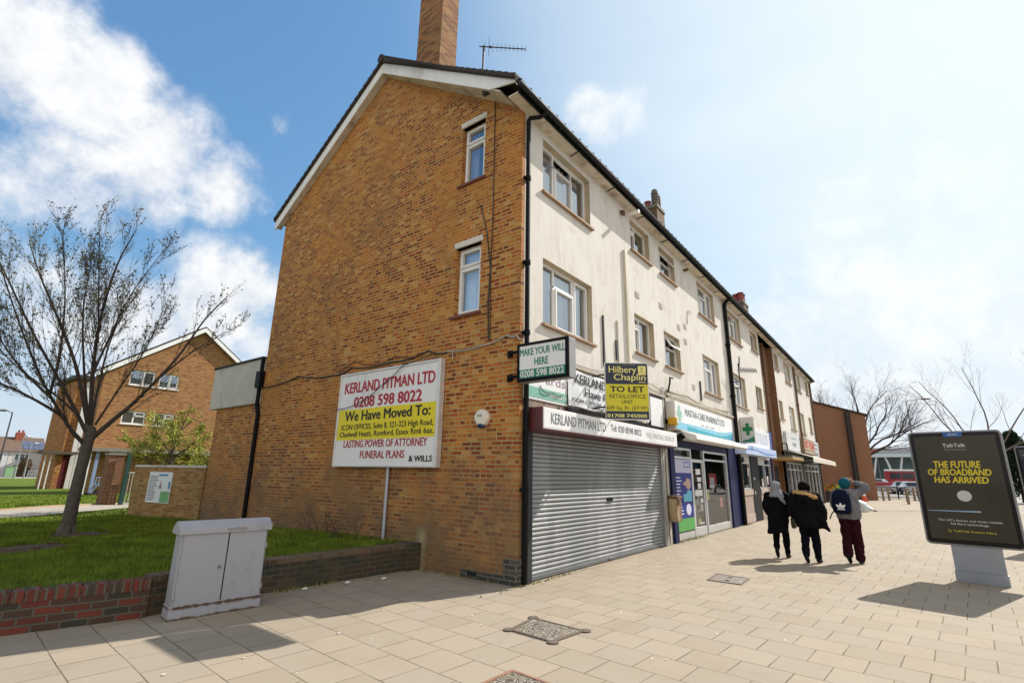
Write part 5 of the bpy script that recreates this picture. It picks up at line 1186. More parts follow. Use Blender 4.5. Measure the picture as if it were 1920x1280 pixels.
def hand(mb, wrist, d, palm_n, curl=.5, side=1):
    """palm, four fingers of different length with bends, thumb from the side of the palm"""
    w = Vector(wrist); d = Vector(d).normalized(); pn = Vector(palm_n).normalized(); pn = (pn - d * pn.dot(d)).normalized(); s = d.cross(pn) * side
    limb(mb, [w, w + d * .045, w + d * .08], [.022, .028, .028], 10)
    for q in (-.02, .02): limb(mb, [w + d * .02 + s * q * .6, w + d * .08 + s * q], [.016, .015], 8)
    for i, (off, L) in enumerate(((.030, .070), (.010, .078), (-.010, .072), (-.029, .056))):
        p = w + d * .08 + s * off; c = curl * (1 + .12 * i); pts = [p]; dirr = d.copy()
        for seg in (.42, .33, .25):
            dirr = (dirr * math.cos(c * .7) + pn * math.sin(c * .7)).normalized() if seg != .42 else (dirr * math.cos(c * .4) + pn * math.sin(c * .4)).normalized()
            pts.append(pts[-1] + dirr * L * seg)
        limb(mb, pts, [.0095, .009, .0085, .0075], 8)
    t0 = w + d * .03 + s * .026; limb(mb, [t0, t0 + (d * .5 + s * .7 + pn * .3).normalized() * .035, t0 + (d * .8 + s * .45 + pn * .5).normalized() * .062], [.012, .0105, .0085], 8)

def person(label, loc, yaw, sc, legs, arms, head_tilt=(0, 0), lean=.02):
    """local frame: +X ahead, +Y left, z up; returns root, matrix and joints"""
    root = thing('person', label, 'person', loc)
    MX = Matrix.Translation(loc) @ Matrix.Rotation(yaw, 4, 'Z') @ Matrix.Scale(sc, 4)
    mb = MB(MX)
    # torso, neck, head
    rings(mb, [(.80, 0, 0, .09, .14), (.88, 0, 0, .11, .165), (1.0, .0, 0, .095, .135), (1.12, .01, 0, .105, .145), (1.24, .015, 0, .11, .165), (1.32, .01, 0, .085, .165), (1.37, .01, 0, .055, .09), (1.40, .012, 0, .048, .05)])
    limb(mb, [(.01, 0, 1.34), (.022, 0, 1.42), (.03, 0, 1.47)], [.055, .048, .05])
    hc = Vector((.04 + head_tilt[0], head_tilt[1], 1.50))
    mb.ell(hc + Vector((-.005, 0, .015)), .092, .074, .098, 18, 12); mb.ell(hc + Vector((.03, 0, -.05)), .06, .056, .062, 14, 8)
    limb(mb, [hc + Vector((.085, 0, .012)), hc + Vector((.105, 0, -.02)), hc + Vector((.09, 0, -.03))], [.008, .012, .010], 8)      # nose
    for s in (-1, 1):
        mb.ell(hc + Vector((-.005, s * .076, -.005)), .018, .008, .03, 8, 6); mb.ell(hc + Vector((.082, s * .03, .028)), .012, .02, .006, 8, 5)
    limb(mb, [hc + Vector((.083, .022, -.06)), hc + Vector((.092, 0, -.058)), hc + Vector((.083, -.022, -.06))], [.005, .008, .005], 6)
    for (hip, knee, ank, toe) in legs:
        limb(mb, [hip, knee, ank], [.085, .058, .036]); limb(mb, [ank, (Vector(ank) + Vector(toe)) / 2, toe], [.036, .034, .026])
    for (sh, el, wr, hd) in arms:
        limb(mb, [sh, el, wr], [.052, .040, .027])
        if hd: hand(mb, wr, *hd)
    body = soft(mb, 'body', m_skin, root, .0065, 3)
    e = MB(MX)
    for s in (-1, 1): e.ell(hc + Vector((.083, s * .03, .012)), .008, .014, .008, 8, 6)
    e.build('eyes', M('eye_dark', (.03, .02, .02), .2), root, smooth=True)
    return root, MX, hc
def trousers(root, MX, legs, mat, r=(.10, .078, .062), hem=.11, flare=1.0, cuff=None):
    mb = MB(MX); rings(mb, [(.78, 0, 0, .10, .155), (.88, 0, 0, .125, .18), (1.0, 0, 0, .115, .15)])
    for (hip, knee, ank, toe) in legs:
        k, a = Vector(knee), Vector(ank); a2 = k.lerp(a, .95)
        limb(mb, [Vector(hip), (Vector(hip) + k) / 2, k, k.lerp(a, .5), a2], [r[0], r[0] * .93, r[1], (r[1] + r[2] * flare) / 2, r[2] * flare])
    return soft(mb, 'trousers', mat, root, .011, 4)
def shoes(root, MX, legs, mat):
    for (hip, knee, ank, toe) in legs:
        a, t = Vector(ank), Vector(toe); mb = MB(MX); dn = Vector((0, 0, -1)); ax = (t - a); ax.z *= 1
        f = (t - a).normalized(); heel = a - f * .035 + (dn - f * dn.dot(f)).normalized() * .05
        limb(mb, [heel, a.lerp(t, .4) + (dn - f * dn.dot(f)).normalized() * .02, t, t + f * .05], [.036, .043, .040, .028])
        limb(mb, [a, heel], [.042, .036]); soft(mb, 'shoe', mat, root, .009, 3)

# 1: grey headscarf and long black coat
L1 = [((0, -.085, .84), (.04, -.09, .45), (.0, -.10, .085), (.13, -.11, .03)), ((0, .085, .84), (.02, .085, .46), (-.20, .08, .20), (-.135, .08, .07))]
A1 = [((0, -.17, 1.31), (-.03, -.23, 1.06), (.10, -.20, .90), None), ((0, .17, 1.31), (-.02, .24, 1.05), (.12, .20, .90), None)]
r1, X1, h1 = person('person in a grey headscarf and long black coat walking away nearest the shops', (6.12, -2.56, 0), R(4), .975, L1, A1)
trousers(r1, X1, L1, cloth('black_trousers', (.004, .004, .006)), r=(.09, .072, .058)); shoes(r1, X1, L1, cloth('black_shoe', (.012, .012, .013), rough=.5))
mb = MB(X1); rings(mb, [(.50, -.06, .05, .17, .215), (.62, -.04, .03, .165, .21), (.80, -.02, .01, .16, .215), (.95, 0, 0, .15, .205), (1.1, 0, 0, .145, .20), (1.24, 0, 0, .14, .205), (1.32, 0, 0, .11, .19), (1.38, .01, 0, .08, .11), (1.41, .01, 0, .07, .08)])
for (s, e, w, _) in A1: limb(mb, [s, e, w], [.085, .075, .062])
rr = random.Random(1)
mb.v = [(x, y, z - .10 * max(0, .62 - z) * (1 if y > X1.translation.y else -1.5)) for (x, y, z) in mb.v]
soft(mb, 'coat', cloth('black_coat', (.005, .005, .008)), r1, .012, 5)
mb = MB(X1); mb.ell(h1 + Vector((-.015, 0, .012)), .118, .10, .115, 20, 12); rings(mb, [(1.27, -.05, -.01, .12, .17), (1.33, -.03, -.01, .115, .15), (1.39, 0, 0, .10, .115), (1.46, .015, 0, .105, .10), (1.52, .02, 0, .105, .095)])
limb(mb, [(-.06, -.06, 1.36), (-.12, -.12, 1.24), (-.10, -.17, 1.14)], [.06, .05, .025]); soft(mb, 'headscarf', cloth('grey_headscarf', (.24, .25, .27), bump=.8), r1, .012, 4)
mb = MB(X1); hb = [(.86, .10, -.27, .02, .02), (.84, .08, -.27, .14, .045), (.74, .06, -.28, .15, .055), (.64, .06, -.28, .14, .05), (.62, .06, -.28, .10, .03)]; rings(mb, hb, 20, 3)
hbg = mb.build('handbag', M('olive_leather', (.05, .055, .03), .5, var=.2), None, smooth=True); tag(hbg, 'dark olive handbag at the hip of the person in the grey headscarf', 'bag')
mb = MB(X1); o_, _ = spl([(.16, -.27, .85), (.06, -.25, 1.1), (0, -.14, 1.40), (-.10, -.10, 1.30), (-.04, -.26, .86)], [.008] * 5, 8); mb.tube(o_, .008, 6); st = mb.build('strap', M('olive_leather', (.05, .055, .03)), hbg)

# 2: black parka with a fur trimmed hood
L2_ = [((0, -.09, .84), (.05, -.09, .45), (.03, -.105, .085), (.16, -.12, .03)), ((0, .09, .84), (-.02, .085, .45), (-.22, .075, .16), (-.125, .07, .05))]
A2_ = [((0, -.19, 1.31), (-.03, -.28, 1.06), (.10, -.28, .88), None), ((0, .19, 1.31), (-.02, .27, 1.05), (.10, .25, .88), None)]
r2_, X2, h2 = person('person in a black parka with tan fur trimmed hood walking in the middle', (5.80, -3.16, 0), R(0), .985, L2_, A2_)
trousers(r2_, X2, L2_, cloth('dark_trousers', (.005, .005, .009)), r=(.10, .082, .066)); shoes(r2_, X2, L2_, cloth('black_shoe', (.012, .012, .013)))
mb = MB(X2); rings(mb, [(.68, -.02, -.03, .17, .25), (.78, -.02, -.01, .18, .25), (.92, -.01, 0, .175, .24), (1.05, 0, 0, .165, .235), (1.18, 0, 0, .165, .24), (1.28, 0, 0, .145, .235), (1.34, 0, 0, .11, .19), (1.40, .01, 0, .085, .11)])
for (s, e, w, _) in A2_: limb(mb, [s, e, w], [.10, .088, .07])
limb(mb, [(-.05, -.20, .95), (-.10, -.30, .78), (-.12, -.385, .645)], [.09, .065, .022]); limb(mb, [(.05, -.20, .95), (.02, -.29, .76), (-.04, -.37, .65)], [.08, .06, .022])
limb(mb, [(-.10, .13, 1.36), (-.17, 0, 1.27), (-.10, -.15, 1.33)], [.06, .085, .06])
for z in (.8, .94, 1.08, 1.2): rings(mb, [(z - .012, 0, 0, .166, .236), (z, 0, 0, .182, .252), (z + .012, 0, 0, .166, .236)])
soft(mb, 'parka', cloth('black_parka', (.006, .006, .008), rough=.8), r2_, .012, 3)
mb = MB(X2); mb.ell(h2 + Vector((-.02, 0, .02)), .118, .11, .10, 20, 12); mb.ell(h2 + Vector((-.09, 0, -.01)), .06, .075, .055, 14, 8)
for s in (-1, 1): mb.ell(h2 + Vector((-.01, s * .075, -.01)), .07, .045, .075, 12, 8)
soft(mb, 'hair', M('black_hair', (.006, .005, .005), .85, var=.3, scale=25, bump=.8, bscale=60, spec=.08), r2_, .010, 2)
mb = MB(X2); fur = [(.05, .18, 1.36), (-.07, .17, 1.375), (-.15, .09, 1.375), (-.175, 0, 1.36), (-.165, -.10, 1.335), (-.12, -.19, 1.30), (-.02, -.225, 1.27)]
o_, ro = spl(fur, [.03, .04, .042, .042, .042, .042, .03], 10); mb.tube(o_, ro, 12); rr = random.Random(3)
for k in range(1500):
    i = rr.randrange(len(o_)); p = o_[i]; dv = Vector((rr.gauss(0, 1), rr.gauss(0, 1), rr.gauss(0, 1))).normalized(); q = p + dv * (ro[i] + rr.uniform(.012, .035)); s = dv.orthogonal().normalized() * .004; b0 = p + dv * ro[i] * .8; mb.add([b0 - s, b0 + s, q], [(0, 1, 2)])
mb.build('fur_trim', M('tan_fur', (.52, .33, .14), .9, var=.3, scale=30), r2_)

# 3: teal hat, grey jacket, backpack, hand to the head
L3_ = [((0, -.085, .84), (.04, -.085, .45), (.01, -.09, .085), (.14, -.10, .03)), ((0, .085, .84), (.0, .085, .45), (-.21, .075, .17), (-.12, .07, .055))]
A3_ = [((0, -.18, 1.32), (.05, -.37, 1.45), (.10, -.15, 1.545), ((.25, .75, .35), (0, .5, .2), .7, 1)), ((0, .18, 1.32), (.04, .24, 1.07), (.20, .12, 1.02), ((.7, -.5, 0), (0, -1, 0), .9, -1))]
r3, X3, h3 = person('person in a teal hat and grey jacket with one hand raised to the head', (6.36, -3.84, 0), R(-3), 1.025, L3_, A3_)
trousers(r3, X3, L3_, cloth('maroon_trousers', (.028, .006, .009)), r=(.105, .088, .078), flare=1.12); shoes(r3, X3, L3_, cloth('black_shoe', (.012, .012, .013)))
mb = MB(X3); rings(mb, [(.83, 0, 0, .15, .20), (.90, 0, 0, .16, .215), (1.0, 0, 0, .155, .21), (1.14, 0, 0, .15, .21), (1.26, 0, 0, .145, .22), (1.33, 0, 0, .115, .20), (1.38, .01, 0, .085, .11), (1.41, .01, 0, .07, .075)])
limb(mb, [A3_[0][0], A3_[0][1], (.09, -.185, 1.53)], [.082, .068, .048]); limb(mb, [A3_[1][0], A3_[1][1], (.17, .145, 1.03)], [.082, .07, .05]); limb(mb, [(-.06, .09, 1.37), (-.10, -.02, 1.36), (-.06, -.12, 1.37)], [.05, .055, .05])
soft(mb, 'jacket', cloth('grey_jacket', (.17, .17, .185)), r3, .012, 4)
mb = MB(X3); mb.ell(h3 + Vector((-.02, 0, .025)), .118, .108, .115, 20, 12); mb.ell(h3 + Vector((-.05, 0, -.03)), .085, .088, .075, 16, 8); soft(mb, 'hat', cloth('teal_hat', (.010, .085, .115), bump=.8), r3, .012, 3)
bpk = thing('backpack', 'navy backpack with a white three leaf emblem on the back of the person in grey', 'backpack', (6.16, -3.78, 1.1))
mb = MB(X3); rings(mb, [(.93, -.19, .07, .05, .12), (.955, -.205, .07, .085, .15), (1.05, -.215, .07, .10, .165), (1.18, -.21, .07, .095, .165), (1.30, -.195, .07, .08, .15), (1.37, -.175, .07, .055, .11), (1.40, -.165, .07, .025, .06)], 28, 3); soft(mb, 'pack', cloth('navy_pack', (.007, .009, .028), rough=.7, bump=.4), bpk, .010, 3)
mb = MB(X3); 
def leaf(cx, cz, a, L, w):
    pts = []; n = 20
    for k in range(n):
        t = 2 * math.pi * k / n; lx, lz = w * math.sin(t) * (1 - .25 * math.cos(t)), L * math.cos(t)
        pts.append((-.3175, cx + lx * math.cos(a) - lz * math.sin(a), cz + lx * math.sin(a) + lz * math.cos(a)))
    pts2 = [(x - .002, y, z) for x, y, z in pts]; mb.loft([pts, pts2])
leaf(.07, 1.095, 0, .048, .026); leaf(.115, 1.08, -.85, .045, .022); leaf(.025, 1.08, .85, .045, .022)
for k in range(2): mb.box(-.3205, -.3165, .005, .135, 1.012 + k * .016, 1.022 + k * .016)
mb.build('emblem', m_lens, bpk)
mb = MB(X3); o_, _ = spl([(-.17, .19, 1.0), (-.24, .25, .93), (-.25, .30, .82)], [.01] * 3, 6)
for a, b_ in zip(o_, o_[1:]): mb.add([a + Vector((0, -.012, 0)), a + Vector((0, .012, 0)), b_ + Vector((0, .012, 0)), b_ + Vector((0, -.012, 0))], [(0, 1, 2, 3)])
mb.tube(o_, .010, 6)
for s in (.0, .14): o2, _ = spl([(-.12, .0 + s, 1.37), (-.02, .02 + s * .9, 1.415), (.10, .02 + s * .9, 1.33), (.14, .06 + s * .6, 1.18)], [.01] * 4, 6); mb.tube(o2, .016, 6)
mb.build('strap', cloth('strap_black', (.015, .015, .02)), bpk)
cb = thing('carrier_bag', 'crumpled white carrier bag held in front by the person in the teal hat', 'bag', (6.45, -4.1, 1.05))
mb = MB(X3); rings(mb, [(.96, .10, -.26, .04, .06), (1.0, .10, -.26, .10, .10), (1.08, .10, -.25, .11, .11), (1.15, .10, -.22, .08, .09), (1.20, .10, -.19, .03, .03)], 22, 2.0)
mb.v = [(x + .012 * math.sin(60 * z + 30 * y), y + .014 * math.sin(47 * z + 40 * x), z) for x, y, z in mb.v]; limb(mb, [(.10, -.33, 1.06), (.08, -.40, 1.02), (.08, -.42, .99)], [.03, .03, .012]); soft(mb, 'bag_body', M('bag_plastic', (.66, .70, .68), .4, var=.1, scale=12), cb, .008, 1)
mb = MB(X3); mb.ell((.08, -.45, 1.005), .03, .028, .018, 10, 6); mb.build('bag_content', M('brown_item', (.16, .10, .08), .7), cb)
# ------------------------------------------------------------------ trees
m_bark = M('bark_grey', (.085, .072, .058), .95, var=.4, scale=14, bump=1.0, bscale=30)
m_twig = M('twig_dark', (.055, .040, .034), .9, var=.3, scale=10)
m_twig3 = M('twig_far', (.07, .048, .04), .95, var=.3, scale=4); m_twig2 = M('twig_brown', (.13, .095, .075), .9, var=.3, scale=5)
m_bud = M('young_leaf', (.15, .15, .045), .7, var=.6, scale=3)
m_bud2 = M('fresh_leaf', (.34, .36, .05), .7, var=.5, scale=2.5)
def rv(rr): return Vector((rr.gauss(0, 1), rr.gauss(0, 1), rr.gauss(0, 1))).normalized()
class Tree:
    def __init__(s, seed): s.cr = .5; s.rr = random.Random(seed); s.mb = MB(); s.leaf = MB(); s.tips = []
    def branch(s, p, d, L, r, lev, up=.18, wob=.12, kids=(5, 5, 4), ratio=.55, spread=.75, nseg=6, endr=.25):
        rr = s.rr; pts = [Vector(p)]; d = Vector(d).normalized(); rad = [r]
        for i in range(nseg):
            d = (d + rv(rr) * wob + Vector((0, 0, up)) / nseg).normalized(); pts.append(pts[-1] + d * L / nseg); rad.append(r * (1 - (1 - endr) * (i + 1) / nseg))
        s.grow(pts, rad, L, lev, up, wob, kids, ratio, spread)
        return pts
    def grow(s, pts, rad, L, lev, up=.18, wob=.12, kids=(5, 5, 4), ratio=.55, spread=.75):
        rr = s.rr; s.mb.tube(pts, rad, 8 if rad[0] > .03 else 5 if rad[0] > .01 else 3)
        if lev >= len(kids): s.tips.append((pts, rad)); return
        for k in range(kids[lev]):
            t = rr.uniform(.22, .97) * (len(pts) - 1); i = min(int(t), len(pts) - 2); q = pts[i].lerp(pts[i + 1], t - i); dd = (pts[i + 1] - pts[i]).normalized()
            sd = dd.cross(rv(rr)).normalized(); nd = (dd + sd * spread * rr.uniform(.6, 1.25)).normalized(); l2 = L * ratio * rr.uniform(.6, 1.15) * (1.15 - .5 * t / (len(pts) - 1))
            s.branch(q, nd, l2, max(.0035, min(rad[i] * s.cr, s.cr * rad[0])), lev + 1, up, wob, kids, ratio, spread, 4)
    def leaves(s, per, size, mat_spread=.02):
        rr = s.rr
        for pts, rad in s.tips:
            n = per if isinstance(per, int) else rr.randint(*per)
            for k in range(n):
                t = rr.uniform(.05, 1) * (len(pts) - 1); i = min(int(t), len(pts) - 2); q = pts[i].lerp(pts[i + 1], t - i); dv = rv(rr); dv.z = abs(dv.z) * .6; dv.normalize(); sd = dv.cross(rv(rr)).normalized()
                L = size * rr.uniform(.5, 1.3); w = L * rr.uniform(.28, .45); b = q + dv * mat_spread * .3
                s.leaf.quad(b, b + dv * L * .5 + sd * w, b + dv * L, b + dv * L * .5 - sd * w)

# street tree on the lawn: leaning limbs taken from its real habit, freshly budding
t1 = thing('tree', 'young tree with sparse budding leaves on the lawn at the left', 'tree', (-3.56, 8.57, .25))
tk = MB(); tp, tr_ = spl([(-3.56, 8.57, .22), (-3.56, 8.57, .6), (-3.55, 8.57, 1.59), (-3.53, 8.57, 2.25), (-3.54, 8.58, 2.45)], [.145, .115, .098, .098, .085], 6)
rr = random.Random(3); tk.tube([p + Vector((rr.uniform(-.008, .008), rr.uniform(-.008, .008), 0)) for p in tp], tr_, 14)
for a in (0.4, 1.9, 3.2, 4.6, 5.6): tk.tube([(-3.56 + .07 * math.cos(a), 8.57 + .07 * math.sin(a), .5), (-3.56 + .13 * math.cos(a), 8.57 + .13 * math.sin(a), .3), (-3.56 + .24 * math.cos(a), 8.57 + .24 * math.sin(a), .20)], [.06, .05, .02], 8)
tk.build('trunk', m_bark, t1, smooth=True)
tt = Tree(21); tt.cr = .26
LIMBS = [([(-3.54, 8.57, 2.15), (-3.2, 8.45, 2.65), (-2.86, 8.35, 3.15), (-2.32, 8.2, 4.15), (-1.94, 8.05, 5.15), (-1.52, 7.95, 5.9)], .085, 1.7, 1),
         ([(-2.6, 8.28, 3.6), (-2.2, 8.15, 4.15), (-1.7, 8.05, 4.7), (-1.1, 7.95, 5.2)], .04, 1.2, 1),
         ([(-3.53, 8.57, 2.3), (-3.72, 8.55, 3.57), (-3.82, 8.45, 4.74), (-3.78, 8.3, 6.0), (-3.6, 8.2, 6.9)], .075, 1.9, 0),
         ([(-3.6, 8.58, 2.5), (-3.95, 8.8, 3.66), (-4.35, 9.1, 4.63), (-4.84, 9.4, 5.7), (-5.1, 9.6, 6.4)], .07, 1.9, 0),
         ([(-3.72, 8.55, 3.57), (-3.62, 8.3, 4.4), (-3.5, 8.0, 5.29), (-3.1, 7.8, 6.5)], .045, 1.7, 0),
         ([(-3.58, 8.59, 2.1), (-3.85, 8.5, 2.35), (-4.07, 8.45, 2.64), (-4.5, 8.3, 3.24), (-5.07, 8.1, 4.25), (-5.61, 8.0, 5.4)], .075, 1.9, 0),
         ([(-4.07, 8.45, 2.64), (-4.71, 8.5, 3.0), (-5.6, 8.6, 3.4), (-6.4, 8.6, 3.9)], .05, 1.5, 0), ([(-4.3, 8.4, 2.95), (-4.8, 8.7, 3.5), (-5.3, 8.9, 4.2), (-5.9, 9.0, 5.1)], .045, 1.6, 0), ([(-3.8, 8.6, 2.7), (-4.2, 8.9, 3.1), (-4.9, 9.3, 3.7), (-5.5, 9.6, 4.5)], .045, 1.6, 0), ([(-3.5, 8.5, 2.5), (-3.3, 8.3, 3.2), (-3.0, 8.1, 4.2), (-2.8, 8.0, 5.4)], .045, 1.7, 0), ([(-3.78, 8.4, 4.2), (-4.0, 8.2, 5.2), (-4.3, 8.1, 6.8)], .035, 1.6, 0),
         ([(-3.60, 8.59, 2.35), (-3.99, 8.8, 3.08), (-4.7, 9.2, 4.33), (-5.36, 9.5, 5.6), (-5.75, 9.7, 6.3)], .065, 1.9, 0),
         ([(-3.54, 8.6, 2.4), (-3.45, 9.1, 3.4), (-3.3, 9.6, 4.6), (-3.0, 9.9, 5.9)], .055, 1.7, 0),
         ([(-4.35, 8.36, 3.0), (-4.4, 8.1, 3.9), (-4.6, 7.8, 5.0), (-4.9, 7.7, 6.2)], .045, 1.6, 0),
         ([(-3.62, 8.5, 2.55), (-4.0, 8.0, 3.6), (-4.3, 7.6, 4.7), (-4.4, 7.4, 5.9)], .05, 1.6, 0)]
for pts, r, L, thin in LIMBS:
    p2, r2 = spl(pts, list(np.linspace(r * .62, r * .09, len(pts))), 4)
    tt.grow(p2, r2, L, 0, up=.55, wob=.10, kids=(16, 6) if thin else (30, 7), ratio=.6, spread=.48)
    tt.tips.append((p2[len(p2) // 2:], r2))
tt.leaves((1, 5), .045, .015)
cr = tt.mb.build('crown', m_twig, t1); tt.leaf.build('leaves', m_bud, cr)

def bare_tree(label, base, h, seed, trunk_r, dirs, kids=(7, 6, 5), mat=m_twig2, ratio=.55, leaf=None, grp='bare trees in the distance', wob=.18):
    root = thing('tree', label, 'tree', base, grp); t = Tree(seed); t.cr = .42; b = Vector(base); fork = b + Vector((0, 0, h * .3))
    tk = MB(); tk.tube([b - Vector((0, 0, .2)), b + Vector((0, 0, h * .12)), fork], [trunk_r * 1.3, trunk_r, trunk_r * .85], 10); tk.build('trunk', mat, root)
    for d in dirs: t.branch(fork, d, h * .62, trunk_r * .40, 0, up=.35, wob=wob, kids=kids, ratio=ratio, spread=.8, nseg=8)
    c = t.mb.build('crown', mat, root)
    return root
bare_tree('big bare spreading tree rising behind the blank brown brick wall', (62, -.9, 0), 13.2, 15, .30, [(0, .7, .8), (0, .25, 1), (.1, -.2, 1), (0, -.7, .85), (0, -.9, .55), (.3, .4, .9), (-.3, -.5, .9), (0, -.8, .3), (0, .5, .9)], kids=(10, 8, 6), mat=m_twig3, wob=.3)
bare_tree('bare young tree standing behind the large advert panel', (36, -8.9, 0), 9.6, 8, .14, [(0, .3, 1), (0, -.6, .8), (0, .8, .6), (.1, -.15, 1), (0, -1, .5)], kids=(6, 5, 3))
# leafy bush tree over the garden wall
bt = thing('tree', 'small bushy tree in fresh yellow green leaf behind the garden wall', 'tree', (.75, 16.4, .1)); t = Tree(31); b = Vector((.75, 16.4, .1))
tk = MB(); tk.tube([b, b + Vector((0, 0, 1.0)), b + Vector((.0, 0, 1.8))], [.09, .07, .06], 8); tk.build('trunk', m_bark, bt)
for k in range(13):
    a = k * 2.4; t.branch(b + Vector((0, 0, .9 + .09 * k)), (math.cos(a), math.sin(a), .45 + .06 * k), 1.75 - .03 * k, .022, 0, up=.35, wob=.2, kids=(10, 6), ratio=.55, spread=.9)
t.branch(b + Vector((0, 0, 1.8)), (0, 0, 1), 2.1, .035, 0, up=.3, wob=.1, kids=(10, 5), ratio=.42, spread=.9)
t.leaves((9, 18), .06, .05); c = t.mb.build('crown', m_twig, bt); t.leaf.build('leaves', m_bud2, c)
# a bare straggly bush at the gable foot
sh_ = thing('shrub', 'leafless straggly shrub at the gable foot behind the dark low wall', 'shrub', (-.5, 4.2, .3)); t = Tree(41)
for k in range(16): t.branch((-.45 + .02 * k, 3.4 + .13 * k, .32), (random.uniform(-.7, .2), random.uniform(-.7, .7), .7), .6, .008, 0, up=.2, wob=.3, kids=(4, 3), ratio=.5, spread=.9)
t.mb.build('twigs', m_twig, sh_)
# conifers and bushes far right, behind the panels
def conifer(label, base, h, w, seed):
    root = thing('conifer', label, 'tree', base, 'dark conifers beyond the advert panels'); rr = random.Random(seed); mb = MB(); b = Vector(base)
    for k in range(5200):
        z = rr.random() ** .8; a = rr.uniform(0, 6.28); rad = w * (1 - z) ** .7 * (.55 + .45 * rr.random()) * (1 + .18 * math.sin(a * 3 + z * 9)); p = b + Vector((math.cos(a) * rad, math.sin(a) * rad, .3 + z * h)); d = (Vector((math.cos(a), math.sin(a), .8)) + rv(rr) * .5).normalized() * rr.uniform(.18, .4); s = d.cross(rv(rr)).normalized() * .09
        mb.quad(p - s, p + s, p + d + s * .3, p + d - s * .3)
    mb.build('foliage', M('conifer_green', (.022, .05, .024), .9, var=.5, scale=1.2), root); tk = MB(); tk.cyl(b, b + Vector((0, 0, h * .8)), .16, .04, 8); tk.build('trunk', m_bark, root)
conifer('dark conifer partly hidden by the right edge of the large advert panel', (52, -12.0, 0), 5.2, 1.9, 1); conifer('tall dark conifer at the right edge behind the second advert panel', (50, -13.6, 0), 5.0, 1.8, 2)

# ------------------------------------------------------------------ brown brick building beyond the terrace
bb = thing('brown_building', 'blank brown brick building end with sloping roof beyond the terrace', 'building', (45, -2.65, 0))
mb = MB(); mb.loft([[(45, -2.66, 0), (45, 9, 0), (45, 9, 11.1), (45, -2.66, 6.82)], [(58, -1.2, 0), (58, 9, 0), (58, 9, 11.1), (58, -1.2, 7.35)]]); mb.build('brick_wall', m_brownwall, bb)
mb = MB(); mb.loft([[(44.85, -2.85, 6.77), (44.85, 9.1, 11.16), (44.85, 9.1, 11.3), (44.85, -2.85, 6.91)], [(58.2, -1.3, 7.34), (58.2, 9.1, 11.16), (58.2, 9.1, 11.3), (58.2, -1.3, 7.48)]]); mb.build('roof', m_tile, bb)
mb = MB(); mb.box(44.72, 44.99, -1.62, -1.22, 0, 7.22); mb.tube([(44.6, -1.42, 0), (44.6, -1.42, 7.2)], .09, 8); mb.build('downpipe', M('black_duct', (.03, .025, .024), .7), bb)

# ------------------------------------------------------------------ small things along the far pavement
def bollard(x, y, label):
    root = thing('bollard', label, 'bollard', (x, y, 0), 'wooden bollards on the far pavement'); mb = MB(); mb.tube([(x, y, 0), (x, y, .92), (x, y, 1.0)], [.085, .085, .06], 10); mb.build('post', M('weathered_timber', (.22, .17, .11), .9, var=.25, scale=9), root)
    mb = MB(); mb.tube([(x, y, .78), (x, y, .86)], .09, 10); mb.build('band', M('bollard_band', (.30, .27, .22), .6), root)
for x, y, l in ((45.2, -3.0, 'wooden bollard closest to the corner of the brown brick building'), (46.2, -3.35, 'wooden bollard just right of the one at the brown building corner'), (44.9, -4.53, 'wooden bollard in front of the left end of the railing'), (47.8, -5.0, 'wooden bollard set back in front of the railing middle'), (39.4, -4.62, 'nearest wooden bollard standing before the red bin')): bollard(x, y, l)
gr = thing('guard_railing', 'black pedestrian guard railing at the far kerb by the side road', 'railing', (50, -5, 0)); mb = MB()
for z in (.15, 1.0): mb.box(49.97, 50.03, -8.5, -2.4, z, z + .05)
mb.build('rail', m_black, gr)
for k in range(5): mb = MB(); mb.box(49.95, 50.05, -2.45 - 1.5 * k, -2.37 - 1.5 * k, 0, 1.1); mb.build('post', m_black, gr)
mb = MB()
for k in range(54): mb.box(49.99, 50.01, -2.55 - .11 * k, -2.53 - .11 * k, .2, 1.0)
mb.build('bars', m_black, gr)
bi = thing('litter_bin', 'red and black litter bin by the railing', 'bin', (47.5, -5.25, 0)); mb = MB(); mb.tube([(48.5, -5.6, 0), (48.5, -5.6, .5)], .38, 14); mb.build('base', m_black, bi)
mb = MB(); mb.tube([(48.5, -5.6, .5), (48.5, -5.6, 1.05), (48.5, -5.6, 1.2)], [.39, .39, .3], 14); mb.build('hood', M('bin_red', (.35, .02, .03), .5), bi)
cn = thing('traffic_cone', 'orange and white traffic cone by the brown brick building', 'cone', (41.2, -1.95, 0))
mb = MB(); mb.box(40.95, 41.45, -2.2, -1.7, 0, .05); mb.tube([(41.2, -1.95, .05), (41.2, -1.95, .42)], [.21, .14], 14); mb.build('base', M('cone_orange', (.62, .09, .02), .5), cn)
mb = MB(); mb.tube([(41.2, -1.95, .42), (41.2, -1.95, .68)], [.14, .085], 14); mb.build('sleeve', m_white, cn)
mb = MB(); mb.tube([(41.2, -1.95, .68), (41.2, -1.95, .85)], [.085, .04], 14); mb.build('tip', M('cone_orange', (.62, .09, .02)), cn)
st = thing('produce_stall', 'dark produce stall with rows of bright fruit at the end of the terrace', 'stall', (38.5, .1, 0))
mb = MB(); mb.box(37.9, 39.6, -.55, .5, 0, .75); mb.build('counter', M('stall_black', (.02, .02, .022), .7), st)
mb = MB(); rr = random.Random(6)
for k in range(7):
    for j in range(3): mb.mat((k + j) % 4); mb.box(37.95 + j * .5, 38.4 + j * .5, -.55 + k * .15, -.42 + k * .15, .75 + j * .12, .95 + j * .14)
mb.build('produce', [M('fruit_red', (.5, .03, .02), .5), M('fruit_green', (.08, .30, .04), .5), M('fruit_orange', (.6, .25, .03), .5), M('fruit_leaf', (.05, .16, .03), .6)], st)
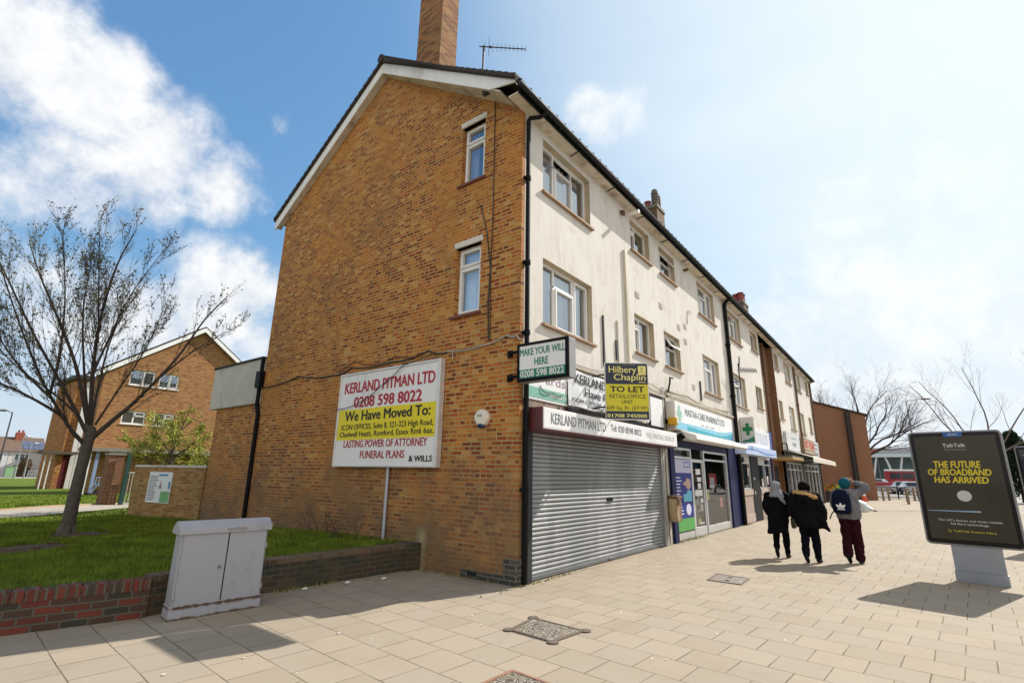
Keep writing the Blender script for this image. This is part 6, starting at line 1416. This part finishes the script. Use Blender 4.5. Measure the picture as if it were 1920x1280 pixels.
st2 = thing('produce_box', 'bright green display box beside the dark produce stall', 'display box', (40, -.4, 0))
mb = MB(); mb.box(39.9, 40.9, -.75, -.1, 0, .65); mb.build('base', M('stall_grey', (.25, .28, .22), .7), st2); mb = MB(); mb.box(39.85, 40.95, -.8, -.05, .65, 1.2); mb.build('top', M('lime_green', (.16, .50, .08), .5, var=.3, scale=6), st2)

# vehicles on the side road
def car(label, x, y, yaw, col, L=4.2, W=1.75, H=1.5):
    root = thing('car', label, 'car', (x, y, -.05), 'cars on the side road'); MX = Matrix.Translation((x, y, -.05)) @ Matrix.Rotation(yaw, 4, 'Z')
    P = [(-.5 * L, .35), (-.5 * L, .72), (-.47 * L, .92), (-.30 * L, .95), (-.17 * L, H - .05), (0, H), (.22 * L, H - .06), (.40 * L, .98), (.49 * L, .9), (.5 * L, .5), (.48 * L, .3), (-.46 * L, .28)]
    mb = MB(MX); rings_ = []
    for w, s in ((-W / 2, .94), (-W / 2 + .12, 1), (W / 2 - .12, 1), (W / 2, .94)): rings_.append([(px * (.985 if s < 1 else 1), w * (.86 if pz > 1.0 else 1), .3 + (pz - .3) * (s if pz > .95 else 1)) for px, pz in P])
    mb.loft(rings_); mb.build('body', M('car_%d' % int(sum(col) * 1000), col, .25, metal=.3, coat=.6, var=.03), root, bevel=.04)
    g_ = M('car_glass', (.015, .02, .025), .08)
    mb = MB(MX); w = W * .43 + .012
    for sgn in (-1, 1): mb.quad(*[(px, sgn * (w + .02), pz) for px, pz in ((-.25 * L, 1.0), (-.155 * L, H - .1), (.2 * L, H - .11), (.34 * L, 1.02))])
    mb.quad((-.305 * L, -W * .38, .98), (-.305 * L, W * .38, .98), (-.185 * L, W * .36, H - .09), (-.185 * L, -W * .36, H - .09)); mb.quad((.405 * L, -W * .38, 1.01), (.405 * L, W * .38, 1.01), (.245 * L, W * .36, H - .1), (.245 * L, -W * .36, H - .1)); mb.build('windows', g_, root)
    for sx in (-.31 * L, .31 * L):
        for sy in (-1, 1):
            mb = MB(MX); mb.cyl((sx, sy * (W / 2 - .18), .31), (sx, sy * (W / 2 + .005), .31), .31, None, 18); wh = mb.build('wheel', M('tyre', (.02, .02, .02), .8), root)
            mb = MB(MX); mb.cyl((sx, sy * (W / 2), .31), (sx, sy * (W / 2 + .012), .31), .19, None, 14); mb.build('rim', m_alu, wh)
    for sy in (-1, 1):
        mb = MB(MX); mb.box(-.505 * L, -.485 * L, sy * W * .36 - .12, sy * W * .36 + .12, .62, .78); mb.build('headlight', m_alu, root)
        mb = MB(MX); mb.box(.485 * L, .506 * L, sy * W * .38 - .1, sy * W * .38 + .1, .68, .88); mb.build('tail_light', M('tail_red', (.3, .01, .01), .3), root)
    mb = MB(MX); mb.box(-.512 * L, -.5 * L, -.26, .26, .42, .53); mb.build('number_plate', m_white, root)
    return root
car('white and red marked car at the left behind the guard railing', 74, -1.5, R(80), (.62, .62, .63), 4.6, 1.8, 1.75)
rs = MB(); rs.box(72.9, 73.09, -3.0, .5, .95, 1.3); o = rs.build('side_band', M('band_red', (.45, .03, .06), .4), bpy.data.objects['car'])
car('dark blue car in the middle on the side road', 77, -4.0, R(10), (.03, .035, .06)); car('silver car nearest to the advert panel on the side road', 72, -4.9, R(12), (.45, .46, .48)); car('white car half hidden by the advert panel edge', 66, -6.5, R(6), (.65, .65, .66))
bu = thing('bus', 'red single deck bus with white roof crossing behind the parked cars', 'bus', (90, -7, 0))
mb = MB(); mb.box(89, 91.5, -13.2, -1.9, .35, 2.85); mb.build('body', M('bus_red', (.33, .012, .02), .35, coat=.4), bu, bevel=.1)
mb = MB(); mb.box(88.98, 91.52, -13.15, -1.95, 2.85, 3.1); mb.build('roof', m_white, bu, bevel=.08)
for k in range(7): mb = MB(); mb.box(88.97, 88.995, -3.9 - 1.45 * k, -2.6 - 1.45 * k, 1.75, 2.6); mb.build('window', M('bus_glass', (.03, .04, .055), .1), bu)
for y in (-3.9, -10.6):
    for x in (89.0, 91.2): mb = MB(); mb.cyl((x - .02, y, .48), (x + .3, y, .48), .48, None, 18); mb.build('wheel', M('tyre', (.02, .02, .02)), bu)
# glass hall with raking white struts
gh = thing('glass_building', 'long pale glass fronted hall with raking white struts behind the bus', 'building', (130, -10, 0))
mb = MB(); mb.box(130, 150, -45, 9, 0, 6.2); mb.build('glass_wall', M('teal_glass', (.06, .115, .13), .12, var=.3, scale=.25), gh)
mb = MB(); mb.box(127.5, 152, -46, 10, 6.2, 7.0); mb.mat(1); mb.box(127.4, 152.1, -46.1, 10.1, 7.0, 8.1); mb.build('roof', [M('hall_fascia', (.62, .70, .72), .6), M('hall_roof', (.40, .42, .45), .6)], gh)
for k in range(12): y = 6 - 4.4 * k; mb = MB(); mb.tube([(128.6, y, 0), (128.2, y + 1.5, 6.3)], .2, 8); mb.tube([(128.6, y, 0), (128.2, y - 1.4, 6.3)], .2, 8); mb.build('strut', m_white, gh)
for k in range(26): y = 8 - 2 * k; mb = MB(); mb.box(129.9, 129.99, y, y + .12, 0, 6.2); mb.build('mullion', M('hall_mullion', (.3, .36, .38), .5), gh)
mb = MB(); mb.box(127.3, 127.39, -.2, 1.5, 7.3, 7.8); mb.build('red_sign', M('hall_red', (.4, .06, .05), .5), gh)
def lamp(label, x, y, h, d, arm, grp='street lamps', col=(.26, .27, .28)):
    root = thing('street_lamp', label, 'street lamp', (x, y, 0), grp); d = Vector(d).normalized(); p = Vector((x, y, 0)); mb = MB(); mb.tube([p, p + Vector((0, 0, 1.3)), p + Vector((0, 0, 1.32)), p + Vector((0, 0, h))], [.11, .11, .075, .05], 8); mb.build('post', M('lamp_grey%d' % int(col[0] * 100), col, .5, metal=.4), root)
    mb = MB(); e = p + d * arm + Vector((0, 0, h + .12)); mb.tube([p + Vector((0, 0, h - .1)), p + d * .2 + Vector((0, 0, h)), e], .035, 6); mb.build('arm', M('lamp_grey%d' % int(col[0] * 100), col), root)
    mb = MB(); mb.tube([e, e + d * .15, e + d * .75], [.06, .12, .08], 8); mb.build('lamp_head', M('lamp_head', (.16, .17, .18), .4), root)
lamp('grey street lamp with arm above the far pavement left of the advert panel', 62, -5.75, 9.85, (.05, -1, 0), 1.3)
lamp('tall dark street lamp at the far left beyond the lawn', 2.2, 60, 6.4, (-.6, .3, 0), .4, col=(.07, .07, .08)); lamp('short grey lamp post in front of the distant white houses', 8.0, 90, 5.4, (.5, .2, 0), .2); lamp('slim pale post beside the short lamp before the distant houses', 9.3, 92, 4.6, (.4, .2, 0), .15)

# ------------------------------------------------------------------ block of flats beyond the lawn
m_white2 = M('porch_white', (.66, .66, .66), .7, var=.06)
b2 = thing('flats_building', 'orange brick gabled block of flats beyond the lawn', 'building', (5.3, 28, 0))
FX0, FX1, FE, FA_, FY2 = 2.81, 13.54, 7.93, 11.87, 36.0
holes2 = [(4.18, 5.65, 7.06, 8.10), (5.90, 7.14, 7.06, 8.10), (4.16, 5.52, 4.45, 5.32), (6.02, 7.26, 4.45, 5.32)]
def P2(u, v, d): return (u, FY2 + d, v)
mb = MB(); top2 = lambda x: FE + (FA_ - FE) * (1 - abs(x - 8.17) / 5.37); holed(mb, P2, FX0, FX1, -.1, 8.12, holes2, .1, 0, 0, top=lambda x: max(8.12, top2(x)), extra=(8.17, 3.07, 13.28))
mb.quad((FX0, FY2, -.1), (FX0, 38, -.1), (FX0, 38, 7.93), (FX0, FY2, 8.12)); mb.quad((FX1, FY2, -.1), (FX1, 38, -.1), (FX1, 38, 7.93), (FX1, FY2, 7.93)); mb.quad((FX0, 38, -.1), (FX1, 38, -.1), (FX1, 38, 7.93), (8.17, 38, 11.8), (FX0, 38, 7.93)); mb.build('brick_wall', m_orange, b2)
mb = MB(); mb.box(FX0 + .1, FX1 - .1, 37, 37.1, 0, 7.9); mb.build('inner_wall', m_dark, b2)
for h in holes2: window(b2, P2, h, .08, [(0, .5, 0, 1, 0), (.5, 1, 0, 1, 2)] if h[3] > 6 else [(0, .5, 0, 1, 0), (.5, 1, .6, 1, 2), (.5, 1, 0, .6, 0)], cur='net', sill=(.06, m_white), seed=int(h[0] * 10), w=.08)
mb = MB()
for s in (-1, 1):
    xe = 8.17 + s * 5.9; ze = FE - .37
    mb.loft([[(8.17, 35.7, FA_ + .02), (8.17, 38.2, FA_ + .02), (8.17, 38.2, FA_ + .16), (8.17, 35.7, FA_ + .16)], [(xe, 35.7, ze), (xe, 38.2, ze), (xe, 38.2, ze + .14), (xe, 35.7, ze + .14)]])
mb.build('roof', m_tile, b2)
mb = MB()
for s in (-1, 1):
    xe = 8.17 + s * 5.87; ze = FE - .35
    mb.loft([[(8.17, 35.66, FA_ - .28), (8.17, 35.71, FA_ - .28), (8.17, 35.71, FA_ + .04), (8.17, 35.66, FA_ + .04)], [(xe, 35.66, ze - .28), (xe, 35.71, ze - .28), (xe, 35.71, ze + .02), (xe, 35.66, ze + .02)]])
mb.build('bargeboard', m_barge, b2)
mb = MB(); mb.box(2.3, 13.0, 34.8, 36, 2.58, 2.8); mb.build('canopy', M('canopy_grey', (.22, .20, .17), .9, var=.2), b2)
mb = MB(); mb.box(3.55, 9, 46, 52, -.1, 8.3); mb.build('stair_tower', m_stock2, b2)
mb = MB(); mb.box(3.3, 9.2, 45.6, 52.2, 8.3, 8.62); mb.build('tower_roof', M('dark_fascia', (.04, .035, .03), .8), b2)
mb = MB(); mb.box(4.1, 4.5, 45.85, 45.99, .0, 8.2); mb.box(4.28, 5.2, 45.2, 45.4, -.05, 3.8); mb.build('white_panel', m_white2, b2)
mb = MB(); mb.box(3.2, 3.54, 45.2, 47, -.1, 2.5); mb.build('porch_wall', m_stock2, b2); mb = MB(); mb.box(2.2, 4.27, 44.6, 46, 2.5, 2.7); mb.build('porch_roof', M('porch_dark', (.09, .075, .06), .8), b2)
mb = MB(); mb.box(3.6, 4.08, 45.92, 45.99, -.05, 2.45); mb.build('red_door', M('door_red', (.12, .012, .02), .5), b2)
for x, y, w, mm in ((2.45, 44.8, .07, m_white2), (2.75, 44.8, .07, m_white2), (2.72, 35.0, .09, m_white2), (3.05, 35.0, .16, M('post_blue', (.22, .28, .44), .5))): mb = MB(); mb.box(x, x + w, y, y + w, -.05, 2.55); mb.build('post', mm, b2)
mb = MB(); mb.box(5.0, 5.1, 45.7, 45.98, 6.0, 7.6); mb.build('stair_window', M('stair_glass', (.2, .22, .24), .2), b2)
m_redpier = brick_mat('red_pier_brick', [(0, (.17, .065, .03)), (.4, (.21, .075, .035)), (.7, (.13, .05, .025)), (.9, (.27, .11, .05))], (.28, .2, .14))
gp = thing('brick_pier', 'red brick gate pier on the lawn edge beside the dark green gate post', 'pier', (.55, 22.4, 0)); mb = MB(); mb.box(.42, .96, 22.2, 22.75, -.05, 2.15); mb.build('brickwork', m_redpier, gp); mb = MB(); mb.box(.38, 1.0, 22.15, 22.8, 2.15, 2.24); mb.build('cap', M('canopy_grey', (.22, .20, .17)), gp)
gt_ = thing('garden_gate', 'dark green gate post with a pale barred gate at the path end', 'gate', (1.1, 22, 0)); mb = MB(); mb.box(1.0, 1.14, 21.9, 22.05, 0, 2.3); mb.build('gate_post', M('gate_green', (.012, .05, .045), .5), gt_)
mb = MB()
for k in range(8): mb.box(1.2 + k * .12, 1.225 + k * .12, 21.97, 21.99, .15, 1.45)
mb.box(1.14, 2.2, 21.96, 22.0, .12, .17); mb.box(1.14, 2.2, 21.96, 22.0, 1.4, 1.45); mb.build('bars', M('gate_pale', (.40, .40, .36), .6), gt_)
tr = thing('trolley', 'pale blue metal wheeled trolley left on the grass', 'trolley', (3.0, 33, 0)); m_tb = M('trolley_blue', (.20, .30, .44), .4, metal=.3)
mb = MB()
for y in (32.7, 33.3): mb.tube([(2.55, y, .12), (2.85, y, .62), (2.88, y, 1.05), (3.45, y, 1.0)], .028, 6); mb.tube([(3.2, y, .12), (3.38, y, .6), (3.45, y, 1.0)], .028, 6)
mb.build('frame', m_tb, tr); mb = MB(); mb.box(2.8, 3.4, 32.7, 33.3, .56, .68)
for k in range(5): mb.box(2.86 + k * .13, 2.88 + k * .13, 32.69, 32.7, .68, 1.0)
mb.build('basket', m_tb, tr)
for x in (2.56, 3.2):
    for y in (32.7, 33.3): mb = MB(); mb.cyl((x, y - .02, .10), (x, y + .02, .10), .10, None, 12); mb.build('wheel', m_black, tr)
mb = MB(); mb.box(2.85, 3.15, 32.8, 33.2, .0, .34); tag(mb.build('storage_crate', M('crate_dark', (.03, .025, .025), .7), bevel=.01), 'small dark crate standing under the blue trolley', 'crate')

# ------------------------------------------------------------------ far houses across the road
def house(label, x0, x1, y, col, roofc, wins, seed):
    root = thing('house', label, 'house', (x0, y, 0), 'terraced houses across the far road'); E = 3.95
    mb = MB(); mb.box(x0, x1, y, y + 7, -.05, E); mb.build('wall', col, root)
    mb = MB(); mb.prism([(y - .3, E - .05), (y + 3.5, E + 2.3), (y + 7.3, E - .05)], 'x', x0 - .05 * seed, x1 + .05); mb.build('roof', roofc, root)
    for (u0, u1, z0, z1) in wins:
        n = max(2, int((u1 - u0) / .5)); mb = MB(); mb.box(u0 - .06, u1 + .06, y - .05, y - .002, z0 - .06, z1 + .06); f = mb.build('window', m_white, root)
        for k in range(n): mb = MB(); w = (u1 - u0) / n; mb.box(u0 + k * w + .04, u0 + (k + 1) * w - .04, y - .06, y - .049, z0, z1); mb.build('pane', M('far_pane', (.08, .10, .12), .15), f)
    return root
m_hroof = M('brown_roof', (.13, .085, .06), .9, var=.2, scale=1); m_hw1 = M('house_white', (.58, .59, .62), .8); m_hw2 = M('house_cream', (.62, .58, .54), .8)
house('pale blue white house at the far left edge across the road', 3.0, 9.8, 110, m_hw1, m_hroof, [(4.2, 5.6, 2.4, 3.4), (6.8, 9.2, 2.5, 3.4), (6.8, 9.0, .8, 1.8)], 1)
hx = house('cream house with solar panels across the far road', 9.85, 14.2, 110, m_hw2, m_hroof, [(10.6, 12.4, 2.5, 3.4), (10.6, 12.0, .8, 1.7)], 0)
house('pale grey house just left of the flats with dark gables', 14.3, 20, 104, M('house_grey', (.46, .47, .50), .8), m_hroof, [(14.6, 16.0, 2.3, 3.5), (16.6, 18.4, 2.3, 3.5), (14.6, 16.2, .7, 1.8)], 0)
mb = MB(); mb.box(10.5, 11.6, 112.6, 113.6, 5.2, 7.0); c = mb.build('chimney', M('red_chimney', (.28, .08, .05), .9), hx); mb = MB(); mb.cyl((10.8, 113, 7), (10.8, 113, 7.4), .15); mb.cyl((11.3, 113, 7), (11.3, 113, 7.4), .15); mb.build('chimney_pot', M('red_clay_pot', (.26, .05, .045)), c)
for k in range(4):
    for j in range(2):
        z0 = 4.2 + j * .72; y0 = 109.7 + (z0 - 3.9) * 1.617; mb = MB(); x = 11.4 + k * .68; mb.add([(x, y0 - .06, z0 + .05), (x + .64, y0 - .06, z0 + .05), (x + .64, y0 + 1.04, z0 + .73), (x, y0 + 1.04, z0 + .73)], [(0, 1, 2, 3)]); mb.build('solar_panel', M('solar_blue', (.10, .12, .17), .2), hx)
fw = thing('boundary_wall', 'dark brick front wall of the far houses', 'wall', (10, 106, 0)); mb = MB(); mb.box(9.6, 13.2, 106, 106.3, -.05, 1.2); mb.build('brickwork', M('far_wall', (.09, .05, .04), .9), fw)
ff = thing('picket_fence', 'white fence in front of the cream house', 'fence', (13, 105.8, 0)); mb = MB()
for k in range(9): mb.box(11.9 + k * .26, 12.08 + k * .26, 105.7, 105.75, 0, 1.15)
mb.box(11.9, 14.2, 105.76, 105.8, .3, .4); mb.box(11.9, 14.2, 105.76, 105.8, .8, .9); mb.build('pales', m_white, ff)
gc = thing('utility_cabinet', 'pale green roadside cabinet before the far houses', 'cabinet', (8.9, 98, 0)); mb = MB(); mb.box(8.2, 9.4, 98, 98.6, 0, 1.45); mb.build('case', M('pale_green_case', (.22, .38, .20), .6), gc, bevel=.03); mb = MB(); mb.box(8.15, 9.45, 97.95, 98.65, 1.45, 1.52); mb.build('lid', M('pale_green_case', (.22, .38, .2)), gc)
hb_ = thing('round_shrub', 'clipped round brown shrub before the cream house', 'shrub', (11.3, 105, 0)); mb = MB(); rr = random.Random(4)
for k in range(1800): v = rv(rr); p = Vector((11.3, 105, 1.75)) + Vector((v.x * .75, v.y * .75, v.z * 1.05)) * rr.uniform(.8, 1.02); s = rv(rr) * .12; t_ = v.cross(s).normalized() * .1; mb.quad(p - s, p + t_, p + s, p - t_)
mb.build('foliage', M('shrub_brown', (.085, .05, .02), .9, var=.4, scale=2), hb_); mb = MB(); mb.cyl((11.3, 105, 0), (11.3, 105, 1.2), .08); mb.build('stem', m_bark, hb_)
car('dark car parked at the far left beyond the lawn', 5.2, 96, R(5), (.05, .05, .06))
